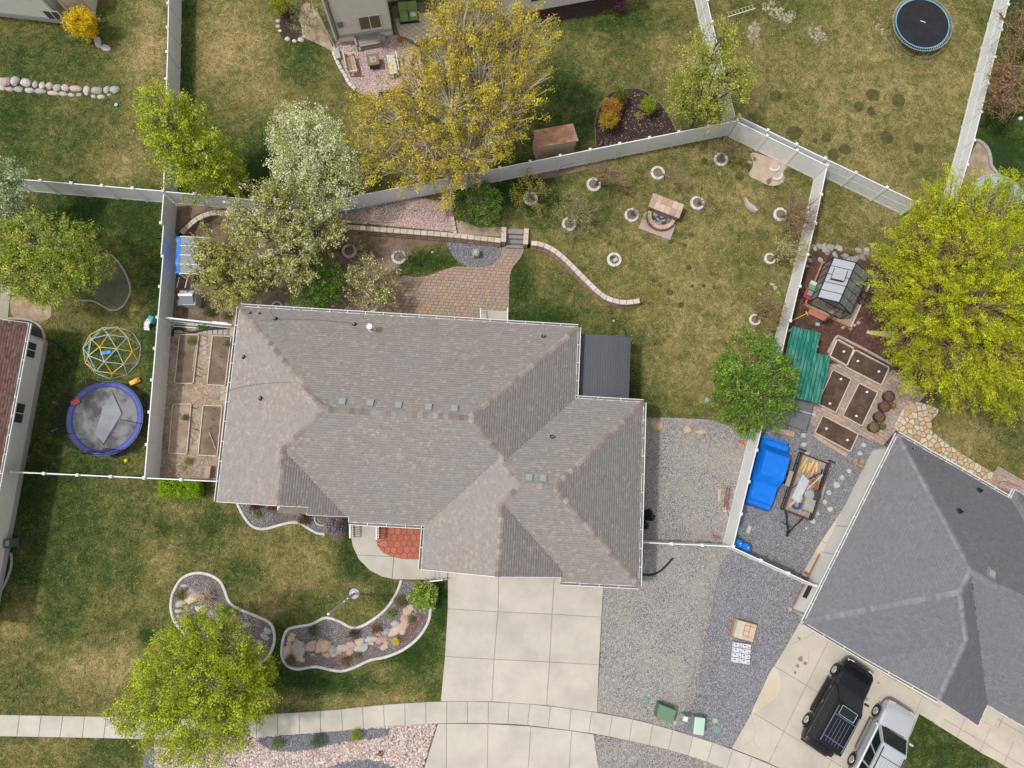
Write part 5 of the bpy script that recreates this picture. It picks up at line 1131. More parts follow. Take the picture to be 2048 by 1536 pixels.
for u, v, a, lb in ((1547, 333, 3.6, 'upper broken half of a white tree ring on the bare dirt'), (1552, 350, 3.9, 'lower broken half of a white tree ring on the bare dirt')):
    c = P(u, v); tag(ring_piece(c, .26, .40, a, a + 2.7).build('broken_ring', RINGM, loc=c), lb, 'tree ring')
# ---------------------------------------------------------------- trees and plants
LEAFM = mat('leaf', (1, 1, 1), attr=True, rough=.55, spec=.25, trans=.25)
BARK = mat('bark_grey', (.30, .26, .21), (.20, .17, .14), scale=8, rough=.95)
BARKP = mat('bark_pale', (.50, .44, .34), (.36, .31, .23), scale=5, rough=.9)
BARKD = mat('bark_dark', (.10, .075, .065), (.15, .11, .09), scale=8, rough=.95)
BARKB = mat('bark_brown', (.30, .20, .13), (.22, .15, .10), scale=8, rough=.95)
def leaves(cen, cdir, n_per, wid, el, size, pal, rg, tipcol=None, tipf=0.0, shape=.55, up=.7, vary=.22, sizevar=.95):
    """cen (K,3) clump centres, cdir (K,3) their direction -> arrays of leaf quads"""
    n_per = int(n_per * 1.35) + 1; size *= .84; K = len(cen); n = K * n_per
    c = np.repeat(cen, n_per, 0); d = np.repeat(cdir, n_per, 0)
    t = rg.random(n) ** .8 - .35; off = rg.normal(size=(n, 3)) * (wid * .88 * (1.1 - .5 * np.clip(t, 0, 1)))[:, None]
    p = c + d * (t * el)[:, None] + off * [1, 1, .8]
    nn = rg.normal(size=(n, 3)) * .75 + [0, 0, up]; nn /= np.linalg.norm(nn, axis=1)[:, None]
    a = np.cross(nn, rg.normal(size=(n, 3)) + d * 1.5); a /= np.linalg.norm(a, axis=1)[:, None] + 1e-9; b = np.cross(nn, a)
    b, a = a, b
    s = size * (1 - sizevar / 2 + sizevar * rg.random(n))[:, None]
    V = np.stack([p - a * s * .5, p + b * s * shape * .5, p + a * s * .5, p - b * s * shape * .5], 1)
    pal = np.array(pal); ck = rg.integers(0, len(pal), K); cc = np.repeat(ck, n_per)
    mixi = rg.integers(0, len(pal), n); use = rg.random(n) < .35; cc = np.where(use, mixi, cc)
    kb = np.repeat(1 - 1.25 * vary + 2.5 * vary * rg.random(K), n_per); col = pal[cc] * (kb * (.85 + .3 * rg.random(n)))[:, None]
    if tipcol is not None:
        tm = (rg.random(n) < tipf * np.clip(.4 + t * 1.4, 0, 2)); col[tm] = np.array(tipcol) * (.85 + .3 * rg.random((tm.sum(), 1)))
    return V, np.clip(col * 1.3, 0, .85)
def crown_mesh(name, V, col, parent, kind=None):
    n = len(V); F4 = np.arange(n * 4).reshape(n, 4); return npmesh(name, V.reshape(-1, 3), F4, LEAFM, parent, col, kind)
def tree(label, base, lobes, pal, name='tree', cat='tree', leaf=.10, dens=7.0, per=26, wid=.17, el=.35, bark=BARK, tr=.09, gap=.0, seed=1, tip=None, tipf=0., branches=1.0, br=.014, group=None,
         shell=.5, up=.7, droop=.0, vary=.22, shape=.55, zsq=.85, thick=1.0, over=0.0, trunk=True):
    rg = np.random.default_rng(seed); B = P(*base); t_ = thing(name, label, cat, B, group)
    W = []
    for u, v, z, r in lobes: q = PH(u, v, z); W.append((np.array(q), r))
    top = np.mean([w_[0] for w_ in W], 0); cen, dr = [], []
    Bn = np.array(B)
    for c, r in W:
        k = max(3, int(dens * r * r * 3)); d = rg.normal(size=(k, 3)); d[:, 2] = np.abs(d[:, 2]) * .9 - .35; d /= np.linalg.norm(d, axis=1)[:, None]
        lump = 1 + .16 * np.sin(d[:, 0] * 5 + seed) * np.sin(d[:, 1] * 6 + c[0]) + .10 * rg.normal(size=k)
        rad = (shell + (1 - shell) * rg.random(k)) * r * lump; p = c + d * rad[:, None] * [1, 1, zsq]
        dd = (p - (c * .5 + top * .2 + Bn * .3)); dd[:, 2] -= droop; dd /= np.linalg.norm(dd, axis=1)[:, None]
        cen.append(p); dr.append(dd)
    cen = np.concatenate(cen); dr = np.concatenate(dr); cen[:, 2] = np.maximum(cen[:, 2], Bn[2] + .25)
    if gap:
        q = cen * 1.9; f = np.sin(q[:, 0] + seed) * np.sin(q[:, 1] * 1.2 + 2 * seed) + .6 * np.sin(q[:, 0] * 2.3 - q[:, 1] * 2.7); keep = f > -1.6 + gap * 2.2; cen, dr = cen[keep], dr[keep]
    V, col = leaves(cen, dr, per, wid, el, leaf, pal, rg, tip, tipf, shape, up, vary)
    crown_mesh('crown', V, col, t_, 'stuff')
    if not trunk: return t_
    mb = MB(); fork = B + (Vector(top) - B) * .35; fork.z = B.z + max(.35, (top[2] - Bn[2]) * .35)
    mb.tube([B - Vector((0, 0, .1)), B.lerp(fork, .5) + Vector((.02, .03, 0)), fork], [tr * 1.2, tr, tr * .85], 9); mb.build('trunk', bark, t_, smooth=True)
    mb = MB(); rr_ = random.Random(seed)
    off = 0
    for c, r in W:
        C_ = Vector(c); mid = fork.lerp(C_, .5) + Vector((rr_.uniform(-.15, .15), rr_.uniform(-.15, .15), -.1)); lr = tr * .55 * min(1, r / 1.5 + .3)
        mb.tube([fork, mid, C_], [lr, lr * .75, lr * .5], 6)
        near = np.argsort(np.linalg.norm(cen - c, axis=1))[: int(min(len(cen), 10 * r * r * branches * 3))]
        for i in rr_.sample(list(near), int(len(near) * min(1, .55))):
            e = Vector(cen[i]) + Vector(dr[i]) * el * .5 + Vector((0, 0, over)); s_ = C_.lerp(mid, rr_.random() * .8); k = s_.lerp(e, .55) + Vector((rr_.uniform(-.12, .12), rr_.uniform(-.12, .12), rr_.uniform(0, .12)))
            mb.tube([s_, k, e], [br * 2.0 * thick, br * 1.3 * thick, br * .5], 4, cap=False)
            if rr_.random() < .7: e2 = k + (e - k) * .8 + Vector((rr_.uniform(-.35, .35), rr_.uniform(-.35, .35), .1)); mb.tube([k, e2], [br, br * .4], 3, cap=False)
    mb.build('branches', bark, t_, kind='stuff')
    return t_
BG = [(.29, .33, .014), (.36, .41, .02), (.19, .24, .01), (.40, .44, .06)]
OL = [(.29, .32, .04), (.36, .38, .07), (.15, .18, .035), (.30, .31, .12)]
GR = [(.075, .17, .012), (.11, .23, .02), (.05, .12, .01), (.14, .27, .03)]
PALE = [(.46, .48, .24), (.38, .41, .17), (.54, .55, .33), (.24, .30, .06), (.62, .62, .43)]
CHR = [(.30, .31, .07), (.24, .26, .035), (.37, .36, .14), (.18, .20, .02), (.44, .43, .24)]
GOLD = [(.42, .33, .03), (.36, .31, .04), (.47, .37, .045), (.31, .28, .035), (.39, .29, .02)]
WIL = [(.31, .35, .008), (.38, .41, .014), (.23, .29, .006), (.42, .44, .03), (.29, .31, .006)]
LL = [(.26, .30, .012), (.33, .38, .02), (.18, .23, .01), (.34, .38, .05)]
# tall columnar tree at the end of the top left fence
tree('bright green narrow tree leaning over the end of the top left fence', (447, 364), [(312, 208, 7.6, 1.05), (335, 240, 6.6, 1.45), (362, 268, 5.6, 1.75), (392, 298, 4.6, 1.75), (415, 325, 3.4, 1.6), (440, 350, 2.0, 1.3), (372, 330, 4.0, 1.35), (350, 290, 5.2, 1.3), (455, 348, 2.6, 1.1), (395, 370, 1.8, 1.0)], BG, seed=21, dens=11, per=34, leaf=.13, wid=.16, shell=.6, vary=.3, tip=(.42, .46, .22), tipf=.07)
tree('tree covered in pale cream blossom between the columnar tree and the golden tree', (668, 385), [(585, 262, 5.4, 1.3), (630, 280, 5.2, 1.7), (655, 320, 4.4, 1.9), (610, 330, 4.2, 1.6), (680, 365, 3.2, 1.6), (580, 310, 4.2, 1.1), (575, 350, 3.4, .8), (705, 345, 3.2, 1.1), (640, 375, 3.0, 1.5)], PALE, seed=22, dens=12, per=30, leaf=.12, wid=.17, el=.45, gap=.12, shell=.45, vary=.25)
tree('big grey-green cherry tree spreading over the fence above the left of the patio', (610, 535), [(505, 425, 4.2, 1.5), (560, 410, 4.4, 1.6), (600, 440, 4.0, 1.8), (535, 470, 4.0, 1.7), (575, 500, 3.6, 1.7), (635, 470, 3.4, 1.4), (660, 460, 3.0, 1.0), (560, 540, 3.0, 1.2), (605, 530, 3.0, 1.2), (500, 450, 3.6, 1.1), (590, 560, 2.4, .8), (550, 385, 4.6, .8)], CHR, seed=23, dens=10, per=28, leaf=.13, wid=.13, el=.5, gap=.1, shell=.4, tip=(.55, .54, .42), tipf=.22, bark=BARKD, vary=.3)
tree('yellow-green cherry tree growing over the blue and grey canopy', (497, 585), [(440, 490, 3.4, 1.2), (485, 500, 3.6, 1.1), (425, 540, 3.2, 1.2), (470, 560, 3.2, 1.4), (510, 550, 2.8, 1.1), (430, 575, 2.8, 1.0), (395, 530, 3.0, .8), (475, 595, 2.4, .9), (405, 490, 3.2, .7), (500, 590, 2.0, .7), (445, 600, 2.0, .6)], [(.22, .23, .035), (.28, .29, .05), (.17, .18, .025), (.33, .33, .10)], seed=24, dens=11, per=26, leaf=.13, wid=.12, el=.5, gap=.22, shell=.3, tip=(.50, .50, .30), tipf=.14, bark=BARKD, vary=.3)
tree('vivid green shrubby tree against the roof edge between two blossoming trees', (640, 590), [(625, 545, 1.8, .9), (640, 575, 1.7, 1.0), (605, 585, 1.5, .8), (665, 560, 1.7, .75), (665, 590, 1.4, .8), (625, 602, 1.2, .7), (632, 520, 2.0, .45), (665, 527, 1.8, .4)], GR, name='shrub', cat='shrub', seed=25, dens=13, per=32, leaf=.11, wid=.13, el=.3, gap=.1)
tree('small tree with pale flower clusters at the roof edge beside the patio', (750, 612), [(735, 550, 2.4, 1.0), (765, 575, 2.2, .95), (725, 590, 2.0, .9), (765, 605, 1.8, .8), (715, 560, 2.1, .7), (740, 525, 2.5, .45), (780, 555, 2.1, .5), (735, 612, 1.5, .6)], [(.20, .21, .05), (.27, .27, .08), (.32, .29, .14), (.16, .18, .03)], seed=26, dens=12, per=24, leaf=.12, wid=.12, el=.4, gap=.28, tip=(.62, .57, .38), tipf=.22, bark=BARKB)
tree('thin green-leaved sapling above the right edge of the pale cherry tree', (699, 500), [(705, 475, 1.8, .7), (725, 490, 1.6, .5), (685, 460, 2.0, .5), (715, 500, 1.3, .5)], [(.12, .16, .03), (.17, .20, .05)], seed=27, dens=10, per=9, leaf=.08, wid=.12, bark=BARKB)
# golden tree
tree('very large golden-leaved tree with pale forked limbs at the top centre', (958, 402), [(925, 60, 8.2, 2.2), (1000, 40, 8.0, 2.0), (1050, 90, 7.4, 1.8), (965, 130, 7.6, 2.3), (890, 115, 7.6, 1.8), (835, 180, 6.6, 1.6), (1040, 180, 6.6, 2.0), (900, 210, 6.6, 2.3), (980, 240, 6.0, 2.2), (790, 240, 5.6, 2.0), (850, 290, 5.0, 2.0), (930, 310, 4.8, 2.0), (770, 310, 4.4, 1.6), (1022, 262, 5.2, 1.1), (745, 230, 5.6, 1.3), (820, 350, 4.0, 1.4), (900, 370, 3.6, 1.3), (735, 290, 4.8, .9), (985, 305, 4.6, 1.2), (820, 125, 6.8, .7), (905, 20, 8.0, 1.1), (1075, 50, 7.4, .9), (890, 395, 3.0, .8)],
     GOLD, seed=28, dens=7.5, per=30, leaf=.12, wid=.15, el=.6, gap=.40, shell=.3, bark=BARKP, tr=.24, branches=1.1, br=.016, thick=1.4, over=.03, vary=.3, droop=0)
tree('deep green rounded bush between the pink gravel and the steps', (960, 425), [(955, 400, 1.7, .9), (935, 420, 1.4, .8), (975, 425, 1.4, .8), (965, 385, 1.7, .6), (920, 400, 1.3, .55), (985, 400, 1.4, .5)], [(.07, .15, .015), (.11, .20, .02), (.05, .10, .012), (.16, .25, .05)], name='bush', cat='bush', seed=29, dens=14, per=30, leaf=.11, wid=.13)
tree('olive-leaved small tree over the ring nearest the deep green bush', (1062, 398), [(1060, 375, 2.2, .9), (1085, 385, 2.0, .7), (1035, 385, 2.0, .7), (1055, 350, 2.4, .6), (1075, 415, 1.6, .6), (1035, 405, 1.5, .4)], [(.19, .19, .03), (.26, .24, .04), (.14, .15, .02)], seed=30, dens=10, per=15, leaf=.10, wid=.13, gap=.1, bark=BARKB, shell=.2)
tree('pale green airy fruit tree, the widest in the orchard lawn', (1138, 449), [(1145, 415, 2.4, 1.0), (1175, 425, 2.2, .8), (1120, 425, 2.2, .7), (1160, 395, 2.5, .7), (1165, 450, 1.8, .7), (1135, 390, 2.5, .5), (1130, 460, 1.6, .5)], [(.20, .23, .09), (.25, .28, .12), (.15, .18, .06)], seed=31, dens=11, per=15, leaf=.09, wid=.13, shell=.15, bark=BARKB)
tree('fruit tree with pink buds and brown twigs near the back fence', (1187, 370), [(1205, 350, 2.2, .9), (1235, 365, 2.0, .8), (1215, 335, 2.4, .6), (1240, 345, 2.1, .6), (1190, 340, 2.2, .5)], [(.30, .15, .13), (.24, .16, .08), (.36, .19, .18), (.22, .18, .07)], seed=32, dens=10, per=8, leaf=.07, wid=.13, shell=.1, bark=BARKB, branches=2.2, br=.012)
tree('small yellow-green tree touching the left side of the fire pit', (1263, 431), [(1275, 415, 1.8, .65), (1255, 405, 1.9, .5), (1290, 425, 1.5, .4), (1243, 418, 1.5, .35), (1275, 395, 2.0, .3)], [(.22, .24, .05), (.28, .29, .06), (.17, .19, .04)], seed=33, dens=12, per=12, leaf=.08, wid=.11, shell=.15, bark=BARKB)
tree('small tree with pale green tips right of the fire pit', (1394, 407), [(1405, 370, 2.4, .6), (1420, 390, 2.0, .7), (1430, 400, 1.8, .5), (1395, 385, 2.0, .5), (1422, 420, 1.4, .4)], [(.22, .25, .09), (.28, .30, .10), (.20, .19, .04)], seed=34, dens=12, per=13, leaf=.08, wid=.11, shell=.15, bark=BARKB)
tree('sparse olive fruit tree in the ring nearest the top fence corner', (1440, 320), [(1445, 295, 2.2, .7), (1475, 300, 2.0, .7), (1425, 290, 2.2, .6), (1460, 280, 2.4, .5), (1415, 300, 1.8, .4), (1490, 310, 1.6, .4)], [(.17, .16, .05), (.22, .20, .06)], seed=35, dens=11, per=6, leaf=.08, wid=.13, shell=.1, bark=BARKB, branches=2.2, br=.011)
tree('leafless sapling with thin brown twigs between the fence and the fire pit', (1318, 348), [(1345, 345, 2.0, .6), (1360, 358, 1.8, .6), (1340, 365, 1.6, .5), (1375, 345, 1.8, .3)], [(.22, .17, .07)], seed=36, dens=9, per=2, leaf=.06, wid=.13, shell=.1, bark=BARKB, branches=2.5, br=.009, tr=.04)
tree('bare dark-trunked tree with reddish twigs reaching over the right fence', (1560, 430), [(1580, 420, 2.4, .9), (1610, 440, 2.2, .8), (1585, 395, 2.6, .7), (1615, 410, 2.4, .7), (1600, 465, 1.9, .7), (1570, 450, 1.8, .5), (1625, 450, 2.0, .4)], [(.24, .12, .09), (.20, .13, .08)], seed=37, dens=11, per=4, leaf=.08, wid=.14, shell=.1, bark=BARKB, branches=2.6, br=.013, tr=.08)
tree('tan-leaved small tree leaning over the right fence above the rubble', (1539, 518), [(1570, 500, 2.0, .7), (1595, 505, 1.9, .6), (1575, 485, 2.2, .6), (1600, 490, 2.0, .4), (1555, 510, 1.6, .4), (1590, 520, 1.6, .4)], [(.34, .30, .13), (.28, .25, .08), (.40, .36, .20)], seed=38, dens=13, per=16, leaf=.10, wid=.12, el=.4, shell=.2, bark=BARKB)
tree('twiggy olive tree over the lowest ring beside the right fence', (1508, 640), [(1525, 610, 2.0, .9), (1550, 640, 1.8, .8), (1515, 590, 2.1, .6), (1545, 600, 2.0, .7), (1535, 665, 1.4, .6), (1560, 620, 1.7, .4), (1505, 615, 1.5, .4)], [(.17, .17, .035), (.22, .21, .05), (.26, .22, .05)], seed=39, dens=10, per=9, leaf=.09, wid=.14, shell=.15, bark=BARKB, branches=2.2, br=.011)
tree('bare grey-twigged tree in the ring above the patio', (798, 515), [(795, 498, 1.8, .6), (815, 520, 1.5, .5), (780, 510, 1.5, .4), (805, 485, 1.8, .4)], [(.22, .20, .14)], seed=40, dens=9, per=1, leaf=.06, wid=.13, shell=.1, bark=BARK, branches=3, br=.010, tr=.05)
tree('dense round bright green tree at the top of the gravel yard', (1480, 790), [(1500, 720, 4.2, 1.5), (1540, 755, 3.8, 1.5), (1480, 770, 3.6, 1.5), (1520, 790, 3.2, 1.6), (1460, 745, 3.2, 1.2), (1455, 800, 2.4, 1.1), (1490, 830, 1.9, 1.1), (1535, 830, 2.0, 1.0), (1565, 745, 3.2, .9), (1525, 700, 4.0, .9), (1560, 800, 2.4, .9), (1440, 770, 2.6, .7), (1495, 855, 1.2, .6)], [(.10, .19, .018), (.15, .25, .025), (.065, .14, .012), (.20, .30, .06)], seed=41, dens=12, per=34, leaf=.12, wid=.14, el=.4, vary=.3, bark=BARKB)
# big willow-like tree
tree('huge yellow-green willow with feathery shoots at the right edge', (1850, 625), [(1900, 420, 6.0, 2.0), (1970, 430, 6.4, 2.2), (1840, 490, 5.6, 2.0), (1920, 510, 7.0, 2.4), (2000, 520, 7.2, 2.4), (1800, 560, 4.6, 1.7), (1880, 600, 7.0, 2.4), (1960, 610, 7.6, 2.5), (2040, 600, 7.0, 2.2), (1830, 660, 5.0, 2.0), (1910, 700, 6.6, 2.3), (1990, 710, 6.6, 2.4), (2050, 720, 6.0, 2.0), (1850, 730, 4.4, 1.6), (1920, 770, 4.6, 1.5), (2000, 780, 4.6, 1.5), (2050, 420, 6.4, 2.0), (1790, 610, 3.8, 1.1), (1870, 440, 5.4, 1.5), (1785, 520, 4.2, 1.0), (1800, 690, 3.4, .9), (2050, 790, 4.0, 1.2), (1955, 390, 6.0, 1.0)],
     WIL, name='willow_tree', cat='tree', seed=42, dens=11, per=44, leaf=.14, wid=.11, el=.85, shell=.55, vary=.32, shape=.25, droop=.6, tr=.3, bark=BARKB, br=.02, up=.5)
# lower left tree
tree('broad light green tree beside the sidewalk at the lower left', (445, 1325), [(400, 1290, 4.6, 1.7), (455, 1310, 4.6, 1.7), (350, 1330, 5.0, 1.7), (410, 1360, 5.4, 2.0), (470, 1370, 4.6, 1.7), (330, 1390, 4.8, 1.7), (390, 1430, 4.8, 1.9), (455, 1430, 4.4, 1.6), (280, 1420, 4.0, 1.3), (340, 1460, 4.0, 1.4), (425, 1480, 3.6, 1.2), (500, 1330, 3.6, 1.3), (505, 1400, 3.4, 1.1), (440, 1260, 4.0, 1.1), (370, 1275, 4.0, .9), (255, 1435, 3.6, .7), (370, 1495, 3.2, .8), (530, 1340, 3.0, .6), (300, 1350, 4.2, .9), (470, 1450, 3.2, .8)], LL, seed=43, dens=13, per=36, leaf=.11, wid=.15, el=.5, gap=.08, vary=.3, bark=BARKP, branches=.8, over=.05, thick=1.0)
tree('loose crowned olive-green tree straddling the ribbed fence at the top', (1372, 280), [(1430, 90, 6.0, 1.2), (1400, 130, 5.6, 1.3), (1455, 145, 5.2, 1.3), (1380, 175, 4.8, 1.3), (1430, 185, 4.8, 1.2), (1475, 170, 4.8, 1.0), (1365, 210, 3.8, 1.1), (1405, 220, 3.8, 1.2), (1440, 215, 3.8, .9), (1450, 75, 6.0, .7), (1350, 185, 4.0, .6), (1495, 145, 4.6, .5)], [(.24, .27, .03), (.30, .33, .045), (.18, .21, .025), (.34, .36, .09)], seed=44, dens=10, per=30, leaf=.12, wid=.16, el=.4, gap=.35, shell=.4, vary=.28, bark=BARKD)
tree('pale silvery blossoming tree cut by the left edge', (60, 440), [(-5, 360, 4.2, 1.3), (15, 395, 4.0, 1.3), (25, 430, 3.2, 1.1), (-20, 420, 3.4, 1.2), (45, 420, 3.0, .8), (5, 345, 4.4, .8), (70, 425, 2.6, .5), (30, 378, 3.8, .6)], [(.34, .40, .24), (.26, .32, .15), (.42, .47, .32), (.16, .22, .06)], seed=45, dens=12, per=30, leaf=.12, wid=.15, el=.4)
tree('wide green tree shading the round bed in the left yard', (150, 580), [(30, 490, 4.6, 1.5), (80, 480, 4.6, 1.5), (130, 500, 4.4, 1.5), (60, 530, 4.2, 1.6), (115, 545, 4.0, 1.6), (165, 530, 3.6, 1.4), (20, 540, 4.0, 1.4), (100, 580, 3.2, 1.2), (190, 540, 3.0, .9), (160, 570, 2.8, 1.0), (0, 510, 4.2, 1.2), (60, 460, 4.6, 1.0), (170, 480, 3.8, .9), (50, 575, 3.0, .9), (205, 530, 2.8, .6)], OL[:2] + [(.16, .23, .02), (.22, .30, .03), (.28, .30, .10)], seed=46, dens=11, per=32, leaf=.12, wid=.15, el=.4, vary=.3)
# right edge bare trees
tree('bare tree with rusty twig ends behind the top right ribbed fence', (2062, 225), [(2010, 130, 3.8, 1.3), (2035, 160, 4.2, 1.3), (1985, 150, 3.4, .9), (2000, 190, 3.0, 1.0), (2030, 210, 3.2, .9), (1975, 215, 2.2, .7), (2005, 235, 2.2, .6), (1995, 175, 3.2, .8)], [(.38, .20, .06), (.30, .17, .06), (.24, .15, .07)], seed=47, dens=10, per=7, leaf=.09, wid=.15, shell=.1, bark=BARKB, branches=2.2, br=.013, thick=1.3, tr=.12)
tree('thin branched tree with a few green shoots in the top right corner', (2075, 110), [(2015, 50, 4.4, 1.2), (2040, 80, 4.2, 1.2), (2010, 95, 3.8, 1.0), (2045, 20, 4.8, 1.2), (2000, 30, 4.2, .7)], [(.22, .24, .05), (.30, .24, .05)], seed=48, dens=8, per=6, leaf=.08, wid=.15, shell=.1, bark=BARKB, branches=1.6, br=.011, thick=1.2, tr=.12)
# shrubs
def shrub(label, u, v, r, pal, seed, name='shrub', cat='shrub', h=None, leaf=.08, per=26, dens=60, tip=None, tipf=0., el=.18, group=None, gap=0, bark=BARKB, wid=.09):
    h = h or r / 33 * .9; R_ = r / 33
    lobes = [(u, v, h * .75, R_ * .75)] + [(u + r * .45 * math.cos(a + seed), v + r * .45 * math.sin(a + seed), h * .55, R_ * .5) for a in (0, 1.26, 2.5, 3.8, 5.0)]
    lobes = [(a, b, z / 1.0, q) for a, b, z, q in lobes]
    k = 1 + h * .5 / 43; c = ((u - 977) / k + 977, (v - 989) / k + 989)
    return tree(label, c, lobes, pal, name=name, cat=cat, leaf=leaf, dens=dens, per=per, wid=wid, el=el, seed=seed, tip=tip, tipf=tipf, group=group, gap=gap, tr=.03, branches=.15, bark=bark, br=.008)
shrub('round shrub with orange-red top and yellow-green base in the dark mulch bed', 1216, 240, 20, [(.30, .24, .015), (.34, .13, .03), (.24, .22, .015), (.38, .30, .02)], 50, h=1.6); shrub('orange-red leafy shrub crown nearest the conifer in the mulch bed', 1224, 215, 22, [(.40, .13, .04), (.34, .17, .03), (.28, .20, .02)], 51, h=1.4)
shrub('dark olive conifer at the top left of the dark mulch bed', 1241, 190, 14, [(.09, .12, .012), (.13, .16, .015), (.06, .08, .01)], 52, name='conifer', cat='conifer', h=1.6)
shrub('yellow-green conifer on the right of the dark mulch bed', 1298, 210, 18, [(.20, .25, .015), (.26, .30, .02), (.14, .19, .012)], 53, name='conifer', cat='conifer', h=1.3)
shrub('tiny yellowish plant in the middle of the dark mulch bed', 1278, 232, 9, [(.30, .28, .08), (.38, .34, .12)], 54, name='plant', cat='plant', h=.3, per=7)
shrub('golden yellow flowering shrub at the corner of the top left house', 160, 45, 30, [(.62, .42, .01), (.55, .34, .01), (.70, .52, .02), (.40, .30, .02)], 55, h=2.2, el=.45, leaf=.09); shrub('golden lower spray of the yellow shrub beside the two boulders', 178, 62, 18, [(.62, .42, .01), (.60, .30, .01), (.70, .52, .02)], 56, h=1.2, el=.5, leaf=.09)
shrub('yellow-green shrub at the top edge in the stone-edged mulch bed', 562, 10, 22, [(.22, .25, .015), (.28, .31, .02), (.16, .19, .012)], 57, h=1.3)
tree('loose grey-green bush beside the tall cream house corner', (622, 55), [(605, 25, 2.0, .7), (622, 50, 1.6, .6), (600, 55, 1.4, .5), (622, 10, 2.2, .5), (595, 5, 2.0, .5)], [(.18, .20, .07), (.24, .26, .11), (.13, .15, .05)], name='bush', cat='bush', seed=58, dens=14, per=20, leaf=.09, wid=.12, bark=BARKB, tr=.03)
shrub('dark maroon shrub cut by the top edge beside the white house wall', 1238, 6, 17, [(.10, .03, .05), (.14, .05, .07), (.06, .02, .03)], 59, h=1.0)
# clipped hedge
hc = P(371, 978); rg = np.random.default_rng(60); k = 520; pts = np.stack([rg.uniform(-1.02, 1.02, k), rg.uniform(-.38, .38, k), rg.uniform(.25, .95, k)], 1); side_ = rg.integers(0, 5, k)
for i, (ax, s_) in enumerate(((0, 1), (0, -1), (1, 1), (1, -1), (2, 1))):
    m_ = side_ == i; pts[m_, ax] = {0: 1.02 * s_, 1: .38 * s_, 2: .95}[ax]
hb = thing('hedge', 'clipped rectangular lime green hedge below the vegetable plot', 'hedge', hc); dd = pts.copy(); dd /= np.linalg.norm(dd, axis=1)[:, None]
V, col = leaves(pts + np.array(hc), dd, 36, .07, .08, .07, [(.20, .33, .012), (.27, .40, .02), (.14, .25, .01)], rg); crown_mesh('crown', V, col, hb, 'stuff')
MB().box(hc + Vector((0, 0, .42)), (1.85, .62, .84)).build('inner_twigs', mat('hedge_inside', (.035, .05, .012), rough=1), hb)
shrub('rounded bright green shrub with cream flowers beside the driveway', 846, 1191, 29, [(.17, .28, .015), (.23, .34, .03), (.12, .20, .01)], 61, h=1.3, per=40, tip=(.62, .60, .38), tipf=.16, leaf=.09)
shrub('lilac bush with purple flowers under the middle roof edge', 668, 1050, 18, [(.20, .13, .20), (.30, .20, .34), (.10, .12, .04), (.14, .10, .08)], 62, h=1.4, tip=(.42, .30, .55), tipf=.3, leaf=.08); shrub('mauve-grey lower part of the lilac bush over the kerb', 677, 1072, 13, [(.28, .20, .22), (.16, .15, .08), (.22, .16, .16)], 63, h=.8, leaf=.06, per=14)
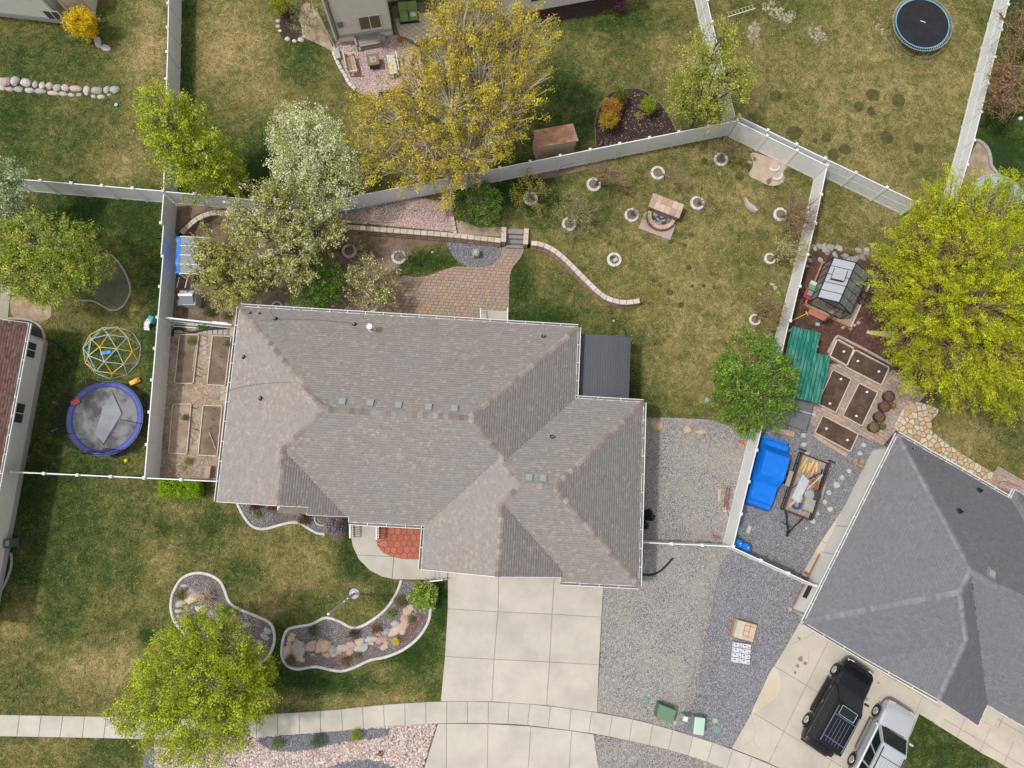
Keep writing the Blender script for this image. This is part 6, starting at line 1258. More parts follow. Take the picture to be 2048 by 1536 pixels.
for i, (u, v, r, pal, lb, h) in enumerate([(509, 1012, 12, [(.09, .03, .03), (.05, .02, .02)], 'small dark red shrub nearest the left roof corner', .5), (516, 1030, 7, [(.14, .19, .04)], 'small green weed in the gravel under the left front roof', .2),
        (543, 1016, 9, [(.16, .08, .03), (.10, .05, .02)], 'brown dried shrub at the end of the lower left roof', .4), (608, 1038, 13, [(.15, .075, .04), (.10, .05, .03)], 'wide rusty brown shrub just inside the front kerb', .4),
        (800, 1203, 13, [(.13, .12, .05), (.18, .17, .07), (.10, .09, .05)], 'grey-olive shrub at the narrow neck of the winding bed', .5), (782, 1227, 9, [(.10, .19, .02), (.14, .24, .03)], 'small green mound plant in the winding bed', .35),
        (752, 1257, 10, [(.20, .11, .04), (.14, .08, .03)], 'brown tufted plant beside the kerb of the winding bed', .4), (792, 1283, 7, [(.75, .55, .01), (.65, .45, .01)], 'bright yellow flower clump in the winding bed', .25),
        (626, 1262, 10, [(.03, .03, .03), (.12, .12, .03)], 'small dark shrub with yellow tips near the upper kerb', .35), (708, 1267, 10, [(.04, .03, .03), (.10, .09, .08)], 'small black twiggy shrub in the middle of the winding bed', .3),
        (582, 1320, 10, [(.16, .085, .05), (.12, .06, .04)], 'rusty shrub at the left tip of the winding bed', .35), (690, 1323, 10, [(.20, .10, .06), (.15, .08, .05)], 'rusty shrub beside the lower kerb of the winding bed', .35), (716, 1310, 7, [(.12, .16, .04)], 'low green weed below the rock row', .15),
        (360, 1190, 11, [(.17, .15, .03), (.12, .12, .03)], 'olive tufted plant at the left of the pear-shaped bed', .4), (450, 1223, 15, [(.10, .20, .02), (.14, .26, .03)], 'leafy green plant standing just above the lower left tree', 1.0), (378, 1238, 8, [(.09, .12, .02)], 'small dark green plant left of two under the rocks', .3), (400, 1236, 9, [(.07, .15, .02), (.10, .19, .02)], 'small bright green plant right of two under the rocks', .35),
        (554, 1486, 11, [(.12, .17, .02), (.17, .22, .03)], 'round green dwarf conifer, leftmost in the cobble strip', .5), (634, 1483, 15, [(.10, .14, .10), (.14, .18, .13), (.07, .10, .07)], 'grey-green dwarf conifer in the middle of the cobble strip', .6), (712, 1472, 12, [(.19, .24, .02), (.25, .30, .03)], 'yellow-green dwarf conifer, rightmost in the cobble strip', .5),
        (975, 372, 8, [(.06, .10, .02)], 'small dark weed beside the pink gravel fence line', .3), (822, 1244 - 4, 6, [(.13, .17, .05)], 'sparse weed on the red mulch', .15), (420, 625, 12, [(.07, .12, .02), (.05, .09, .015)], 'low dark green weeds above the lattice fence', .2), (452, 640 - 8, 9, [(.10, .15, .02)], 'green weeds by the curved path', .2), (404, 652, 9, [(.10, .18, .02)], 'green plant in the narrow trough by the lattice', .3), (385, 683, 9, [(.12, .22, .04)], 'green seedlings in the upper left vegetable bed', .2), (457, 689, 6, [(.09, .17, .05)], 'seedling in the upper right vegetable bed', .15), (378, 922, 6, [(.16, .20, .03)], 'small weed on the dirt below the lower vegetable beds', .15), (372, 836, 6, [(.10, .13, .05)], 'small grey weed in the lower left vegetable bed', .15)]):
    shrub(lb, u, v, r, pal, 70 + i, name='plant', cat='plant', h=h, leaf=.055, per=18, dens=90, el=.12, wid=.07)
# dried ornamental grass
g = P(418, 1195); t_ = thing('dried_grass', 'clump of straw-coloured dried grass on the rocks in the pear-shaped bed', 'plant', g); mb = MB(); rr = random.Random(9)
for i in range(110):
    a = rr.uniform(0, 6.28); l = rr.uniform(.2, .75); q = g + Vector((math.cos(a) * l * .5, math.sin(a) * l * .5, rr.uniform(.3, .5))); e = g + Vector((math.cos(a) * l, math.sin(a) * l, rr.uniform(.08, .4))); mb.tube([g + Vector((0, 0, .1)), q, e], [.014, .011, .006], 3, cap=False)
mb.build('blades', mat('straw', (.55, .46, .33), (.42, .35, .26), scale=8), t_, kind='stuff')
for u0, v0, seed, lb in ((335, 695, 3, 'dry grey brushwood heap against the fence beside the upper vegetable beds'), (322, 880, 4, 'dry twigs against the fence beside the lower vegetable beds'), (368, 935, 5, 'flat heap of dead stalks between the lower vegetable beds and the fence'), (378, 870, 6, 'dead stalks lying between the two lower vegetable beds')):
    g = P(u0, v0); mb = MB(); rr = random.Random(seed)
    for i in range(60):
        q = g + Vector((rr.gauss(0, .25), rr.gauss(0, .55 if seed != 5 else .2), .03)); a = rr.uniform(0, 6.28); l = rr.uniform(.15, .5); mb.tube([q, q + Vector((math.cos(a) * l, math.sin(a) * l, rr.uniform(.0, .2)))], [.012, .006], 3, cap=False)
    tag(mb.build('brushwood', mat('dead_stalk', (.26, .19, .15), (.34, .27, .21), scale=9), loc=g, kind='stuff'), lb, 'twigs')
# vine stalks on the fences
for pts, lb in (([(1120, 335), (1150, 325), (1180, 312), (1222, 303), (1240, 312), (1243, 298)], 'thin dark vine on the back fence left of the mulch bed'),):
    mb = MB(); mb.tube([PH(u, v, .5 + .3 * math.sin(u)) for u, v in pts], .012, 4); tag(mb.build('vine', BARKD), lb, 'vine')
# grass tufts on every lawn
def tufts(n, seed):
    rg = np.random.default_rng(seed); q = np.stack([rg.uniform(-33, 37, n), rg.uniform(-16, 34, n)], 1)
    hp_ = [[HF(*p) for p in wp], [RF(*p) for p in wp2], W2(RBpx), W2(LBpx), [HF(ox, oy, LA), HF(ox, oy - 16, LA), HF(ox - 6, oy - 16, LA), HF(ox - 6, oy, LA)]]
    for e in EXCL + hp_:
        e_ = np.array([p[:2] for p in e]); lo, hi = e_.min(0), e_.max(0); m_ = (q >= lo).all(1) & (q <= hi).all(1); idx = np.where(m_)[0]
        if len(idx): q = np.delete(q, idx[inside_np(q[idx], e)], 0)
    d, w_ = wall_dist(q); q = q[~((np.abs(d) < .3) & (w_ < .2))]; n = len(q); z = TT(q)
    g = green_and_shade(q) + .18 * np.sin(q[:, 0] * 3.1 + 2 * np.sin(q[:, 1] * 2.3)) * np.sin(q[:, 1] * 2.7 + 1.5 * np.sin(q[:, 0] * 1.9)) + rg.normal(size=n) * .24
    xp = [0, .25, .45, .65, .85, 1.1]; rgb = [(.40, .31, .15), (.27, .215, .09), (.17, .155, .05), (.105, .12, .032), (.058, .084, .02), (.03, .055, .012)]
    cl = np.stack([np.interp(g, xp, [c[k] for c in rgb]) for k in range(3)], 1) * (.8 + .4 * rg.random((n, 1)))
    a = rg.random(n) * 6.28; L_ = .035 + .06 * rg.random(n); w_ = .012 + .012 * rg.random(n); dx, dy = np.cos(a), np.sin(a); b = np.stack([q[:, 0], q[:, 1], z], 1)
    D = np.stack([dx, dy, 0 * dx], 1); S = np.stack([-dy, dx, 0 * dx], 1); up = np.array([0, 0, 1.0])
    p0 = b - S * w_[:, None] + up * .004; p1 = b + S * w_[:, None] + up * .004; k = (D * L_[:, None] + up * (L_ * rg.uniform(.25, .8, n))[:, None]); p2 = b + k + S * w_[:, None] * .4; p3 = b + k - S * w_[:, None] * .4
    V = np.stack([p0, p1, p2, p3], 1).reshape(-1, 3); return npmesh('grass_tufts', V, np.arange(4 * n).reshape(n, 4), mat('grass_blade', (1, 1, 1), attr=True, rough=.8, spec=.1), None, cl, 'stuff')
tufts(420000, 5)
# ---------------------------------------------------------------- objects
def simple(mb, name, M, label, cat, group=None, loc=None, smooth=False):
    o = mb.build(name, M, loc=loc, smooth=smooth); return tag(o, label, cat, group)
def col(name, c, rough=.6, **k): return mat(name, c, rough=rough, **k)
WOODG = mat('weathered_wood', (.36, .32, .29), (.27, .24, .22), scale=6, stretch=(1, 8, 1, .2), rough=.9)
WOODT = mat('tan_wood', (.50, .38, .25), (.42, .31, .20), scale=5, rough=.85)
WOODP = mat('pale_board', (.60, .54, .44), (.50, .44, .36), scale=4, rough=.85)
REDW = mat('red_brown_wood', (.36, .17, .09), (.28, .13, .07), scale=5, rough=.8)
STEEL = mat('galvanised', (.45, .46, .47), rough=.4, metal=.7)
RUST = mat('rusty_steel', (.13, .075, .055), (.07, .05, .045), scale=9, rough=.8, metal=.3)
# --- raised beds
def bed(label, px, h, board, soil, t=.05, dots=(), grp=None, sticks=()):
    q = [PH(u, v, h) for u, v in px]; c = sum(q, Vector()) / 4; zg = T(c.x, c.y); o = thing('raised_bed', label, 'raised bed', (c.x, c.y, zg), grp)
    for a, b in zip(q, q[1:] + q[:1]):
        d = (b - a).normalized() * t / 2; MB().bar((a - d * 0 - Vector((0, 0, h / 2)) + d), (b - Vector((0, 0, h / 2)) - d), t, h).build('board', board, o)
    inner = shrink([tuple(p[:2]) for p in q], t * .6); MB().prism(inner, zg - .02, zg + h - .06).build('soil', soil, o)
    for u, v in dots: p = PH(u, v, h); MB().lathe(p, [(.07, -.06), (.07, .02), (0, .025)], 12).build('cap', WHITE, o)
    for u0, v0, u1, v1 in sticks: MB().tube([PH(u0, v0, h + .02), PH(u1, v1, h + .05)], .02, 5).build('stick', WOODP, o)
    return o
GS = mat('garden_soil', (.19, .135, .10), (.13, .09, .065), scale=3, rough=1, bump=.8, col3=(.27, .20, .155), scale3=1.5)
DS = mat('dark_garden_soil', (.10, .06, .042), (.065, .04, .03), scale=5, rough=1, bump=1, bscale=30, col3=(.14, .09, .065), scale3=2)
G1 = 'timber edged vegetable beds beside the long left fence'
bed('timber vegetable bed, upper left of the four, with green seedlings and poles', [(359, 669), (397, 670), (386, 767), (349, 766)], .15, WOODP, GS, grp=G1, sticks=[(393, 690, 385, 742), (395, 684, 388, 712)])
bed('timber vegetable bed, upper right of the four, beside the roof edge', [(425, 671), (462, 673), (450, 771), (414, 769)], .15, WOODP, GS, grp=G1)
bed('timber vegetable bed, lower left of the four, with sandy soil', [(345, 808), (382, 808), (373, 908), (337, 907)], .15, WOODP, DIRT, grp=G1)
bed('timber vegetable bed, lower right of the four, with a loose slanting stick', [(406, 811), (444, 812), (434, 912), (396, 910)], .15, WOODP, GS, grp=G1, sticks=[(418, 864, 431, 898)])
for i, (u, v, a) in enumerate([(462, 678, 0), (460, 695, 0), (455, 718, 0), (452, 740, 0), (418, 676, 0), (412, 696, 0), (409, 740, 0), (405, 755, 0), (397, 819, 0), (441, 822, 0), (438, 843, 0), (435, 862, 0), (433, 880, 0), (401, 862, 0), (335, 656, 0), (328, 728, 0), (330, 746, 0), (322, 812, 0), (322, 846, 0), (317, 903, 0)]):
    q = PH(u, v, .0); simple(MB().tube([q, q + Vector((-.42 if i < 14 else -.5, .14, .16 if i < 14 else .5))], .016, 4), 'garden_stake', RUST, 'thin dark stake ' + ('leaning over the upper right vegetable bed' if i < 8 and u > 415 else 'between the two upper vegetable beds' if i < 8 else 'over the lower right vegetable bed' if i < 14 else 'leaning out against the long left fence'), 'stake', 'dark stakes round the vegetable beds')
bed('right yard planting bed, small square one beside the green metal roof', [(1675, 678), (1709, 697), (1694, 731), (1660, 712)], .3, WOODP, DS, t=.08, dots=[(1688, 703)])
bed('right yard planting bed, long one below the willow', [(1711, 699), (1779, 735), (1763, 770), (1691, 733)], .3, WOODP, DS, t=.06, dots=[(1716, 722), (1758, 743)])
bed('right yard planting bed with two white caps, left of the middle pair', [(1666, 739), (1703, 758), (1672, 825), (1636, 807)], .3, WOODP, DS, t=.05, dots=[(1682, 758), (1660, 807)])
bed('right yard planting bed with two white caps, right of the middle pair nearest the pots', [(1719, 766), (1756, 785), (1724, 852), (1686, 831)], .3, WOODP, DS, t=.05, dots=[(1734, 784), (1713, 832)])
bed('right yard planting bed lowest of all, in the blue-grey gravel', [(1646, 831), (1717, 868), (1701, 903), (1630, 865)], .3, WOODP, DS, t=.05, dots=[(1653, 857), (1695, 880)])
a = [P(u, v) for u, v in ((1664, 672), (1674, 669), (1785, 728), (1780, 742))]
kerb('pink brick edging along the upper side of the right yard paving', [(1655, 706), (1673, 671), (1730, 700), (1782, 729)], w_=.16, h=.12, seg=.42, col=(.80, .62, .55), sp=0, gap=.01)
kerb('orange-pink stone row below the lowest planting bed', [(1626, 868), (1650, 885), (1672, 898), (1693, 911)], w_=.24, h=.10, seg=.36, col=(.80, .58, .45), sp=0, gap=.01)
# --- pots, hose coils
POTM = mat('pot_plastic', (.05, .042, .04), rough=.55); POTR = mat('pot_rust', (.14, .07, .045), rough=.6); PSOIL = mat('pot_soil', (.09, .05, .035), (.20, .10, .06), scale=14, rough=1, bump=1)
for i, (u, v, r, lb, mm) in enumerate([(1781, 792, 12, 'uppermost round dark planter beside the right yard paving', POTM), (1772, 812, 12, 'second round dark planter down beside the right yard paving', POTM), (1762, 833, 12, 'third round planter down with orange-brown soil', POTM), (1751, 854, 12, 'lowest big round planter with olive soil, by the hose', POTM), (1790, 810, 7, 'small round pot with yellow leaves right of the second planter', POTR), (1770, 852, 7, 'small round pot with green leaves beside the coiled hose', POTR), (1733, 587, 8, 'upper of two black pots beside the greenhouse planter', POTM), (1729, 601, 7, 'lower of two black pots beside the greenhouse planter', POTM)]):
    c = P(u - .012 * (u - 977), v + .012 * (989 - v)); Rp = r / 34; h = .42 if r > 9 else .28; o = thing('planter', lb, 'plant pot', c); MB().lathe(c, [(Rp * .8, 0), (Rp * .97, h), (Rp, h + .02), (Rp * .9, h + .02), (Rp * .86, h - .06)], 20).build('pot', mm, o, smooth=False)
    MB().lathe(c, [(Rp * .87, h - .05), (0, h - .02)], 16).build('soil', PSOIL if i != 3 else mat('olive_soil', (.10, .09, .03), (.17, .13, .06), scale=12), o)
    if i in (4, 5):
        rg = np.random.default_rng(i); cc = np.array(c) + rg.normal(size=(14, 3)) * [Rp * .4, Rp * .4, .04] + [0, 0, h + .05]; V, cl = leaves(cc, rg.normal(size=(14, 3)) * .5, 8, .05, .08, .07, [(.28, .24, .03)] if i == 4 else [(.12, .22, .03)], rg); crown_mesh('leaves', V, cl, o)
def hose(label, pts, r=.02, M=None, name='garden_hose', cat='hose', h=.03, sp=5):
    q = [PH(*p[:2], (p[2] if len(p) > 2 else h)) for p in spline(pts, sp)]; return simple(MB().tube(q, r, 6), name, M or DARK, label, cat)
hose('black hose coiled in loops near the corner of the slate-grey house', [(1737, 868), (1745, 864), (1760, 870), (1772, 880), (1778, 893), (1770, 890), (1764, 875), (1772, 862), (1785, 860), (1789, 872), (1782, 884), (1772, 886), (1766, 872), (1776, 858), (1788, 866), (1786, 880), (1775, 893), (1763, 880), (1745, 880), (1737, 868)], .022)
hose('thin black hose looped on the brick court at the right edge', [(2060, 985), (2035, 972), (2010, 963), (1999, 965), (1998, 975), (2008, 987), (2022, 994)], .018)
hose('black corrugated pipe curving on the gravel below the right roof corner', [(1275, 1148), (1296, 1150), (1312, 1147), (1328, 1136), (1346, 1116)], .06, name='drain_pipe', cat='pipe', h=.06)
hose('black drain pipe lying on the left lawn from the cream house', [(93, 678), (106, 683), (120, 695), (136, 712), (153, 730)], .06, name='drain_pipe', cat='pipe', h=.06)
hose('black drain pipe running across the top of the vegetable plot', [(345, 672), (347, 660), (358, 657), (372, 662), (385, 664), (410, 659), (440, 656), (460, 655)], .075, name='drain_pipe', cat='pipe', h=.1)
hose('thin black pipe in the dark grass right of the dark plank roof', [(1262, 787), (1278, 789), (1292, 797), (1303, 803)], .035, name='drain_pipe', cat='pipe')
tr = thing('trough', 'narrow white edged trough just below the lattice fence', 'planter', P(378, 652)); q = [P(348, 648), P(399, 652), P(398, 657), P(347, 653)]
for a, b in zip(q, q[1:] + q[:1]): MB().bar(a + Vector((0, 0, .07)), b + Vector((0, 0, .07)), .05, .14).build('board', WHITE, tr)
MB().prism([tuple(p[:2]) for p in q], .0, .09).build('soil', GS, tr)
# pavers of the vegetable plot
pv = [(410 + 10.5 * i, 663 + .6 * i, 8.5, 9) for i in range(5)] + [(410, 676 + 10 * i, 8, 7) for i in range(4)] + [(349 + 13 * i, 663 + .3 * i, 11, 6) for i in range(5)] + [(447 - i * .8, 775 + 11 * i, 8, 9) for i in range(3)] + [(440 - i, 752 + 0 * i, 0, 0) for i in range(0)]
for i, (u, v, a, b) in enumerate(pv):
    c = P(u, v); k = (.42, .38, .34) if i < 9 else ((.46, .33, .25) if i < 14 else (.44, .38, .32)); simple(MB().box(c + Vector((0, 0, .03)), (a / 33, b / 33, .07), random.uniform(-.06, .06), tuple(x * random.uniform(.9, 1.1) for x in k)), 'paving_stone', CAPM, ('grey square paving stone in the row under the lattice fence' if i < 5 else 'grey paving stone in the column between the upper vegetable beds' if i < 9 else 'pinkish paving stone in the row above the upper left vegetable bed' if i < 14 else 'worn paving stone against the side path by the house'), 'paving stone', 'paving stones in the vegetable plot')
simple(MB().box(P(420, 944) + Vector((0, 0, .2)), (.3, .7, .4), -.1), 'wooden_box', mat('box_tan', (.38, .30, .23)), 'narrow tan wooden box at the bottom right of the vegetable plot', 'box')
# stepping stones in the right yard
for i, (u, v, r) in enumerate([(1627, 829, 5), (1609, 858, 3), (1606, 871, 5), (1607, 890, 5.5), (1613, 907, 5), (1727, 890, 5), (1719, 907, 5), (1697, 942, 5), (1683, 955, 5.5), (1672, 970, 7), (1640, 981, 4.5), (1657, 985, 5.5), (1649, 1004, 5.5), (1659, 1018, 5.5), (1635, 1027, 4), (1625, 1042, 6), (1612, 1056, 3)]):
    c = P(u, v); n = 6; a0 = random.uniform(0, 1); simple(MB().prism([(c.x + r / 31 * math.cos(a0 + 2 * PI * k / n) * random.uniform(.82, 1.12), c.y + r / 31 * math.sin(a0 + 2 * PI * k / n) * random.uniform(.82, 1.12)) for k in range(n)], 0, .075, inset=.015, col=(.50, .52, .48)), 'stepping_stone', STONEC, 'pale grey-green stepping stone ' + ('between the grey sheets and the top of the trailer' if i < 5 else 'near the firewood above the trailer' if i < 7 else 'in the gravel on the right side of the trailer'), 'stepping stone', 'stepping stones round the trailer', loc=c)
for u, v, a, c_, lb in ((1479, 1062, -.1, (.32, .40, .45), 'small pale blue-grey plastic scrap beside the fence near the blue barrels'), (1497, 1059, -.4, (.42, .47, .44), 'pale green-grey oblong lid on the gravel near the blue barrels')):
    simple(MB().box(P(u, v) + Vector((0, 0, .05)), (.2, .45, .05), a), 'scrap', col('scrap_%d' % u, c_), lb, 'scrap')
# firewood
fw = thing('firewood', 'small pile of split orange-brown firewood on the gravel near the white wall', 'firewood', P(1715, 928)); rr = random.Random(4)
for i in range(9): c = P(1713 + rr.uniform(-8, 8), 928 + rr.uniform(-8, 8)) + Vector((0, 0, .06 + .03 * i)); a = rr.uniform(0, 3); MB().prism([(c.x + math.cos(a) * .2, c.y + math.sin(a) * .2), (c.x - math.sin(a) * .05, c.y + math.cos(a) * .05), (c.x - math.cos(a) * .2, c.y - math.sin(a) * .2), (c.x + math.sin(a) * .05, c.y - math.cos(a) * .05)], c.z - .05, c.z + .05, col=(.50, .32, .18)).build('log', STONEC, fw)
lg = thing('firewood', 'row of cut round logs between the blue tarp and the grey sheets', 'firewood', P(1572, 867))
for i in range(7): c = P(1559 + i * 4.4, 863 + i * 1.0) + Vector((0, 0, .1)); MB().tube([c - Vector((.03, .16, 0)), c + Vector((.03, .16, 0))], .075, 9, col=(.50, .36, .25)).build('log', STONEC, lg)
# --- dark plank canopy beside the main house
cp = thing('lean_to', 'dark grey plank roofed lean-to attached to the right side of the house', 'shed', P(1200, 740)); H_ = 2.3
q = [PH(1157, 668, H_), PH(1262, 674, H_), PH(1258, 800, H_), PH(1153, 797, H_)]; PLK = mat('dark_planks', (.085, .09, .102), (.070, .074, .084), scale=4, stretch=(8, 1, 1, .05), rough=.6, attr=True)
e1_ = (q[1] - q[0]); e2_ = (q[3] - q[0]); n = 21
for i in range(n):
    f0, f1 = i / n, (i + .93) / n; zc = lambda f: .16 * (1 - (2 * f - 1) ** 2); t = random.uniform(.94, 1.06)
    A, B, C_, D = q[0] + e1_ * f0, q[0] + e1_ * f1, q[3] + (q[2] - q[3]) * f1, q[3] + (q[2] - q[3]) * f0
    for p_, f in ((A, f0), (B, f1), (C_, f1), (D, f0)): p_.z = H_ + zc(f)
    MB().add([A, B, C_, D] + [p - Vector((0, 0, .03)) for p in (A, B, C_, D)], [(3, 2, 1, 0), (0, 1, 5, 4), (1, 2, 6, 5), (2, 3, 7, 6), (3, 0, 4, 7)], (t, t, t * 1.03)).build('plank', PLK, cp)
for p_ in (q[1], q[2]): s_ = p_.lerp((q[0] + q[2]) / 2, .04); MB().bar((s_.x, s_.y, 0), (s_.x, s_.y, H_), .1).build('post', DARK, cp)
MB().bar(q[0] - Vector((0, 0, .06)), q[1] - Vector((0, 0, .06)), .05, .1).build('beam', DARK, cp); MB().bar(q[3] - Vector((0, 0, .06)), q[2] - Vector((0, 0, .06)), .05, .1).build('beam', DARK, cp)
# --- steps and rails at the back and front doors
ld = thing('back_landing', 'pale concrete landing with two white rails at the patio edge of the house', 'landing', P(989, 640))
MB().prism(W2([(962, 623), (1014, 625), (1014, 660), (962, 658)]), 0, .35).build('slab', CONC, ld)
for u in (961, 1015):
    a, b = PH(u, 616, 1.1), PH(u + .5, 652, 1.2); r = MB().bar(a, b, .06).build('rail', WHITE, ld)
    for f in (.05, .5, .95): p_ = a.lerp(b, f); MB().bar((p_.x, p_.y, .2), p_, .05).build('baluster', WHITE, r)
for k, (u0, v0, u1, v1, lb) in enumerate([(692, 1048, 692, 1076, 'white balustrade beside the lilac bush under the front roof edge'), (745, 1050, 745, 1079, 'white balustrade at the left of the red court')]):
    o = thing('balustrade', lb, 'railing', P(u0, v0 + 10)); a, b = PH(u0 + 8, v0 - 2, 1.0), PH(u1 + 8, v1, 1.0); MB().bar(a, b, .09).build('rail', WHITE, o); MB().bar(a - Vector((0, 0, .75)), b - Vector((0, 0, .75)), .06).build('rail', WHITE, o)
    for i in range(7): p_ = a.lerp(b, (i + .1) / 6.2); MB().bar((p_.x, p_.y, .1), p_, .05).build('baluster', WHITE, o)
o = thing('handrail', 'white handrail beside the flowering shrub at the driveway corner', 'railing', P(870, 1160)); a, b = PH(857, 1163, .9), PH(885, 1160, .9); MB().bar(a, b, .07).build('rail', WHITE, o)
for f in (.08, .92): p_ = a.lerp(b, f); MB().bar((p_.x, p_.y, 0), p_, .06).build('post', WHITE, o)
for i, u in enumerate((868, 877)): MB().prism(W2([(u, 1138), (u + 3.5, 1138), (u + 4, 1160), (u + .5, 1160)]), .0, .108).build('step_edge', mat('step_grey', (.33, .31, .29)), kind='structure')
# --- fire pit
FB = mat('fire_brick', (1, 1, 1), (.84, .84, .84), scale=8, rough=.9, bump=.3, attr=True); fp = thing('fire_pit', 'brick fire pit with a flat brick back wall and a half round ash bowl', 'fire pit', P(1322, 440))
ax = (PH(1368, 412, .75) - PH(1305, 388, .75)); ax.z = 0; ax.normalize(); ay = Vector((-ax.y, ax.x, 0)); zt = T(*P(1322, 440)[:2])
bk = PH(1332, 412, .8); W_, D_ = 2.05, .95
for r in range(2):
    for i in range(6):
        t = random.uniform(.88, 1.08); k = random.choice([(.50, .33, .26), (.52, .38, .30), (.46, .33, .28), (.54, .42, .33)]); c = bk + ax * ((i + .5) / 6 - .5) * W_ + ay * (.25 - r * .48); MB().box(c, (W_ / 6 - .012, .465, .10), math.atan2(ax.y, ax.x), tuple(x * t for x in k)).build('cap_brick', FB, fp)
for k in range(4):
    for i in range(5):
        c = bk + ax * ((i + .5) / 5 - .5) * (W_ - .12) - Vector((0, 0, .14 + k * .185)); t = random.uniform(.8, 1.1); MB().box(c + ay * .02, ((W_ - .12) / 5 - .01, .8, .175), math.atan2(ax.y, ax.x), (.34 * t, .24 * t, .19 * t)).build('brick', FB, fp)
cc = bk - ay * .52; cc.z = zt; base = [cc + ax * sx * 1.05 + ay * sy for sx, sy in ((-1, -.0), (1, -.0), (1, -1.15), (-1, -1.15))]; MB().prism([tuple(p[:2]) for p in base], zt - .05, zt + .09, col=(.42, .33, .30)).build('base_slab', FB, fp)
for k in range(3):
    n = 13
    for i in range(n):
        a0, a1 = PI + PI * (i + .04) / n, PI + PI * (i + .96) / n; ang = math.atan2(ax.y, ax.x); r0, r1 = .66, .88 + .015 * (2 - k); t = random.uniform(.85, 1.1); kc = (.52, .37, .28) if k == 2 else (.30, .17, .13)
        pl_ = [(cc.x + r * math.cos(a + ang), cc.y + r * math.sin(a + ang)) for r, a in ((r0, a0), (r1, a0), (r1, (a0 + a1) / 2), (r1, a1), (r0, a1))]; MB().prism(pl_, zt + .09 + .13 * k, zt + .215 + .13 * k, col=tuple(x * t for x in kc)).build('rim_brick', FB, fp)
ang = math.atan2(ax.y, ax.x); MB().add([(cc.x + .66 * math.cos(a * PI / 12 + PI + ang), cc.y + .66 * math.sin(a * PI / 12 + PI + ang), zt + .16) for a in range(13)] + [(cc.x + ax.x * s_ + ay.x * .1, cc.y + ax.y * s_ + ay.y * .1, zt + .16) for s_ in (.66, -.66)], [tuple(range(15))]).build('ash', mat('ash', (.05, .05, .055), (.42, .42, .43), scale=4, lo=.45, hi=.62, bump=1, rough=1), fp)
# --- small fountain stone
c = P(952, 510); o = thing('stone_pillar', 'short grey six-sided stone basin in the dark grey gravel', 'basin', c); MB().lathe(c, [(.27, 0), (.27, .5), (.22, .56), (.16, .54), (.14, .5), (0, .5)], 6).build('basin', mat('grey_stone', (.36, .35, .32), (.28, .27, .25), scale=8, bump=.4), o); MB().lathe(c, [(.16, .5), (.10, .62), (0, .64)], 12).build('bowl', mat('stone_light', (.45, .44, .40)), o)
# --- flagpole-like lamp
c = P(709, 1187); o = thing('pole', 'tall thin white pole on a round grey concrete foot on the front lawn', 'pole', c); MB().lathe(c, [(.30, -.02), (.30, .05), (.28, .07), (0, .07)], 24).build('foot', mat('foot_grey', (.42, .45, .48), (.36, .38, .41), scale=5), o)
MB().lathe(c, [(.15, .07), (.14, .12), (.06, .16)], 16).build('collar', WHITE, o); dp = P0(657, 1228, 5.4); MB().tube([c + Vector((0, 0, .1)), Vector((c.x * .5 + dp.x * .5, c.y * .5 + dp.y * .5, 2.7)), dp], [.085, .075, .055], 10).build('shaft', LGREY, o)
for h, s_ in ((2.0, .1), (2.35, -.1), (2.7, .09)): p_ = c.lerp(dp, h / 5.4); MB().box(p_ + Vector((s_, s_, 0)), (.09, .05, .05), .7).build('cleat', WHITE, o)
MB().lathe(dp, [(.0, -.02), (.07, .03), (0, .1)], 10).build('finial', WHITE, o)
# --- utility boxes along the sidewalk
UG = mat('utility_green', (.085, .155, .095), (.10, .17, .11), scale=2, rough=.6); o = thing('utility_box', 'dark green utility box on the gravel by the sidewalk', 'utility box', P(1338, 1432)); q = [PH(1319, 1408, .75), PH(1353, 1421, .75), PH(1346, 1449, .75), PH(1313, 1436, .75)]
pl_ = [tuple(p[:2]) for p in q]; MB().prism(pl_, 0, .70, inset=.02).build('body', UG, o); MB().prism(shrink(pl_, -.03) or pl_, .70, .77, inset=.04).build('lid', mat('utility_lid', (.125, .21, .13), rough=.6), o)
o = thing('utility_box', 'pale green pedestal box with a rounded lid by the sidewalk', 'utility box', P(1390, 1440)); c = P(1391, 1444); MB().box(c + Vector((0, 0, .3)), (.55, .88, .6), -.15).build('body', mat('pale_green_dark', (.20, .27, .24)), o); b_ = MB().box(c + Vector((.02, -.02, .66)), (.60, .94, .14), -.15).build('lid', mat('pale_green', (.42, .55, .49), rough=.5), o, bevel=.05)
o = thing('utility_post', 'slim pale green utility post between the two utility boxes', 'utility post', P(1362, 1427)); c = P(1360, 1426); MB().box(c + Vector((.06, -.05, .45)), (.2, .2, .9), -.3).build('post', mat('pale_green', (.42, .55, .49)), o); MB().box(c + Vector((.06, -.05, .93)), (.24, .24, .08), -.3).build('cap', mat('pale_cap', (.60, .68, .64)), o)
IG = mat('lid_green', (.17, .27, .27), rough=.7)
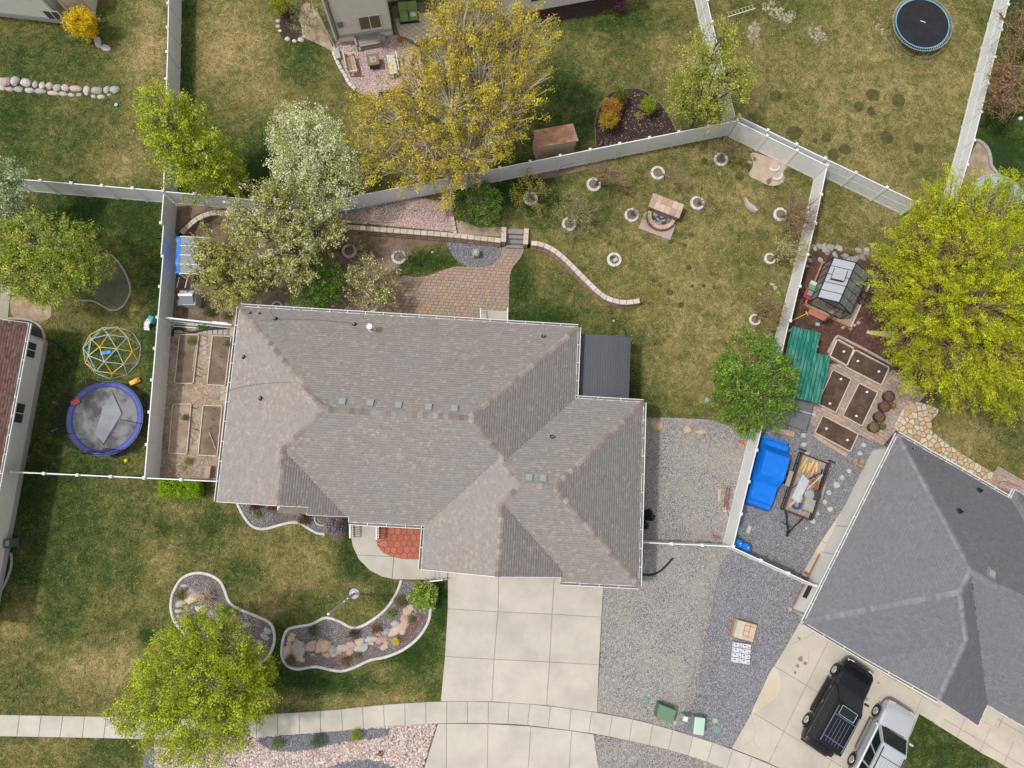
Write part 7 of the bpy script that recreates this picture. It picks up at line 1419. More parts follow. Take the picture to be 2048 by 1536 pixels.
for u, v, a, b, sh, cc_, lb in ((1292, 1400, .14, .22, 12, (.15, .26, .25), 'teal oval valve lid in the gravel above the small green box lid'), (1289, 1422, .17, .25, 4, (.24, .28, .22), 'grey-green square valve lid left of the dark green utility box'), (1430, 1441, .2, .16, 6, (.30, .37, .32), 'pale worn valve lid right of the pale green pedestal box'), (1434, 1459, .24, .24, 6, (.16, .26, .25), 'teal valve lid with a dark centre hole near the neighbour driveway'), (1350, 1445, .14, .13, 5, (.42, .36, .33), 'small flat pinkish stone under the dark green utility box')):
    c = P(u, v); simple(MB().lathe(c, [(1, 0), (1, .05), (.9, .065), (0, .07)], sh, sx=a, sy=b, a0=.4, a1=.4 + 2 * PI), 'valve_lid', col('lid_%d' % u, cc_, .7), lb, 'lid', loc=c)
c = P(762, 1506); o = simple(MB().lathe(c, [(.16, 0), (.16, .06), (.12, .08), (.08, .04), (.05, .07), (0, .08)], 16), 'drain_cover', mat('brown_iron', (.10, .05, .045)), 'round dark brown drain cover in the pink cobbles', 'drain cover', loc=c)
# --- pallets on the gravel
o = thing('pallet_stack', 'shrink-wrapped pallet with tan cardboard on the blue-grey gravel', 'pallet', P(1492, 1262)); q = [PH(1475, 1237, .5), PH(1518, 1249, .5), PH(1508, 1288, .5), PH(1465, 1276, .5)]; pl_ = [tuple(p[:2]) for p in q]
for k in range(5):
    a, b = q[0].lerp(q[1], k / 4.0), q[3].lerp(q[2], k / 4.0); MB().bar((a.x, a.y, .07), (b.x, b.y, .07), .1, .1).build('pallet_board', REDW, o)
MB().prism(shrink(pl_, .06), .12, .46, inset=.03).build('wrapped_goods', mat('plastic_wrap', (.55, .52, .46), (.45, .38, .30), scale=6, rough=.35), o); cpl = [(pl_[0][0] + (pl_[1][0] - pl_[0][0]) * .33, pl_[0][1] + (pl_[1][1] - pl_[0][1]) * .33), pl_[1], pl_[2], (pl_[3][0] + (pl_[2][0] - pl_[3][0]) * .33, pl_[3][1] + (pl_[2][1] - pl_[3][1]) * .33)]
MB().prism(shrink(cpl, .11), .46, .50, inset=.01).build('cardboard', mat('cardboard', (.50, .36, .25), (.56, .42, .31), scale=3), o)
for f0, f1, g0, g1 in ((.42, .42, .2, .75), (.66, .66, .12, .8), (.42, .85, .2, .22), (.42, .85, .75, .72), (.42, .66, .47, .5)):
    L_ = lambda f, g: Vector(pl_[0]).lerp(Vector(pl_[1]), f).lerp(Vector(pl_[3]).lerp(Vector(pl_[2]), f), g); a, b = L_(f0, g0), L_(f1, g1); MB().bar((a.x, a.y, .505), (b.x, b.y, .505), .02, .012).build('tape_seam', mat('seam_brown', (.16, .08, .05)), o)
o = thing('bag_pallet', 'pallet of white printed bags below the shrink-wrapped pallet', 'pallet', P(1484, 1306)); q = [PH(1468, 1284, .35), PH(1503, 1289, .35), PH(1500, 1330, .35), PH(1464, 1324, .35)]; BGW = mat('white_bag', (.66, .67, .70), (.58, .59, .63), scale=5, rough=.5)
pl_ = [Vector(p[:2]) for p in q]; L_ = lambda f, g: pl_[0].lerp(pl_[1], f).lerp(pl_[3].lerp(pl_[2], f), g)
MB().prism([tuple(p) for p in pl_], 0, .12).build('pallet_base', WOODG, o); PRT = mat('print_dark', (.10, .11, .17)); PRG = mat('print_grey', (.34, .36, .42))
for r in range(4):
    for k in range(2):
        g0, g1, f0, f1 = r / 4 + .015, (r + 1) / 4 - .01, k / 2 + .01, (k + 1) / 2 - .01; z = .34 + random.uniform(-.02, .02); b_ = MB().prism([tuple(L_(f0, g0)), tuple(L_(f1, g0)), tuple(L_(f1, g1)), tuple(L_(f0, g1))], .12, z, inset=.018).build('bag', BGW, o)
        for (fa, fb, ga, gb, m_) in ((.15, .38, .2, .5, PRT), (.48, .85, .2, .32, PRG), (.48, .8, .42, .5, PRG), (.18, .6, .66, .78, PRG), (.68, .86, .58, .82, PRT)):
            F = lambda f, g: L_(f0 + (f1 - f0) * f, g0 + (g1 - g0) * g); MB().prism([tuple(F(fa, ga)), tuple(F(fb, ga)), tuple(F(fb, gb)), tuple(F(fa, gb))], z, z + .004).build('print', m_, b_)
p_ = L_(.68, .95); MB().box((p_.x, p_.y, .35), (.16, .08, .03), .2).build('yellow_tag', col('tag_yellow', (.75, .60, .02)), o)
# --- blue barrels, bin bags, bricks, bits
BLUE = mat('barrel_blue', (.012, .18, .62), rough=.4)
for u, v, lb in ((1477, 1088, 'blue plastic barrel touching the fence corner'), (1492, 1096, 'blue plastic barrel standing right of the other barrel')):
    c = P(u - .02 * (u - 977), v - .02 * (v - 989)); o = thing('barrel', lb, 'barrel', c); MB().lathe(c, [(.26, 0), (.29, .08), (.29, .3), (.305, .33), (.29, .36), (.29, .6), (.305, .63), (.29, .66), (.28, .86), (.24, .9), (.23, .87), (0, .87)], 24).build('body', BLUE, o, smooth=False)
    for s_ in (-.12, .12): MB().lathe(c + Vector((s_, .02, .87)), [(.035, 0), (.035, .03), (0, .03)], 10).build('bung', WHITE if s_ > 0 else BLUE, o)
def blob(c, rx, ry, rz, seed, n=14, m=8, amp=.12):
    rr = random.Random(seed); ph = [rr.uniform(0, 6) for _ in range(6)]; mb = MB(); vs = []
    for i in range(m + 1):
        th = PI / 2 * i / m * 1.12 - .18
        for j in range(n):
            a = 2 * PI * j / n; k = 1 + amp * math.sin(3 * a + ph[0] + 2 * th) + amp * .7 * math.sin(5 * a + ph[1]) * math.cos(3 * th + ph[2]); vs.append(c + Vector((rx * math.cos(a) * math.cos(th) * k, ry * math.sin(a) * math.cos(th) * k, rz * max(math.sin(th), -.1) * (1 + .5 * amp * math.sin(4 * a + ph[3])))))
    mb.add(vs, [(i * n + j, i * n + (j + 1) % n, (i + 1) * n + (j + 1) % n, (i + 1) * n + j) for i in range(m) for j in range(n)] + [tuple(range(m * n, m * n + n))]); return mb
BAG = mat('bin_bag', (.012, .012, .014), rough=.35, bump=1, bscale=9)
for u, v, r, lb in ((1296, 1031, .36, 'black bin bag, upper of two beside the right roof edge'), (1286, 1050, .30, 'black bin bag, lower of two beside the right roof edge')): simple(blob(P(u, v), r * 1.05, r, .5, u, amp=.2), 'bin_bag', BAG, lb, 'bin bag', loc=P(u, v))
TC = mat('terracotta', (.36, .17, .13), (.30, .14, .11), scale=8)
o = thing('brick_row', 'row of terracotta hollow bricks standing on the gravel beside the fence', 'bricks', P(1453, 1000))
for i in range(5):
    c = P(1455 - i * 1.3, 979 + i * 9.0) + Vector((0, 0, .1)); 
    for dx, dy, sx, sy in ((-.10, 0, .03, .25), (.10, 0, .03, .25), (0, .11, .2, .03), (0, -.11, .2, .03)): MB().box(c + Vector((dx, dy, 0)), (sx, sy, .2), 0).build('brick', TC, o)
simple(MB().box(P(1448, 1019) + Vector((0, 0, .07)), (.2, .3, .14), .1), 'block', col('tan_block', (.52, .40, .33)), 'pale pinkish block at the lower end of the terracotta brick row', 'block')
simple(MB().box(P(1450 - 2, 990) + Vector((-.3, 0, .04)), (.18, .7, .05), -.1), 'plank', WOODT, 'tan plank beside the row of terracotta hollow bricks', 'plank')
o = thing('grate', 'small dark pink slatted grate lying near the blue barrels', 'grate', P(1432, 1073))
for i in range(5): a, b = P(1424 + i * .6, 1067 + i * 2.2), P(1440 + i * .6, 1073 + i * 1.4); MB().bar(a + Vector((0, 0, .05)), b + Vector((0, 0, .05)), .03, .03).build('slat', col('grate_pink', (.30, .12, .12)), o)
simple(blob(P(1483, 885), .12, .16, .2, 5), 'ball', col('orange', (.80, .12, .02)), 'small orange-red ball at the fence end below the round green tree', 'ball', loc=P(1483, 885))
simple(MB().tube([P(1484, 888) + Vector((0, 0, .1)), P(1487, 893) + Vector((0, 0, .02))], .02, 4), 'stick', WOODP, 'short stick beside the orange-red ball', 'stick')
for u, v, r, c_, lb in ((254, 921, .12, (.55, .70, .02), 'lime green ball on the lawn below the blue trampoline'), (234, 211, .12, (.25, .52, .58), 'pale blue disc below the boulder row'), (2038, 239, .13, (.75, .75, .77), 'white ball on the deep green lawn at the right edge'), (865, 505, .09, (.22, .33, .27), 'small pale green sprinkler lid in the grass above the patio'), (1227, 642, .07, (.45, .5, .42), 'pale round sprinkler lid above the roof corner'), (1413, 803 - 2, .16, (.25, .36, .33), 'teal valve lid at the left foot of the round green tree')):
    c = P(u, v); simple(MB().lathe(c + Vector((0, 0, r * .9)), [(r * math.cos(t), r * math.sin(t) * (1 if u in (254, 2038) else .3)) for t in [x * PI / 8 - PI / 2 for x in range(9)]], 14), 'ball' if u in (254, 2038) else 'lid', col('ball_%d' % u, c_), lb, 'ball' if u in (254, 2038) else 'lid', loc=c, smooth=True)
c = P(272, 764); o = thing('toy_car', 'yellow toy car on the grass between the dome and the blue trampoline', 'toy car', c); Y = col('toy_yellow', (.72, .42, .03), .45); MB().box(c + Vector((0, 0, .14)), (.62, .30, .16), .45).build('body', Y, o, bevel=.04); MB().box(c + Vector((.12, .06, .26)), (.22, .24, .10), .45).build('cabin', col('toy_gold', (.55, .30, .02), .45), o, bevel=.03)
for sx in (-.2, .2):
    for sy in (-.15, .15): q = c + Vector((sx * .9 - sy * .43, sx * .43 + sy * .9, .07)); MB().tube([q + Vector((-.02 * -.43, .02, 0)), q - Vector((.01, .03, 0))], .06, 10).build('wheel', DARK, o)
c = P(303, 648); o = thing('toy_slide', 'small white and teal toy slide beside the long left fence', 'toy slide', c); MB().box(c + Vector((.12, .2, .25)), (.34, .42, .5), -.3).build('ladder', col('teal', (.02, .28, .34), .4), o, bevel=.05)
sl = [c + Vector((.1, .1, .5)), c + Vector((-.08, -.02, .4)), c + Vector((-.18, -.2, .22)), c + Vector((-.2, -.4, .08))]; mb = MB()
for a, b in zip(sl, sl[1:]): mb.bar(a, b, .32, .06)
mb.build('chute', col('slide_white', (.68, .70, .72), .4), o, smooth=False)
# --- dome climber
c = P(228, 705); o = thing('dome_climber', 'geodesic climbing dome of yellow and pale blue bars on the left lawn', 'climbing frame', c); RD = 1.62; ic = [Vector((0, 0, 1))] + [Vector((math.cos(a) * 2 / 5 ** .5, math.sin(a) * 2 / 5 ** .5, 1 / 5 ** .5)) for a in [math.radians(-3 + 72 * k) for k in range(5)]] + [Vector((math.cos(a) * 2 / 5 ** .5, math.sin(a) * 2 / 5 ** .5, -1 / 5 ** .5)) for a in [math.radians(33 + 72 * k) for k in range(5)]]
el_ = min((a - b).length for a in ic for b in ic if a != b); mids = {}; E_ = [(i, j) for i in range(11) for j in range(i) if abs((ic[i] - ic[j]).length - el_) < .01]; vm = [((ic[i] + ic[j]) / 2).normalized() for i, j in E_]; allv = ic + vm; YB = col('bar_yellow', (.70, .50, .12), .4); BB = col('bar_blue', (.36, .55, .62), .4)
for i, a in enumerate(allv):
    for j in range(i):
        b = allv[j]; l = (a - b).length
        if l < .64 and a.z > -.05 and b.z > -.05: MB().tube([c + a * RD, c + b * RD], .024, 5).build('strut', YB if (i < 11 or j < 11) else BB, o)
MB().box(c + Vector((-.25, -.1, .45)), (.6, .2, .05), .15).build('swing_seat', col('swing_blue', (.02, .22, .65), .4), o)
# --- trampolines
def tramp(label, u, v, h, r, rm, padM, ringM, matM, nleg, pad=True, spring=0, tilt=0):
    c = PH(u, v, h); zg = T(c.x, c.y); o = thing('trampoline', label, 'trampoline', (c.x, c.y, zg)); 
    MB().lathe(Vector((c.x, c.y, 0)), [(rm, c.z), (0, c.z - .04)], 48).build('mat', matM, o)
    if pad:
        MB().lathe(Vector((c.x, c.y, 0)), [(rm - .02, c.z + .01), (rm + .06, c.z + .05), (r - .05, c.z + .05), (r, c.z), (r, c.z - .05)], 48).build('pad', padM, o)
    else:
        MB().lathe(Vector((c.x, c.y, 0)), [(rm - .03, c.z + .012), (rm + .03, c.z + .012)], 64).build('edge_band', padM, o)
        for i in range(spring): a = 2 * PI * i / spring; d = Vector((math.cos(a), math.sin(a), 0)); MB().tube([c + d * rm, c + d * r], .013, 4, cap=False).build('spring', STEEL, o)
    MB().lathe(Vector((c.x, c.y, c.z)), [(r - .02, -.02), (r + .02, -.02), (r + .02, .02), (r - .02, .02), (r - .02, -.02)], 56).build('frame', ringM, o)
    for i in range(nleg):
        a = 2 * PI * (i + .3) / nleg; w_ = .28; p = [Vector((c.x + math.cos(b) * r, c.y + math.sin(b) * r, c.z)) for b in (a - w_, a + w_)]; g = [Vector((c.x + math.cos(b) * (r + .12), c.y + math.sin(b) * (r + .12), zg + .03)) for b in (a - w_, a + w_)]
        MB().tube([p[0], g[0], g[1], p[1]], .022, 6).build('leg', ringM, o)
    return o, c
NAVY = mat('pad_blue', (.045, .07, .30), (.03, .05, .22), scale=2, rough=.5); MATB = mat('mat_black', (.022, .022, .026), (.030, .030, .035), scale=2, rough=.9, spec=.1)
t1, c1_ = tramp('large black trampoline with a pale blue edge and open springs at the top right', 1845, 47, .85, 1.97, 1.76, col('edge_blue', (.12, .40, .55), .4), STEEL, MATB, 4, pad=False, spring=80)
MB().box(c1_ + Vector((.05, .15, -.015)), (.35, .05, .012), -.35).build('badge', col('badge_white', (.6, .62, .64)), t1)
t2, c2_ = tramp('round trampoline with a blue pad and collapsed black net on the left lawn', 210, 837, .75, 2.18, 1.88, NAVY, NAVY, mat('mat_worn', (.045, .045, .052), (.17, .17, .182), scale=.9, lo=.42, hi=.58, rough=.6, detail=4), 4)
NET = mat('black_net', (.02, .02, .022), alpha=.55, rough=.8); net = MB(); n = 32; zt2 = c2_.z; vs = []
for i in range(n + 1):
    a = math.radians(95 + 200 * i / n); k = 1 + .04 * math.sin(i * 1.7)
    for rr_, z in ((2.0, .04), (2.05 * k, .7), (2.1 * k - .1 * abs(math.sin(i * .6)), 1.5 + .12 * math.sin(i * .9))): vs.append((c2_.x + rr_ * math.cos(a), c2_.y + rr_ * math.sin(a), zt2 + z))
net.add(vs, [(i * 3 + j, (i + 1) * 3 + j, (i + 1) * 3 + j + 1, i * 3 + j + 1) for i in range(n) for j in range(2)]).build('net', NET, t2)
for a in (100, 160, 205, 262, 300, 352):
    d = Vector((math.cos(math.radians(a)), math.sin(math.radians(a)), 0)); p = c2_ + d * 2.14; MB().tube([Vector((p.x, p.y, .1)), p + Vector((0, 0, 1.75)), p - d * .35 + Vector((0, 0, 1.75))], .022, 6).build('net_pole', DARK, t2)
MB().box(c2_ + Vector((-1.75, .95, .06)), (.5, .3, .05), .5).build('warning_label', col('label_red', (.45, .06, .06)), t2)
mb = MB(); A = [PH(225, 785, .8), PH(243, 826, .8), PH(207, 887, .8), PH(190, 868, .78), PH(205, 815, .78)]; mb.add([(p.x, p.y, zt2 + .012) for p in A], [tuple(range(5))]); simple(mb, 'cloth', mat('worn_cloth', (.27, .28, .31), (.20, .21, .235), scale=1.5), 'pale grey patch of folded net fabric lying on the blue-padded trampoline', 'cloth')
hose('black seam cord across the blue-padded trampoline mat', [(222, 780, .8), (244, 828, .8), (206, 889, .8)], .012, sp=1, name='cord', cat='cord')
# --- canopy and toy house in the back left corner
o = thing('canopy', 'grey roofed canopy with a bright blue tarp along its left side', 'canopy', P(395, 515)); GR_ = mat('canopy_grey', (.24, .25, .28), (.20, .21, .24), scale=2, rough=.5)
q = [PH(361, 473, 1.7), PH(420, 476, 1.7), PH(416, 549, 1.7), PH(359, 547, 1.7)]
for i in range(4): f0, f1 = i / 4 + .005, (i + 1) / 4 - .008; MB().prism([tuple(x[:2]) for x in (q[0].lerp(q[3], f0), q[1].lerp(q[2], f0), q[1].lerp(q[2], f1), q[0].lerp(q[3], f1))], 1.66, 1.72).build('panel', GR_, o)
for i in range(5): a, b = q[0].lerp(q[3], i / 4), q[1].lerp(q[2], i / 4); MB().bar(a + Vector((0, 0, .03)), b + Vector((0, 0, .03)), .04, .03).build('batten', WHITE, o)
TB = mat('tarp_blue', (.01, .20, .68), (.008, .15, .56), scale=2.5, rough=.4, bump=.6, bscale=4); a, b = q[0], q[3]; vs = []; n = 10
for i in range(n + 1):
    p = a.lerp(b, i / n); 
    for dx, z in ((.02, 1.74), (-.22 - .04 * math.sin(i * 2), 1.70 + .02 * math.sin(i * 1.3)), (-.30 - .05 * math.sin(i), .9)): vs.append((p.x + dx, p.y, z))
MB().add(vs, [(i * 3 + j, (i + 1) * 3 + j, (i + 1) * 3 + j + 1, i * 3 + j + 1) for i in range(n) for j in range(2)]).build('tarp', TB, o)
for p in q: MB().bar((p.x, p.y, 0), (p.x, p.y, 1.68), .07).build('post', WHITE, o)
o = thing('toy_house', 'small white and grey play coop with a ladder-like frame by the left fence', 'play house', P(378, 600)); hw = WHITE
q = [PH(352, 578, 1.0), PH(382, 578, 1.0), PH(379, 605, 1.0), PH(353, 605, 1.0)]; base = [PH(366, 590, .0), PH(388, 582, .0), PH(385, 614, .0), PH(362, 616, .0)]
bq = [Vector((p.x + .3, p.y - .12, 0)) for p in q]; MB().prism([tuple(p[:2]) for p in bq], 0, .92).build('body', mat('coop_grey', (.50, .52, .50)), o)
mid0, mid1 = q[0].lerp(q[3], .42), q[1].lerp(q[2], .42); off = Vector((.22, -.08, 0))
for A, B, C_, D, mm, nm in ((q[0], q[1], mid1, mid0, mat('patchy_roof', (.55, .55, .55), (.20, .20, .22), scale=4, lo=.45, hi=.55), 'roof'), (mid0, mid1, q[2], q[3], mat('coop_roof', (.20, .21, .235)), 'roof')):
    vs = [p + off for p in (A, B, C_, D)]; 
    for p in vs: p.z = .95
    for k in ((2, 3) if A == q[0] else (0, 1)): vs[k].z = 1.22
    MB().add(vs + [p - Vector((0, 0, .05)) for p in vs], [(3, 2, 1, 0), (0, 1, 5, 4), (1, 2, 6, 5), (2, 3, 7, 6), (3, 0, 4, 7)]).build(nm, mm, o)
MB().bar(mid0 + off + Vector((0, 0, .24)), mid1 + off + Vector((0, 0, .24)), .14, .05).build('ridge_board', WHITE, o)
MB().box(P(378, 611) + Vector((0, 0, .35)), (.85, .36, .7), 0).build('nest_box', mat('coop_roof', (.2, .21, .235)), o)
for dx in (-.28, .22): a = P(370, 580) + Vector((dx, 0, .5)); MB().bar(a, a + Vector((.12, .75, 0)), .04).build('rail', WHITE, o)
o = thing('brick_stack', 'small stack of red-brown blocks beside the play coop', 'bricks', P(393, 600))
for i in range(4): MB().box(P(391 + (i % 2) * 5, 594 + (i // 2) * 9) + Vector((0, 0, .13)), (.16, .24, .26), -.1).build('brick', mat('red_block', (.26, .13, .11)), o)
# --- shed behind the north fence
o = thing('shed', 'small tan shed with an orange-brown shingled roof behind the back fence', 'shed', P(1110, 290)); q = [PH(1066, 260, 2.0), PH(1146, 247, 2.25), PH(1157, 281, 2.0), PH(1075, 296, 2.0)]; q[0].z = q[1].z = 2.3; q[2].z = q[3].z = 2.0
q = [PH(1066, 261, 2.3), PH(1146, 247, 2.3), PH(1157, 281, 2.0), PH(1075, 296, 2.0)]
bs = [Vector(p[:2]) for p in q]; cn = sum(bs, Vector((0, 0))) / 4; bs = [cn + (p - cn) * .93 for p in bs]; zg = T(cn.x, cn.y)
TAN = mat('shed_tan', (.46, .34, .24), (.42, .31, .22), scale=2, rough=.9)
for i in range(4): a, b = bs[i], bs[(i + 1) % 4]; d = (b - a).normalized(); nn_ = Vector((-d.y, d.x)) * .06; MB().prism([tuple(a), tuple(b), tuple(b - nn_ if area([tuple(p) for p in bs]) < 0 else b + nn_), tuple(a - nn_ if area([tuple(p) for p in bs]) < 0 else a + nn_)], zg, zg + 1.95 if i != 0 else zg + 2.2).build('wall', TAN, o)
dk = MB(); z_ = [p.z + zg * 0 + .0 for p in q]; dk.add(q + [p - Vector((0, 0, .08)) for p in q], [(3, 2, 1, 0), (0, 1, 5, 4), (1, 2, 6, 5), (2, 3, 7, 6), (3, 0, 4, 7)]); ro = dk.build('roof', mat('shed_fascia', (.30, .29, .28)), o)
SH = mat('tan_shingle', (1, 1, 1), attr=True, rough=.95)
for r in range(7):
    for k in range(9):
        f0 = max(0, (k + .5 * (r % 2) - .5) / 9); f1 = min(1, (k + .5 * (r % 2) + .5) / 9 - .008); g0, g1 = 1 - (r + 1.1) / 7, 1 - r / 7
        g0 = max(g0, 0); A = lambda f, g: q[0].lerp(q[1], f).lerp(q[3].lerp(q[2], f), g); t = random.uniform(.85, 1.1); cl = random.choice([(.42, .20, .12), (.48, .25, .15), (.38, .19, .12)]); up_ = Vector((0, 0, .02))
        if f1 - f0 > .02: MB().add([A(f0, g1) + up_, A(f1, g1) + up_, A(f1, g0) + up_ * .5, A(f0, g0) + up_ * .5, A(f0, g1), A(f1, g1)], [(0, 1, 2, 3), (4, 5, 1, 0)], tuple(x * t for x in cl)).build('shingle', SH, ro)
# --- furniture of the garden at the top centre
def garden_bench(label, px, h, M, back=True, slats=4, armM=None, name='bench'):
    """px: seat corners: back-left, back-right, front-right, front-left at seat height"""
    q = [PH(u, v, h) for u, v in px]; c = sum(q, Vector()) / 4; zg = T(c.x, c.y); o = thing(name, label, 'bench', (c.x, c.y, zg))
    for i in range(slats):
        g0, g1 = (i + .06) / slats, (i + .92) / slats; MB().prism([tuple(p[:2]) for p in (q[0].lerp(q[3], g0), q[1].lerp(q[2], g0), q[1].lerp(q[2], g1), q[0].lerp(q[3], g1))], zg + h - .04, zg + h).build('seat_slat', M, o)
    for p in q: r_ = p.lerp(c, .04); MB().bar((r_.x, r_.y, zg), (r_.x, r_.y, zg + h + .22), .07).build('leg', M, o)
    for a, b in ((q[0], q[3]), (q[1], q[2])): MB().bar((a.x, a.y, zg + h + .24), (b.x, b.y, zg + h + .24), .09, .04).build('armrest', armM or M, o)
    if back:
        bk_ = (q[0] - q[3]); bk_.z = 0; bk_ = bk_.normalized() * .12
        A, B = q[0] + bk_, q[1] + bk_; MB().bar((A.x, A.y, zg + h + .55), (B.x, B.y, zg + h + .55), .06, .09).build('back_rail', armM or M, o)
        for i in range(9): f = (i + .5) / 9; p0, p1 = q[0].lerp(q[1], f), A.lerp(B, f); MB().bar((p0.x, p0.y, zg + h), (p1.x, p1.y, zg + h + .55), .06, .025).build('back_slat', M, o)
    return o
garden_bench('weathered grey bench with a slatted back against the cream house wall', [(709, 74), (759, 66), (762, 86), (714, 95)], .45, WOODG)
garden_bench('narrow tan wooden bench on the left of the fire table', [(693, 112), (700, 147), (716, 145), (708, 110)], .42, WOODT, slats=3, armM=WOODP)
o = thing('bench', 'bench covered with a pale patterned cloth right of the fire table', 'bench', P(784, 130)); q = [PH(772, 110, .5), PH(789, 107, .5), PH(796, 146, .5), PH(780, 149, .5)]; zg = T(q[0].x, q[0].y); MB().prism([tuple(p[:2]) for p in q], zg + .4, zg + .5, inset=.02).build('cushion', mat('speckled_cloth', (.62, .56, .46), (.30, .24, .16), scale=9, lo=.5, hi=.6), o)
for p in q: MB().bar((p.x, p.y, zg), (p.x, p.y, zg + .42), .06).build('leg', WOODG, o)
MB().bar((q[1].x + .1, q[1].y, zg + .75), (q[2].x + .1, q[2].y, zg + .75), .05, .1).build('back_rail', WHITE, o)
q = [PH(732, 109, .6), PH(756, 107, .6), PH(759, 128, .6), PH(736, 131, .6)]; pl_ = [tuple(p[:2]) for p in q]; zg = T(*pl_[0]); o = thing('fire_table', 'square brown fire table with a grey top and small orange flame shape', 'fire table', P(746, 125))
MB().prism(shrink(pl_, .07), zg, zg + .53).build('base', mat('slate_blue', (.05, .07, .085)), o); MB().prism(pl_, zg + .53, zg + .6).build('top', mat('brown_top', (.22, .15, .09)), o); MB().prism(shrink(pl_, .16), zg + .6, zg + .615).build('inset_panel', col('inset_grey', (.30, .31, .31)), o)
c = PH(748, 119, .62); MB().add([c + Vector((-.02, -.1, .0)), c + Vector((.17, -.1, .0)), c + Vector((.15, .08, .0)), c + Vector((.02, .0, .0))], [(0, 1, 2, 3)]).build('logo', col('flame_orange', (.70, .22, .04)), o)
MB().lathe(c + Vector((-.02, 0, 0)), [(.05, 0), (.03, .03), (0, .03)], 10).build('burner', RUST, o)
# green sofa
o = thing('sofa', 'green cushioned garden sofa with a white pillow beside the cream house', 'sofa', P(815, 30)); GC = mat('green_cushion', (.25, .38, .12), (.21, .33, .10), scale=3, rough=.8)
sq = [PH(797, 22, .45), PH(834, 19, .45), PH(837, 37, .45), PH(800, 41, .45)]; zg = T(sq[0].x, sq[0].y)
for k in range(2):
    f0, f1 = k / 2 + .01, (k + 1) / 2 - .01; A = lambda f, g: sq[0].lerp(sq[1], f).lerp(sq[3].lerp(sq[2], f), g); MB().prism([tuple(A(f0, 0)[:2]), tuple(A(f1, 0)[:2]), tuple(A(f1, 1)[:2]), tuple(A(f0, 1)[:2])], zg + .30, zg + .46, inset=.04).build('seat_cushion', GC, o)
    b0, b1 = A(f0, -.0), A(f1, -.0); MB().add([b0, b1, b1 + Vector((0, .22, .5)), b0 + Vector((0, .22, .5)), b0 + Vector((0, .14, 0)), b1 + Vector((0, .14, 0)), b1 + Vector((0, .34, .46)), b0 + Vector((0, .34, .46))], [(0, 1, 2, 3), (3, 2, 6, 7), (1, 5, 6, 2), (4, 0, 3, 7)]).build('back_cushion', GC, o)
MB().prism([tuple((p + (p - (sq[0] + sq[2]) / 2) * .04)[:2]) for p in sq], zg + .05, zg + .30).build('frame', DARK, o); MB().bar(sq[0] + Vector((-.05, .32, .5)), sq[1] + Vector((.05, .32, .5)), .06, .06).build('back_frame', DARK, o)
c = PH(826, 28, .55); simple(blob(c - Vector((0, 0, .03)), .22, .18, .12, 3, amp=.05), 'pillow', col('pillow_white', (.62, .64, .62)), 'white pillow lying on the green garden sofa', 'pillow', loc=c)
rug = W2([(790, 40), (870, 22), (905, 60), (835, 85), (800, 72)]); dkp = W2([(783, 14), (895, -2), (912, 60), (830, 92), (790, 66)]); MB().prism(dkp, .5, ZT + .05).build('deck', mat('deck_brown', (.22, .185, .155), (.16, .13, .115), scale=4, stretch=(1, 9, 1, .15)), kind='structure')
rg_ = thing('rug', 'cream lattice patterned rug on the brown deck beside the green sofa', 'rug', P(850, 50)); MB().prism(rug, ZT + .05, ZT + .066).build('field', mat('rug_cream', (.62, .54, .42), (.52, .44, .34), scale=4), rg_)
rc = rug; cx_, cy_ = sum(p[0] for p in rc) / 5, sum(p[1] for p in rc) / 5
for k in range(-7, 8):
    for sg in (1, -1):
        a = (cx_ - 2.2, cy_ + k * .34 - sg * 1.6); b = (cx_ + 2.2, cy_ + k * .34 + sg * 1.6); pts = [(a[0] + (b[0] - a[0]) * t / 40, a[1] + (b[1] - a[1]) * t / 40) for t in range(41)]; ins = [p for p in pts if inside(p, rc)]
        if len(ins) > 2: MB().bar((*ins[0], ZT + .067), (*ins[-1], ZT + .067), .03, .006).build('pattern_line', mat('rug_line', (.30, .25, .20)), rg_)
c = P(800, 82); o = thing('lantern', 'rusty orange lantern on the deck edge under the golden tree', 'lantern', c); MB().lathe(c, [(.12, .0), (.16, .2), (.12, .42), (.05, .5), (0, .6)], 12).build('body', mat('rust_orange', (.42, .12, .03)), o)
c = P(672, 98); o = thing('leaning_pole', 'thin pale pole leaning from a round grey base at the house corner', 'pole', c); MB().lathe(c, [(.2, 0), (.2, .1), (.05, .12)], 18).build('base', LGREY, o); e = PH(633, 18, 2.6); MB().tube([c + Vector((0, 0, .1)), c.lerp(e, .5) + Vector((-.05, 0, .05)), e], [.05, .045, .03], 7).build('pole', mat('pale_bark', (.52, .46, .42), (.40, .34, .31), scale=6), o)
c = P(766, 82); simple(MB().box(c + Vector((0, 0, .15)), (.3, .36, .3), -.1), 'bin', LGREY, 'small pale grey box between the grey bench and the golden tree', 'box')
c = P(676, 112); simple(MB().box(c + Vector((0, 0, .12)), (.32, .62, .24), .3), 'stone_block', mat('block_grey', (.42, .40, .38), (.34, .32, .31), scale=6), 'long grey stone block under the round pole base', 'stone')
# ladder on the top right lawn
o = thing('ladder', 'short wooden ladder lying in the grass at the top right of the ribbed fence', 'ladder', P(1482, 27)); a, b = P(1455, 35) + Vector((0, 0, .05)), P(1510, 18) + Vector((0, 0, .05)); d = (b - a).normalized(); s_ = Vector((-d.y, d.x, 0)) * .28
MB().bar(a, b, .06).build('side_rail', WOODP, o); MB().bar(a + s_, b + s_, .03).build('side_rail', WOODT, o)
for i in range(8): p = a.lerp(b, (i + .5) / 8); MB().bar(p, p + s_, .03).build('rung', WOODT, o)
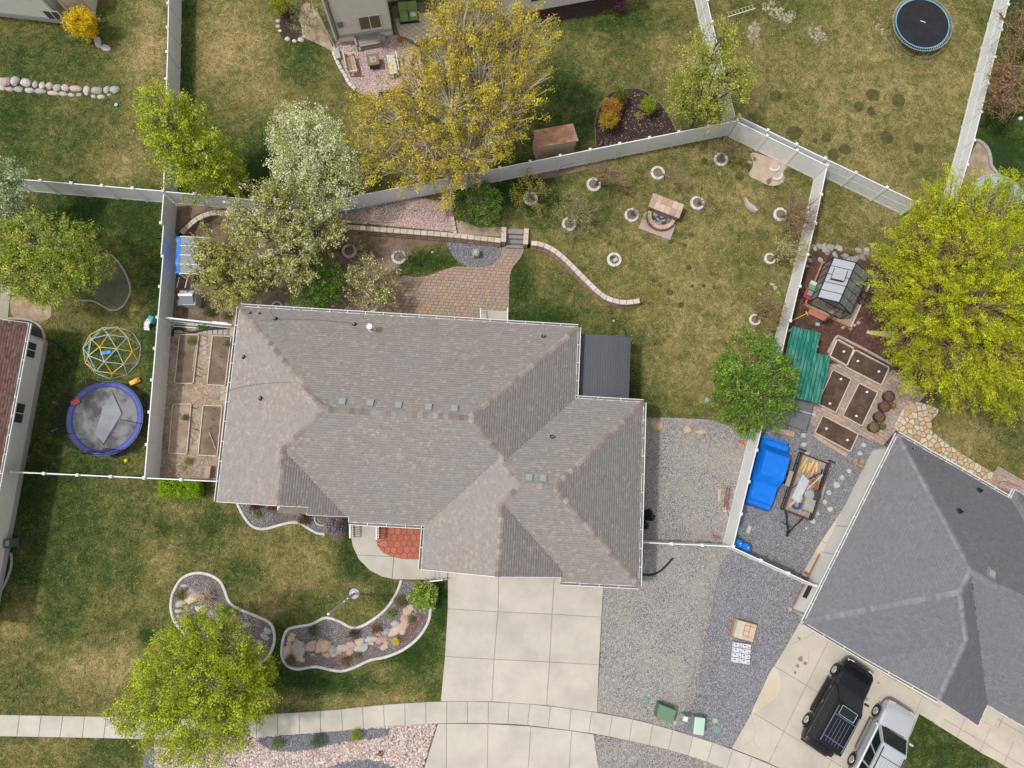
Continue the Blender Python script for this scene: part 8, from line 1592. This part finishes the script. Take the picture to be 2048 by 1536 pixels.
# trampoline like pool under the willow
c = P(1984, 417); simple(MB().lathe(c, [(2.1, 0), (2.1, .5), (2.02, .52), (2.0, .42), (0, .40)], 40), 'pool', mat('pool_blue', (.33, .42, .48), rough=.25), 'round pale blue pool half hidden under the willow', 'pool', loc=c)
# yellowish log bench under willow
q = [PH(1745, 650, .4), PH(1815, 664, .4), PH(1812, 679, .4), PH(1738, 664, .4)]; o = thing('stone_bench', 'cream mottled board lying under the left side of the willow', 'bench', P(1780, 665)); MB().prism([tuple(p[:2]) for p in q], .2, .4, inset=.02).build('seat', mat('cream_board', (.60, .54, .32), (.50, .42, .22), scale=6), o)
for f in (.1, .9): p = q[0].lerp(q[1], f); MB().box((p.x, p.y - .2, .1), (.15, .3, .2)).build('leg', WOODG, o)
# --- greenhouse
o = thing('greenhouse', 'black framed greenhouse with roof panels pale from painted sky reflection and an open roof vent', 'greenhouse', P(1672, 580)); BF = col('black_frame', (.018, .018, .02), .4); POLY = mat('polycarbonate_sky', (.40, .42, .47), rough=.2, alpha=.88, spec=.6); POLYD = mat('polycarbonate_clear', (.20, .21, .21), rough=.2, alpha=.55, spec=.6)  # paler copy paints sky reflection into the west roof panels and vent
wa, wb, ea, eb = PH(1667.3, 515.2, 1.45), PH(1634.5, 594.3, 1.45), PH(1738, 548.6, 1.45), PH(1701, 627.7, 1.45); ra, rb = (wa + ea) / 2, (wb + eb) / 2; ra.z = rb.z = wa.z + .6; zg = wa.z - 1.45
low_ = lambda p: Vector((p.x, p.y, zg + .1))
NP = 5
for k in range(NP):
    f0, f1 = k / NP, (k + 1) / NP
    for A, B, mm in ((wa.lerp(wb, f0), wa.lerp(wb, f1), 0), (ea.lerp(eb, f0), ea.lerp(eb, f1), 1)):
        C_, D = ra.lerp(rb, f1), ra.lerp(rb, f0); MB().add([A, B, C_, D] if mm else [A, B, C_, D], [(0, 1, 2, 3)]).build('roof_panel', POLY if mm == 0 else POLYD, o); MB().add([A, B, low_(B), low_(A)], [(0, 1, 2, 3)]).build('wall_panel', POLYD, o)
for k in range(NP + 1):
    f = k / NP; W_0, E_0, R_0 = wa.lerp(wb, f), ea.lerp(eb, f), ra.lerp(rb, f)
    for a, b in ((low_(W_0), W_0), (W_0, R_0), (R_0, E_0), (E_0, low_(E_0))): MB().bar(a, b, .035 if 0 < k < NP else .05).build('frame_bar', BF, o)
for a, b in ((wa, wb), (ea, eb), (ra, rb), (low_(wa), low_(wb)), (low_(ea), low_(eb)), (low_(wb), low_(eb)), (low_(wa), low_(ea)), (wb, eb), (wa, ea)): MB().bar(a, b, .06).build('frame_bar', BF, o)
MB().add([low_(wb), wb, rb, eb, low_(eb), low_(eb).lerp(low_(wb), .12), eb.lerp(wb, .12) - Vector((0, 0, .1)), wb.lerp(eb, .55) - Vector((0, 0, .1)), low_(wb).lerp(low_(eb), .55)], [(0, 1, 2, 3, 4, 5, 6, 7, 8)]).build('gable_panel', POLYD, o); MB().add([low_(wa), wa, ra, ea, low_(ea)], [(0, 1, 2, 3, 4)]).build('gable_panel', POLYD, o)
dn = low_(eb).lerp(low_(wb), .30); dd = (low_(wb) - low_(wa)).normalized(); dtip = dn + dd * .62 + Vector((-.32, .0, 0)); dr_ = MB().add([dn, dtip, dtip + Vector((0, 0, 1.3)), dn + Vector((0, 0, 1.3))], [(0, 1, 2, 3)]).build('door', POLYD, o)
for a, b in ((dn, dtip), (dn + Vector((0, 0, 1.3)), dtip + Vector((0, 0, 1.3))), (dtip, dtip + Vector((0, 0, 1.3))), (dn + Vector((0, 0, .65)), dtip + Vector((0, 0, .65)))): MB().bar(a, b, .04).build('door_bar', BF, dr_)
v0, v1 = wa.lerp(wb, .25).lerp(ra.lerp(rb, .25), .2), wa.lerp(wb, .52).lerp(ra.lerp(rb, .52), .2); v2, v3 = ra.lerp(rb, .52).lerp(wa.lerp(wb, .52), .22), ra.lerp(rb, .25).lerp(wa.lerp(wb, .25), .22); up_ = Vector((0, 0, .06)); vt = MB().add([v0 + up_, v1 + up_ * 3, v2 + up_ * 3, v3 + up_], [(0, 1, 2, 3)]).build('vent_panel', POLY, o)
for a, b in ((v0 + up_, v1 + up_ * 3), (v1 + up_ * 3, v2 + up_ * 3), (v2 + up_ * 3, v3 + up_)): MB().bar(a, b, .03).build('vent_bar', BF, vt)
MB().bar(v1 + up_ * .3, v2 + up_ * .3, .05).build('vent_gap', BF, vt)
dw = (wb - wa).normalized(); de = (eb - wb); de.z = 0; de.normalize(); cl_ = lambda p: Vector((p.x, p.y, zg))
c0_ = [cl_(wa) - de * .12 - dw * .1, cl_(wb) - de * .12 + dw * .22, cl_(eb) + de * .75 + dw * .22, cl_(ea) + de * .75 - dw * .1]
for a, b, mm in ((c0_[0], c0_[1], REDW), (c0_[1], c0_[2], REDW), (c0_[2], c0_[3], WOODP), (c0_[3], c0_[0], REDW)): MB().bar(a + Vector((0, 0, .08)), b + Vector((0, 0, .08)), .09, .2).build('base_board', mat('orange_wood', (.46, .22, .11), (.38, .18, .09), scale=5) if mm is REDW else WOODP, o)
MB().prism([tuple(p[:2]) for p in c0_], zg - .02, zg + .07).build('floor', mat('greenhouse_floor', (.40, .34, .26), (.30, .24, .18), scale=3, col3=(.22, .15, .1)), o)
MB().lathe(cl_(rb).lerp(cl_(ra), .15) + Vector((.25, .1, .07)), [(.3, 0), (.36, .5), (.3, .5), (.28, .4), (0, .4)], 18).build('black_tub', DARK, o)
rs_ = thing('red_step', 'flat pinkish red stone step below the greenhouse door', 'step', P(1635, 630)); 
for i in range(4): p = cl_(wb).lerp(cl_(eb), .18 + .13 * i) + dw * .42; MB().box(p + Vector((0, 0, .06)), (.30, .36, .08), -.45, (.48, .17, .14)).build('stone', CAPM, rs_)
mw = thing('lawn_mower', 'red, green and grey mower parked between the fence and the greenhouse', 'lawn mower', P(1612, 590)); MC = Vector(P(1614, 588)); ma = math.atan2(dw.y, dw.x)
def ML(x, y, z): return MC + Vector((x * math.cos(ma) - y * math.sin(ma), x * math.sin(ma) + y * math.cos(ma), z))
MB().box(ML(.1, 0, .25), (.62, .52, .22), ma).build('deck', col('mower_red', (.45, .05, .05), .35), mw, bevel=.05); MB().box(ML(.1, 0, .45), (.34, .34, .2), ma).build('engine', mat('mower_grey', (.22, .24, .26)), mw, bevel=.04); MB().box(ML(-.32, 0, .35), (.36, .42, .3), ma).build('bag', mat('mower_green', (.16, .30, .14)), mw, bevel=.05); MB().box(ML(-.62, .0, .32), (.3, .4, .26), ma).build('cover', mat('mower_white', (.55, .55, .55)), mw, bevel=.04)
for sx in (-.2, .4):
    for sy in (-.3, .3): MB().tube([ML(sx, sy - .03, .1), ML(sx, sy + .03, .1)], .1, 12).build('wheel', DARK, mw)
MB().tube([ML(.3, -.25, .4), ML(1.0, -.22, .85), ML(1.0, .22, .85), ML(.3, .25, .4)], .018, 6).build('handle', DARK, mw)
o = thing('yellow_rake', 'yellow handled tool lying on the brown mulch below the greenhouse', 'tool', P(1603, 632)); a, b = P(1585, 641) + Vector((0, 0, .05)), P(1613, 627) + Vector((0, 0, .05)); YM = col('tool_yellow', (.75, .60, .03), .5); MB().tube([a, b], .022, 6).build('handle', YM, o); d = (b - a).normalized(); s_ = Vector((-d.y, d.x, 0)) * .14; MB().bar(b - s_, b + s_, .05).build('head', YM, o)
hp = [(1722 + 4.5 * math.cos(t), 641 + 5 * math.sin(t)) for t in [x * .5 + .9 for x in range(10)]]; hose('small curled pink hose on the mulch beside the greenhouse planter', hp, .015, col('pink', (.60, .22, .26)), sp=1)
simple(MB().box(P(1634, 649) + Vector((0, 0, .05)), (.24, .2, .08), -.1), 'block', LGREY, 'grey square block on the mulch below the red step', 'block'); simple(MB().box(P(1632, 694) + Vector((0, 0, .08)), (.22, .16, .14), .3), 'block', LGREY, 'grey block in the notch of the green metal roof', 'block')
# --- green metal roof shed
o = thing('metal_shed', 'open shed with a green corrugated metal roof with painted glare streaks along the right fence', 'shed', P(1615, 720)); GM_ = mat('green_metal_glare', (.015, .20, .15), (.012, .16, .12), scale=2, rough=.35, metal=.2, col3=(.13, .31, .26), scale3=1.1, stretch=(4.2, 1, 1, -.22)); hz = 2.1  # col3 paints pale glare streaks down the ribs
oa, ob, oc = PH(1584, 652, hz), PH(1636, 665, hz), PH(1552, 790, hz); dx_ = (ob - oa).normalized(); dy_ = (oc - oa).normalized(); n = 12; wd = 2.62; pit = wd / n
for i in range(n):
    x0, x1 = i * pit, (i + 1) * pit; full = x0 < 1.55; y0 = 0 if full else 1.25; y1 = 4.15; rib = []
    for xx, z in ((x0, 0), (x0 + .02, .035), (x0 + .05, .035), (x0 + .07, 0), (x1, 0)): rib.append((xx, z))
    vs = []; 
    for yy in (y0, y1):
        for xx, z in rib: p = oa + dx_ * xx + dy_ * yy; vs.append((p.x, p.y, oa.z + z - .06 * yy))
    MB().add(vs, [(j, j + 1, 6 + j, 5 + j) for j in range(4)]).build('roof_sheet', GM_, o); p0, p1 = oa + dx_ * (x0 + .09) + dy_ * y0, oa + dx_ * (x0 + .09) + dy_ * y1; MB().bar((p0.x, p0.y, oa.z + .004 - .06 * y0), (p1.x, p1.y, oa.z + .004 - .06 * y1), .035, .012).build('seam', mat('seam_green', (.006, .075, .06)), o)
for xx, yy in ((.1, .15), (2.5, 1.4), (.1, 4.0), (2.5, 4.0)): p = oa + dx_ * xx + dy_ * yy; MB().bar((p.x, p.y, zg - .1), (p.x, p.y, oa.z - .05 - .06 * yy), .1).build('post', WOODG, o)
for yy in (.2, 1.5, 4.0): p0, p1 = oa + dx_ * .05 + dy_ * yy, oa + dx_ * (1.5 if yy < 1 else 2.6) + dy_ * yy; MB().bar((p0.x, p0.y, oa.z - .1 - .06 * yy), (p1.x, p1.y, oa.z - .1 - .06 * yy), .05, .1).build('beam', WOODG, o)
GSH = mat('grey_sheet', (.15, .155, .165), (.12, .125, .135), scale=2, rough=.5)
o = thing('grey_sheets', 'two dark grey flat sheets between the round green tree and the planting beds', 'sheet', P(1590, 825)); 
for px, z in (([(1560, 790), (1629, 800), (1622, 826), (1556, 808)], 1.0), ([(1556, 810), (1622, 828), (1612, 862), (1548, 840)], .9)): q = [PH(u, v, z) for u, v in px]; MB().prism([tuple(p[:2]) for p in q], z - .04, z).build('panel', GSH, o)
a, b = PH(1556, 808, 1.02), PH(1622, 828, 1.02); MB().bar(a, b, .08, .05).build('rail', LGREY, o)
for p in (PH(1560, 790, .9), PH(1629, 800, .9), PH(1612, 862, .9)): MB().bar((p.x, p.y, 0), (p.x, p.y, .88), .07).build('post', WOODG, o)
# AC unit & meter by the right house corner
o = thing('air_conditioner', 'pale grey air conditioner on a slab at the lower left corner of the slate-grey house', 'air conditioner', P(1610, 1195)); MB().prism(W2([(1585, 1218), (1604, 1178), (1622, 1172), (1625, 1195), (1608, 1232)]), 0, .1).build('slab', CONC, o); c = P(1618, 1182); MB().lathe(c, [(.32, .1), (.32, .7), (.28, .75), (0, .76)], 20).build('unit', mat('pale_blue_grey', (.38, .45, .48)), o); MB().lathe(c, [(.10, .76), (.10, .8), (0, .8)], 12).build('fan_cap', LGREY, o)
c = P(1580, 1218); simple(blob(c, .14, .14, .25, 8), 'stone_ball', mat('ball_stone', (.40, .37, .30)), 'small round stone ball at the corner of the slate-grey house driveway', 'stone', loc=c)
o = thing('air_conditioner', 'small dark box against the cream wall at the far left edge', 'air conditioner', P(30, 1090)); MB().box(P(31, 1085) + Vector((0, 0, .35)), (.36, .5, .7), .1).build('unit', mat('dark_grey_box', (.10, .11, .13)), o); MB().box(P(31, 1085) + Vector((.0, 0, .72)), (.2, .3, .06), .1).build('cap', LGREY, o)
# --- blue tarp over a vehicle
o = thing('covered_vehicle', 'vehicle completely covered by a bright blue tarp beside the fence', 'covered vehicle', P(1525, 950)); A0, B0_ = P(1545, 880), P(1508, 1012); dv = (B0_ - A0).normalized(); dn_ = Vector((-dv.y, dv.x, 0)); Lc = (B0_ - A0).length; rr = random.Random(3)
nx, ny = 44, 22; vs = []; prof_h = lambda t: .95 + (.62 if .24 < t < .56 else (.62 * (t - .14) / .10 if .14 < t <= .24 else (.62 * max(0, 1 - (t - .56) / .12) if t >= .56 else 0))) + (-.35 if t < .05 else 0) + (-.15 if t > .95 else 0)
for i in range(nx + 1):
    t = i / nx; h = prof_h(t) 
    for j in range(ny + 1):
        s_ = j / ny * 2 - 1; ws = .98 * (1 - .10 * max(0, (t - .6)) / .4); e = abs(s_); hh = h if e < .72 else h * (1 - ((e - .72) / .28) ** 1.6 * .93); x = s_ * ws * (1 if e < .72 else 1 + .12 * (e - .72)); wob = .012 * math.sin(i * 1.1 + j * .6) + .022 * abs(math.sin(j * .9 + i * .35)) * (1 if e > .6 or t < .2 else .25)
        p = A0 + dv * (t * Lc) + dn_ * x; vs.append((p.x, p.y, max(.03, hh + wob)))
fs = [(i * (ny + 1) + j, i * (ny + 1) + j + 1, (i + 1) * (ny + 1) + j + 1, (i + 1) * (ny + 1) + j) for i in range(nx) for j in range(ny)]; mb = MB(); mb.add(vs, fs)
for end in (0, nx): r = [end * (ny + 1) + j for j in range(ny + 1)]; k = len(mb.v); mb.add([(mb.v[q][0] + dv.x * (.08 if end else -.08), mb.v[q][1] + dv.y * (.08 if end else -.08), .02) for q in r], []); mb.f += [(r[j], r[j + 1], k + j + 1, k + j) for j in range(ny)]; mb.c += [(1, 1, 1)] * ny
mb.build('tarp', mat('bright_tarp', (.004, .17, .66), (.003, .14, .58), scale=1.6, rough=.42, bump=.5, bscale=4), o, smooth=False)
# --- utility trailer and its load
tc0, tc1 = P(1612, 912), P(1575, 1026); dv = (tc1 - tc0).normalized(); dn_ = Vector((dv.y, -dv.x, 0)); dn_ = -dn_ if dn_.x < 0 else dn_; TL = 3.6; TW = 1.75; ta = math.atan2(dv.y, dv.x); Cc = P(1600, 972)
def TP(x, y, z): return Cc + dv * x + dn_ * y + Vector((0, 0, z))
o = thing('trailer', 'open utility trailer with black steel sides loaded with junk', 'trailer', Cc); 
for i in range(7): w_ = TW / 7; MB().box(TP(0, -TW / 2 + (i + .5) * w_, .52), (TL, w_ - .02, .05), ta).build('deck_board', mat('trailer_wood', (.36, .30, .24), (.28, .23, .19), scale=4), o)
for y in (-TW / 2, TW / 2):
    for z in (.52, .78, 1.02): MB().bar(TP(-TL / 2, y, z), TP(TL / 2, y, z), .06).build('side_rail', RUST if z > 1 else DARK, o)
    for k in range(6): MB().bar(TP(-TL / 2 + k * TL / 5, y, .5), TP(-TL / 2 + k * TL / 5, y, 1.02), .05).build('stake', DARK, o)
MB().bar(TP(-TL / 2, -TW / 2, .55), TP(-TL / 2, TW / 2, .55), .07).build('end_rail', DARK, o); MB().bar(TP(TL / 2, -TW / 2, .9), TP(TL / 2, TW / 2, .9), .07).build('end_rail', RUST, o); MB().bar(TP(TL / 2, -TW / 2, .55), TP(TL / 2, TW / 2, .55), .07).build('end_rail', RUST, o)
for y in (-TW / 2 - .05, TW / 2 + .05): MB().bar(TP(-TL / 2 - .12, y - .2, .95), TP(-TL / 2 - .12, y + .22, 1.0), .09).build('ramp_arm', DARK, o)
for s_ in (-.55, .55): MB().bar(TP(TL / 2, s_, .5), TP(TL / 2 + 1.15, 0, .45), .08).build('tongue', DARK, o)
MB().bar(TP(TL / 2 + 1.1, 0, .1), TP(TL / 2 + 1.1, 0, .7), .07).build('jack', DARK, o); MB().box(TP(TL / 2 + 1.25, 0, .45), (.25, .12, .12), ta).build('coupler', DARK, o)
MB().bar(TP(TL / 2 + .7, -.55, .42), TP(TL / 2 + .8, .1, .42), .05).build('jack_handle', DARK, o)
for y in (-TW / 2 - .16, TW / 2 + .16):
    w0 = TP(-.05, y - .11, .34); w1 = TP(-.05, y + .11, .34); wh = MB().tube([w0, w1], .34, 20).build('wheel', DARK, o); MB().tube([TP(-.05, y - .125, .34), TP(-.05, y + .125, .34)], .19, 14).build('rim', mat('rim_pale', (.50, .46, .40)), wh); MB().box(TP(-.05, y, .74), (.95, .26, .05), ta).build('fender', mat('fender_tan', (.34, .30, .26)), o)
def junk(name, lb, cat, items, loc):
    t_ = thing(name, lb, cat, loc)
    for nm, mb, mm in items: mb.build(nm, mm, t_)
    return t_
mt = MB(); a0_, a1_, a2_, a3_ = TP(-.62, -.40, .85), TP(-.40, .12, .80), TP(1.18, -.08, .70), TP(1.0, -.62, .75); mt.prism([tuple(p[:2]) for p in (a0_, a1_, a2_, a3_)], .62, .84, inset=.05)
simple(mt, 'mattress', mat('quilted_grey', (.50, .50, .52), (.40, .40, .43), scale=4, rough=.8, bump=.6, bscale=8), 'grey quilted mattress lying lengthwise in the trailer', 'mattress')
o = thing('lumber', 'short yellow-orange lumber offcuts at the top end of the trailer', 'lumber', TP(-1.2, -.2, .56)); rr = random.Random(8)
for i in range(8): c = TP(-1.15 + rr.uniform(-.25, .35), -.45 + i * .11, .62 + .03 * (i % 3)); MB().box(c, (rr.uniform(.5, .8), .10, .07), ta + rr.uniform(-.25, .25)).build('board', mat('lumber_%d' % (i % 3), [(.62, .40, .15), (.66, .45, .20), (.36, .20, .12)][i % 3]), o)
simple(MB().lathe(TP(-.25, .45, .56), [(.16, 0), (.30, .25), (.34, .30), (.26, .30), (.15, .12), (0, .1)], 16, sx=.75, sy=1.25), 'drum', mat('copper_rust', (.32, .15, .08), (.22, .11, .07), scale=5, rough=.6), 'curved copper-brown metal drum on the right of the trailer load', 'drum')
sp_ = thing('scrap_pile', 'mixed scrap boards and bars under the mattress in the trailer', 'scrap', TP(.2, 0, .56)); rr = random.Random(6)
for i in range(16): a = TP(rr.uniform(-1.5, 1.2), rr.uniform(-.7, .65), .6 + .012 * i); MB().box(a, (rr.uniform(.3, .9), rr.uniform(.04, .16), .04), ta + rr.gauss(0, .5)).build('piece', [WOODT, WOODG, RUST, STEEL, DARK][i % 5], sp_)
simple(MB().box(TP(1.02, .46, .78), (.75, .62, .42), ta), 'metal_cabinet', mat('olive_metal', (.33, .32, .27), (.27, .26, .22), scale=3, rough=.5), 'olive-grey metal box at the lower right of the trailer', 'metal box')
simple(MB().lathe(TP(.42, .36, .56), [(.30, 0), (.30, .28), (.24, .36), (0, .38)], 18, sy=1.15), 'tank', mat('grey_green_tank', (.28, .31, .30), rough=.5), 'rounded grey-green tank beside the mattress in the trailer', 'tank')
simple(MB().box(TP(.28, .05, .7), (.42, .14, .2), ta + .2), 'red_can', col('can_red', (.55, .02, .02), .4), 'small red can between the mattress and the grey tank', 'can')
simple(MB().lathe(TP(1.25, -.12, .57), [(.27, 0), (.29, .08), (.27, .16), (.16, .16), (.15, .06)], 18), 'blue_hose_reel', col('reel_blue', (.02, .07, .25), .4), 'dark blue coiled hose at the lower end of the trailer', 'hose reel')
simple(MB().tube([TP(.32, .80, .5), TP(.32, .66, .9)], .34, 16), 'spare_tyre', DARK, 'black spare tyre leaning inside the right side of the trailer', 'tyre')
simple(MB().box(TP(.1, .34, .62), (.5, .36, .12), ta + .1), 'plywood_piece', WOODT, 'brown plywood piece between the drum and the tank in the trailer', 'plywood')
simple(MB().bar(TP(-.95, .62, 1.08), TP(.2, .05, .98), .05), 'long_stick', WOODP, 'long pale stick lying diagonally across the trailer load', 'stick')
# --- cars
def car(label, fw, rw, body, glassM, trim, wb=3.2, L_=5.25, Wd=1.98, H_=1.88, rack=True, sunroof=False, rackM=None, stripe=None, stripM=None):
    f, r = P(*fw), P(*rw); ax_ = (f - r); ax_.z = 0; ax_.normalize(); rt = Vector((ax_.y, -ax_.x, 0)); mid = (f + r) / 2 + rt * (Wd / 2 - .06); mid.z = .055
    o = thing('parked_car', label, 'car', mid); X = lambda x, y, z: mid + ax_ * x + rt * (-y) + Vector((0, 0, z))
    # stations: x, half width, z bottom, z side top, z deck
    hf = L_ / 2; S = [(-hf, .80, .50, .85, .95), (-hf + .10, .92, .42, .98, 1.06), (-hf + .5, .98, .40, 1.02, 1.10), (-wb / 2, .99, .40, 1.02, 1.10), (0, .99, .34, 1.02, 1.10), (.95, .99, .36, 1.02, 1.10), (1.15, .99, .38, 1.0, 1.09), (wb / 2, .98, .40, .96, 1.07), (hf - .35, .95, .42, .90, 1.00), (hf - .10, .86, .44, .80, .90), (hf, .66, .48, .66, .74)]
    mb = MB(); k = Wd / 1.98; vs = []
    for x, w_, zb_, zs, zd in S:
        w_ *= k
        for y, z in ((-w_ * .93, zb_), (-w_, zb_ + .18), (-w_, zs - .12), (-w_ * .97, zs), (-w_ * .86, zd - .02), (-w_ * .4, zd + .015), (w_ * .4, zd + .015), (w_ * .86, zd - .02), (w_ * .97, zs), (w_, zs - .12), (w_, zb_ + .18), (w_ * .93, zb_)): vs.append(X(x, y, z))
    n = 12; m_ = len(S); fs = [(i * n + j, i * n + j + 1, (i + 1) * n + j + 1, (i + 1) * n + j) for i in range(m_ - 1) for j in range(n - 1)] + [tuple(range(n - 1, -1, -1)), tuple((m_ - 1) * n + j for j in range(n))]
    bd = mb.add(vs, fs).build('body', body, o, smooth=False, bevel=.03); bd.data.polygons.foreach_set('use_smooth', [True] * len(bd.data.polygons))
    # cabin
    b_ = [(-hf + .28, .86), (1.02, .84)]; t_ = [(-hf + .40, .70), (.22, .66)]; zb_, zt_ = 1.08, H_
    B4 = [X(b_[0][0], -.92 * k, zb_), X(b_[1][0], -.90 * k, zb_), X(b_[1][0], .90 * k, zb_), X(b_[0][0], .92 * k, zb_)]; T4 = [X(t_[0][0], -.79 * k, zt_), X(t_[1][0], -.76 * k, zt_ - .02), X(t_[1][0], .76 * k, zt_ - .02), X(t_[0][0], .79 * k, zt_)]
    MB().add(B4 + T4, [(0, 1, 5, 4), (1, 2, 6, 5), (2, 3, 7, 6), (3, 0, 4, 7)]).build('pillars', body, o)
    rf = MB(); nn = 5; vs = []
    for i in range(nn + 1):
        for j in range(nn + 1):
            f_, g_ = i / nn, j / nn; p = T4[0].lerp(T4[1], f_).lerp(T4[3].lerp(T4[2], f_), g_) + Vector((0, 0, .055 * (1 - (2 * g_ - 1) ** 2) * (1 - (2 * f_ - 1) ** 4))); vs.append(p)
    rf.add(vs, [(i * (nn + 1) + j, (i + 1) * (nn + 1) + j, (i + 1) * (nn + 1) + j + 1, i * (nn + 1) + j + 1) for i in range(nn) for j in range(nn)]); rfo = rf.build('roof', body, o, smooth=True)
    def pane(A, B, C_, D, f0, f1, g0, g1, nm):
        q_ = lambda f_, g_: A.lerp(B, f_).lerp(D.lerp(C_, f_), g_); pts = [q_(f0, g0), q_(f1, g0), q_(f1, g1), q_(f0, g1)]; nrm = (pts[1] - pts[0]).cross(pts[3] - pts[0]).normalized(); c_ = sum(pts, Vector()) / 4
        if nrm.dot(c_ - (mid + Vector((0, 0, 1)))) < 0: nrm = -nrm
        return MB().add([p + nrm * .012 for p in pts], [(0, 1, 2, 3)]).build(nm, glassM, o)
    pane(B4[1], B4[2], T4[2], T4[1], .05, .95, .04, .94, 'windshield'); pane(B4[0], B4[3], T4[3], T4[0], .08, .92, .15, .9, 'rear_window')
    for sd_ in (0, 3):
        for f0, f1 in ((.04, .30), (.34, .62), (.66, .93)): A, B = (B4[0], B4[1]); A, B, C_, D = (B4[0], B4[1], T4[1], T4[0]) if sd_ == 0 else (B4[3], B4[2], T4[2], T4[3]); pane(A, B, C_, D, f0, f1, .08, .86, 'side_window')
    for sy in (-1, 1):
        for sx in (-1, 1):
            c = X(sx * wb / 2, sy * (Wd / 2 - .10), .37); a, b = c - rt * .12, c + rt * .12; w_ = MB().tube([a, b], [.37, .37], 24).build('wheel', mat('tyre', (.022, .022, .024), rough=.8), o); out = rt * (-sy)
            rm = MB(); rm.tube([c + out * .10, c + out * .135], [.24, .22], 18); rmo = rm.build('rim', mat('alloy', (.55, .56, .58), rough=.3, metal=.8), w_)
            for s5 in range(6): a6 = s5 * PI / 3; d6 = ax_ * math.cos(a6) + Vector((0, 0, 1)) * math.sin(a6); d7 = ax_ * math.cos(a6 + .52) + Vector((0, 0, 1)) * math.sin(a6 + .52); MB().lathe(c + out * .139 + d7 * .15, [(.001, 0), (.03, 0)], 6).build('rim_hole', DARK, rmo) if False else None
            MB().tube([c + out * .13, c + out * .15], .07, 8).build('hub', mat('hub_grey', (.30, .30, .31), rough=.4), rmo)
            arch = MB(); vs = []
            for j in range(11):
                a = PI * j / 10; 
                for rr_, yy in ((.41, Wd / 2 - .005), (.49, Wd / 2 + .02)): vs.append(X(sx * wb / 2 + math.cos(a) * rr_, sy * yy, .37 + math.sin(a) * rr_))
            arch.add(vs, [(j * 2, j * 2 + 1, j * 2 + 3, j * 2 + 2) for j in range(10)]).build('wheel_arch', trim, o)
        MB().bar(X(-wb / 2 + .55, sy * (Wd / 2 + .06), .40), X(wb / 2 - .55, sy * (Wd / 2 + .06), .40), .16, .05).build('running_board', trim, o)
        m = X(.92, sy * (Wd / 2 + .10), 1.16); MB().box(m, (.13, .24, .17), math.atan2(ax_.y, ax_.x)).build('mirror', body if stripe is None else stripe, o, bevel=.03)
        for xx in (-.35, .55): MB().bar(X(xx, sy * (Wd / 2 + .015), .93), X(xx + .18, sy * (Wd / 2 + .015), .93), .03).build('door_handle', mat('chrome', (.6, .6, .62), rough=.2, metal=1), o)
        h0 = X(hf - .13, sy * .66 * k, .80); MB().box(h0, (.16, .36, .14), math.atan2(ax_.y, ax_.x) - sy * -.25).build('headlight', mat('headlight_glass', (.55, .55, .50), rough=.15), o)
        h0 = X(-hf + .08, sy * .82 * k, .88); MB().box(h0, (.10, .12, .22), math.atan2(ax_.y, ax_.x)).build('tail_light', mat('tail_red', (.45, .02, .015), rough=.25), o)
        if rack: q0, q1 = X(-hf + .55, sy * .66 * k, H_ + .075), X(.05, sy * .66 * k, H_ + .075); MB().bar(q0, q1, .035, .05).build('roof_rail', rackM or trim, o)
    MB().bar(X(hf - .02, -.62 * k, .52), X(hf - .02, .62 * k, .52), .16, .2).build('front_bumper', trim, o); MB().bar(X(-hf - .02, -.80 * k, .55), X(-hf - .02, .80 * k, .55), .16, .2).build('rear_bumper', trim, o)
    MB().bar(X(1.05, -.6, 1.115), X(1.02, .6, 1.115), .05, .02).build('wiper_cowl', DARK, o)
    for y in (-.38, -.19, 0, .19, .38):
        MB().bar(X(-hf + .65, y, H_ + .052), X(-.55, y, H_ + .058), .014, .016).build('roof_strip', stripM or rackM, o)
    for x in (-.45, -1.75): MB().bar(X(x, -.60 * k, H_ + .085), X(x, .60 * k, H_ + .085), .03, .02).build('cross_bar', rackM or trim, o)
    if sunroof:
        c = X(-.10, 0, H_ + .045); MB().box(c, (.50, .92, .03), math.atan2(ax_.y, ax_.x)).build('sunroof', glassM, o, bevel=.01)
        for a, b in (((-.36, -.47), (-.36, .47)), ((.16, -.47), (.16, .47)), ((-.36, -.47), (.16, -.47)), ((-.36, .47), (.16, .47))): MB().bar(X(a[0], a[1], H_ + .065), X(b[0], b[1], H_ + .065), .02, .015).build('sunroof_trim', mat('trim_silver', (.45, .46, .48), rough=.3), o)
    for s_ in (-1, 1): MB().bar(X(1.35, s_ * .45 * k, 1.09), X(hf - .45, s_ * .38 * k, 1.025), .03, .02).build('hood_crease', body, o)
    return o
BLK = mat('black_paint', (.006, .007, .012), rough=.3, coat=.35, spec=.25); SIL = mat('silver_paint', (.52, .54, .57), rough=.25, metal=.35, coat=1.0)
CG = mat('car_glass', (.012, .02, .02), rough=.1, spec=.35); BT = mat('black_trim', (.02, .02, .022), rough=.5); GT = mat('grey_trim', (.16, .16, .17), rough=.5)
car('black SUV with roof rails and sunroof parked on the neighbour driveway', (1664, 1336), (1608, 1436), BLK, CG, BT, wb=3.25, L_=5.3, sunroof=True, rackM=mat('rack_silver', (.15, .17, .21), rough=.35))
car('silver SUV parked beside the black one, cut by the bottom edge', (1745, 1420), (1699, 1513), SIL, CG, GT, wb=3.05, L_=5.0, Wd=1.95, H_=1.82, rackM=BT, stripM=mat('strip_grey', (.34, .35, .37)))
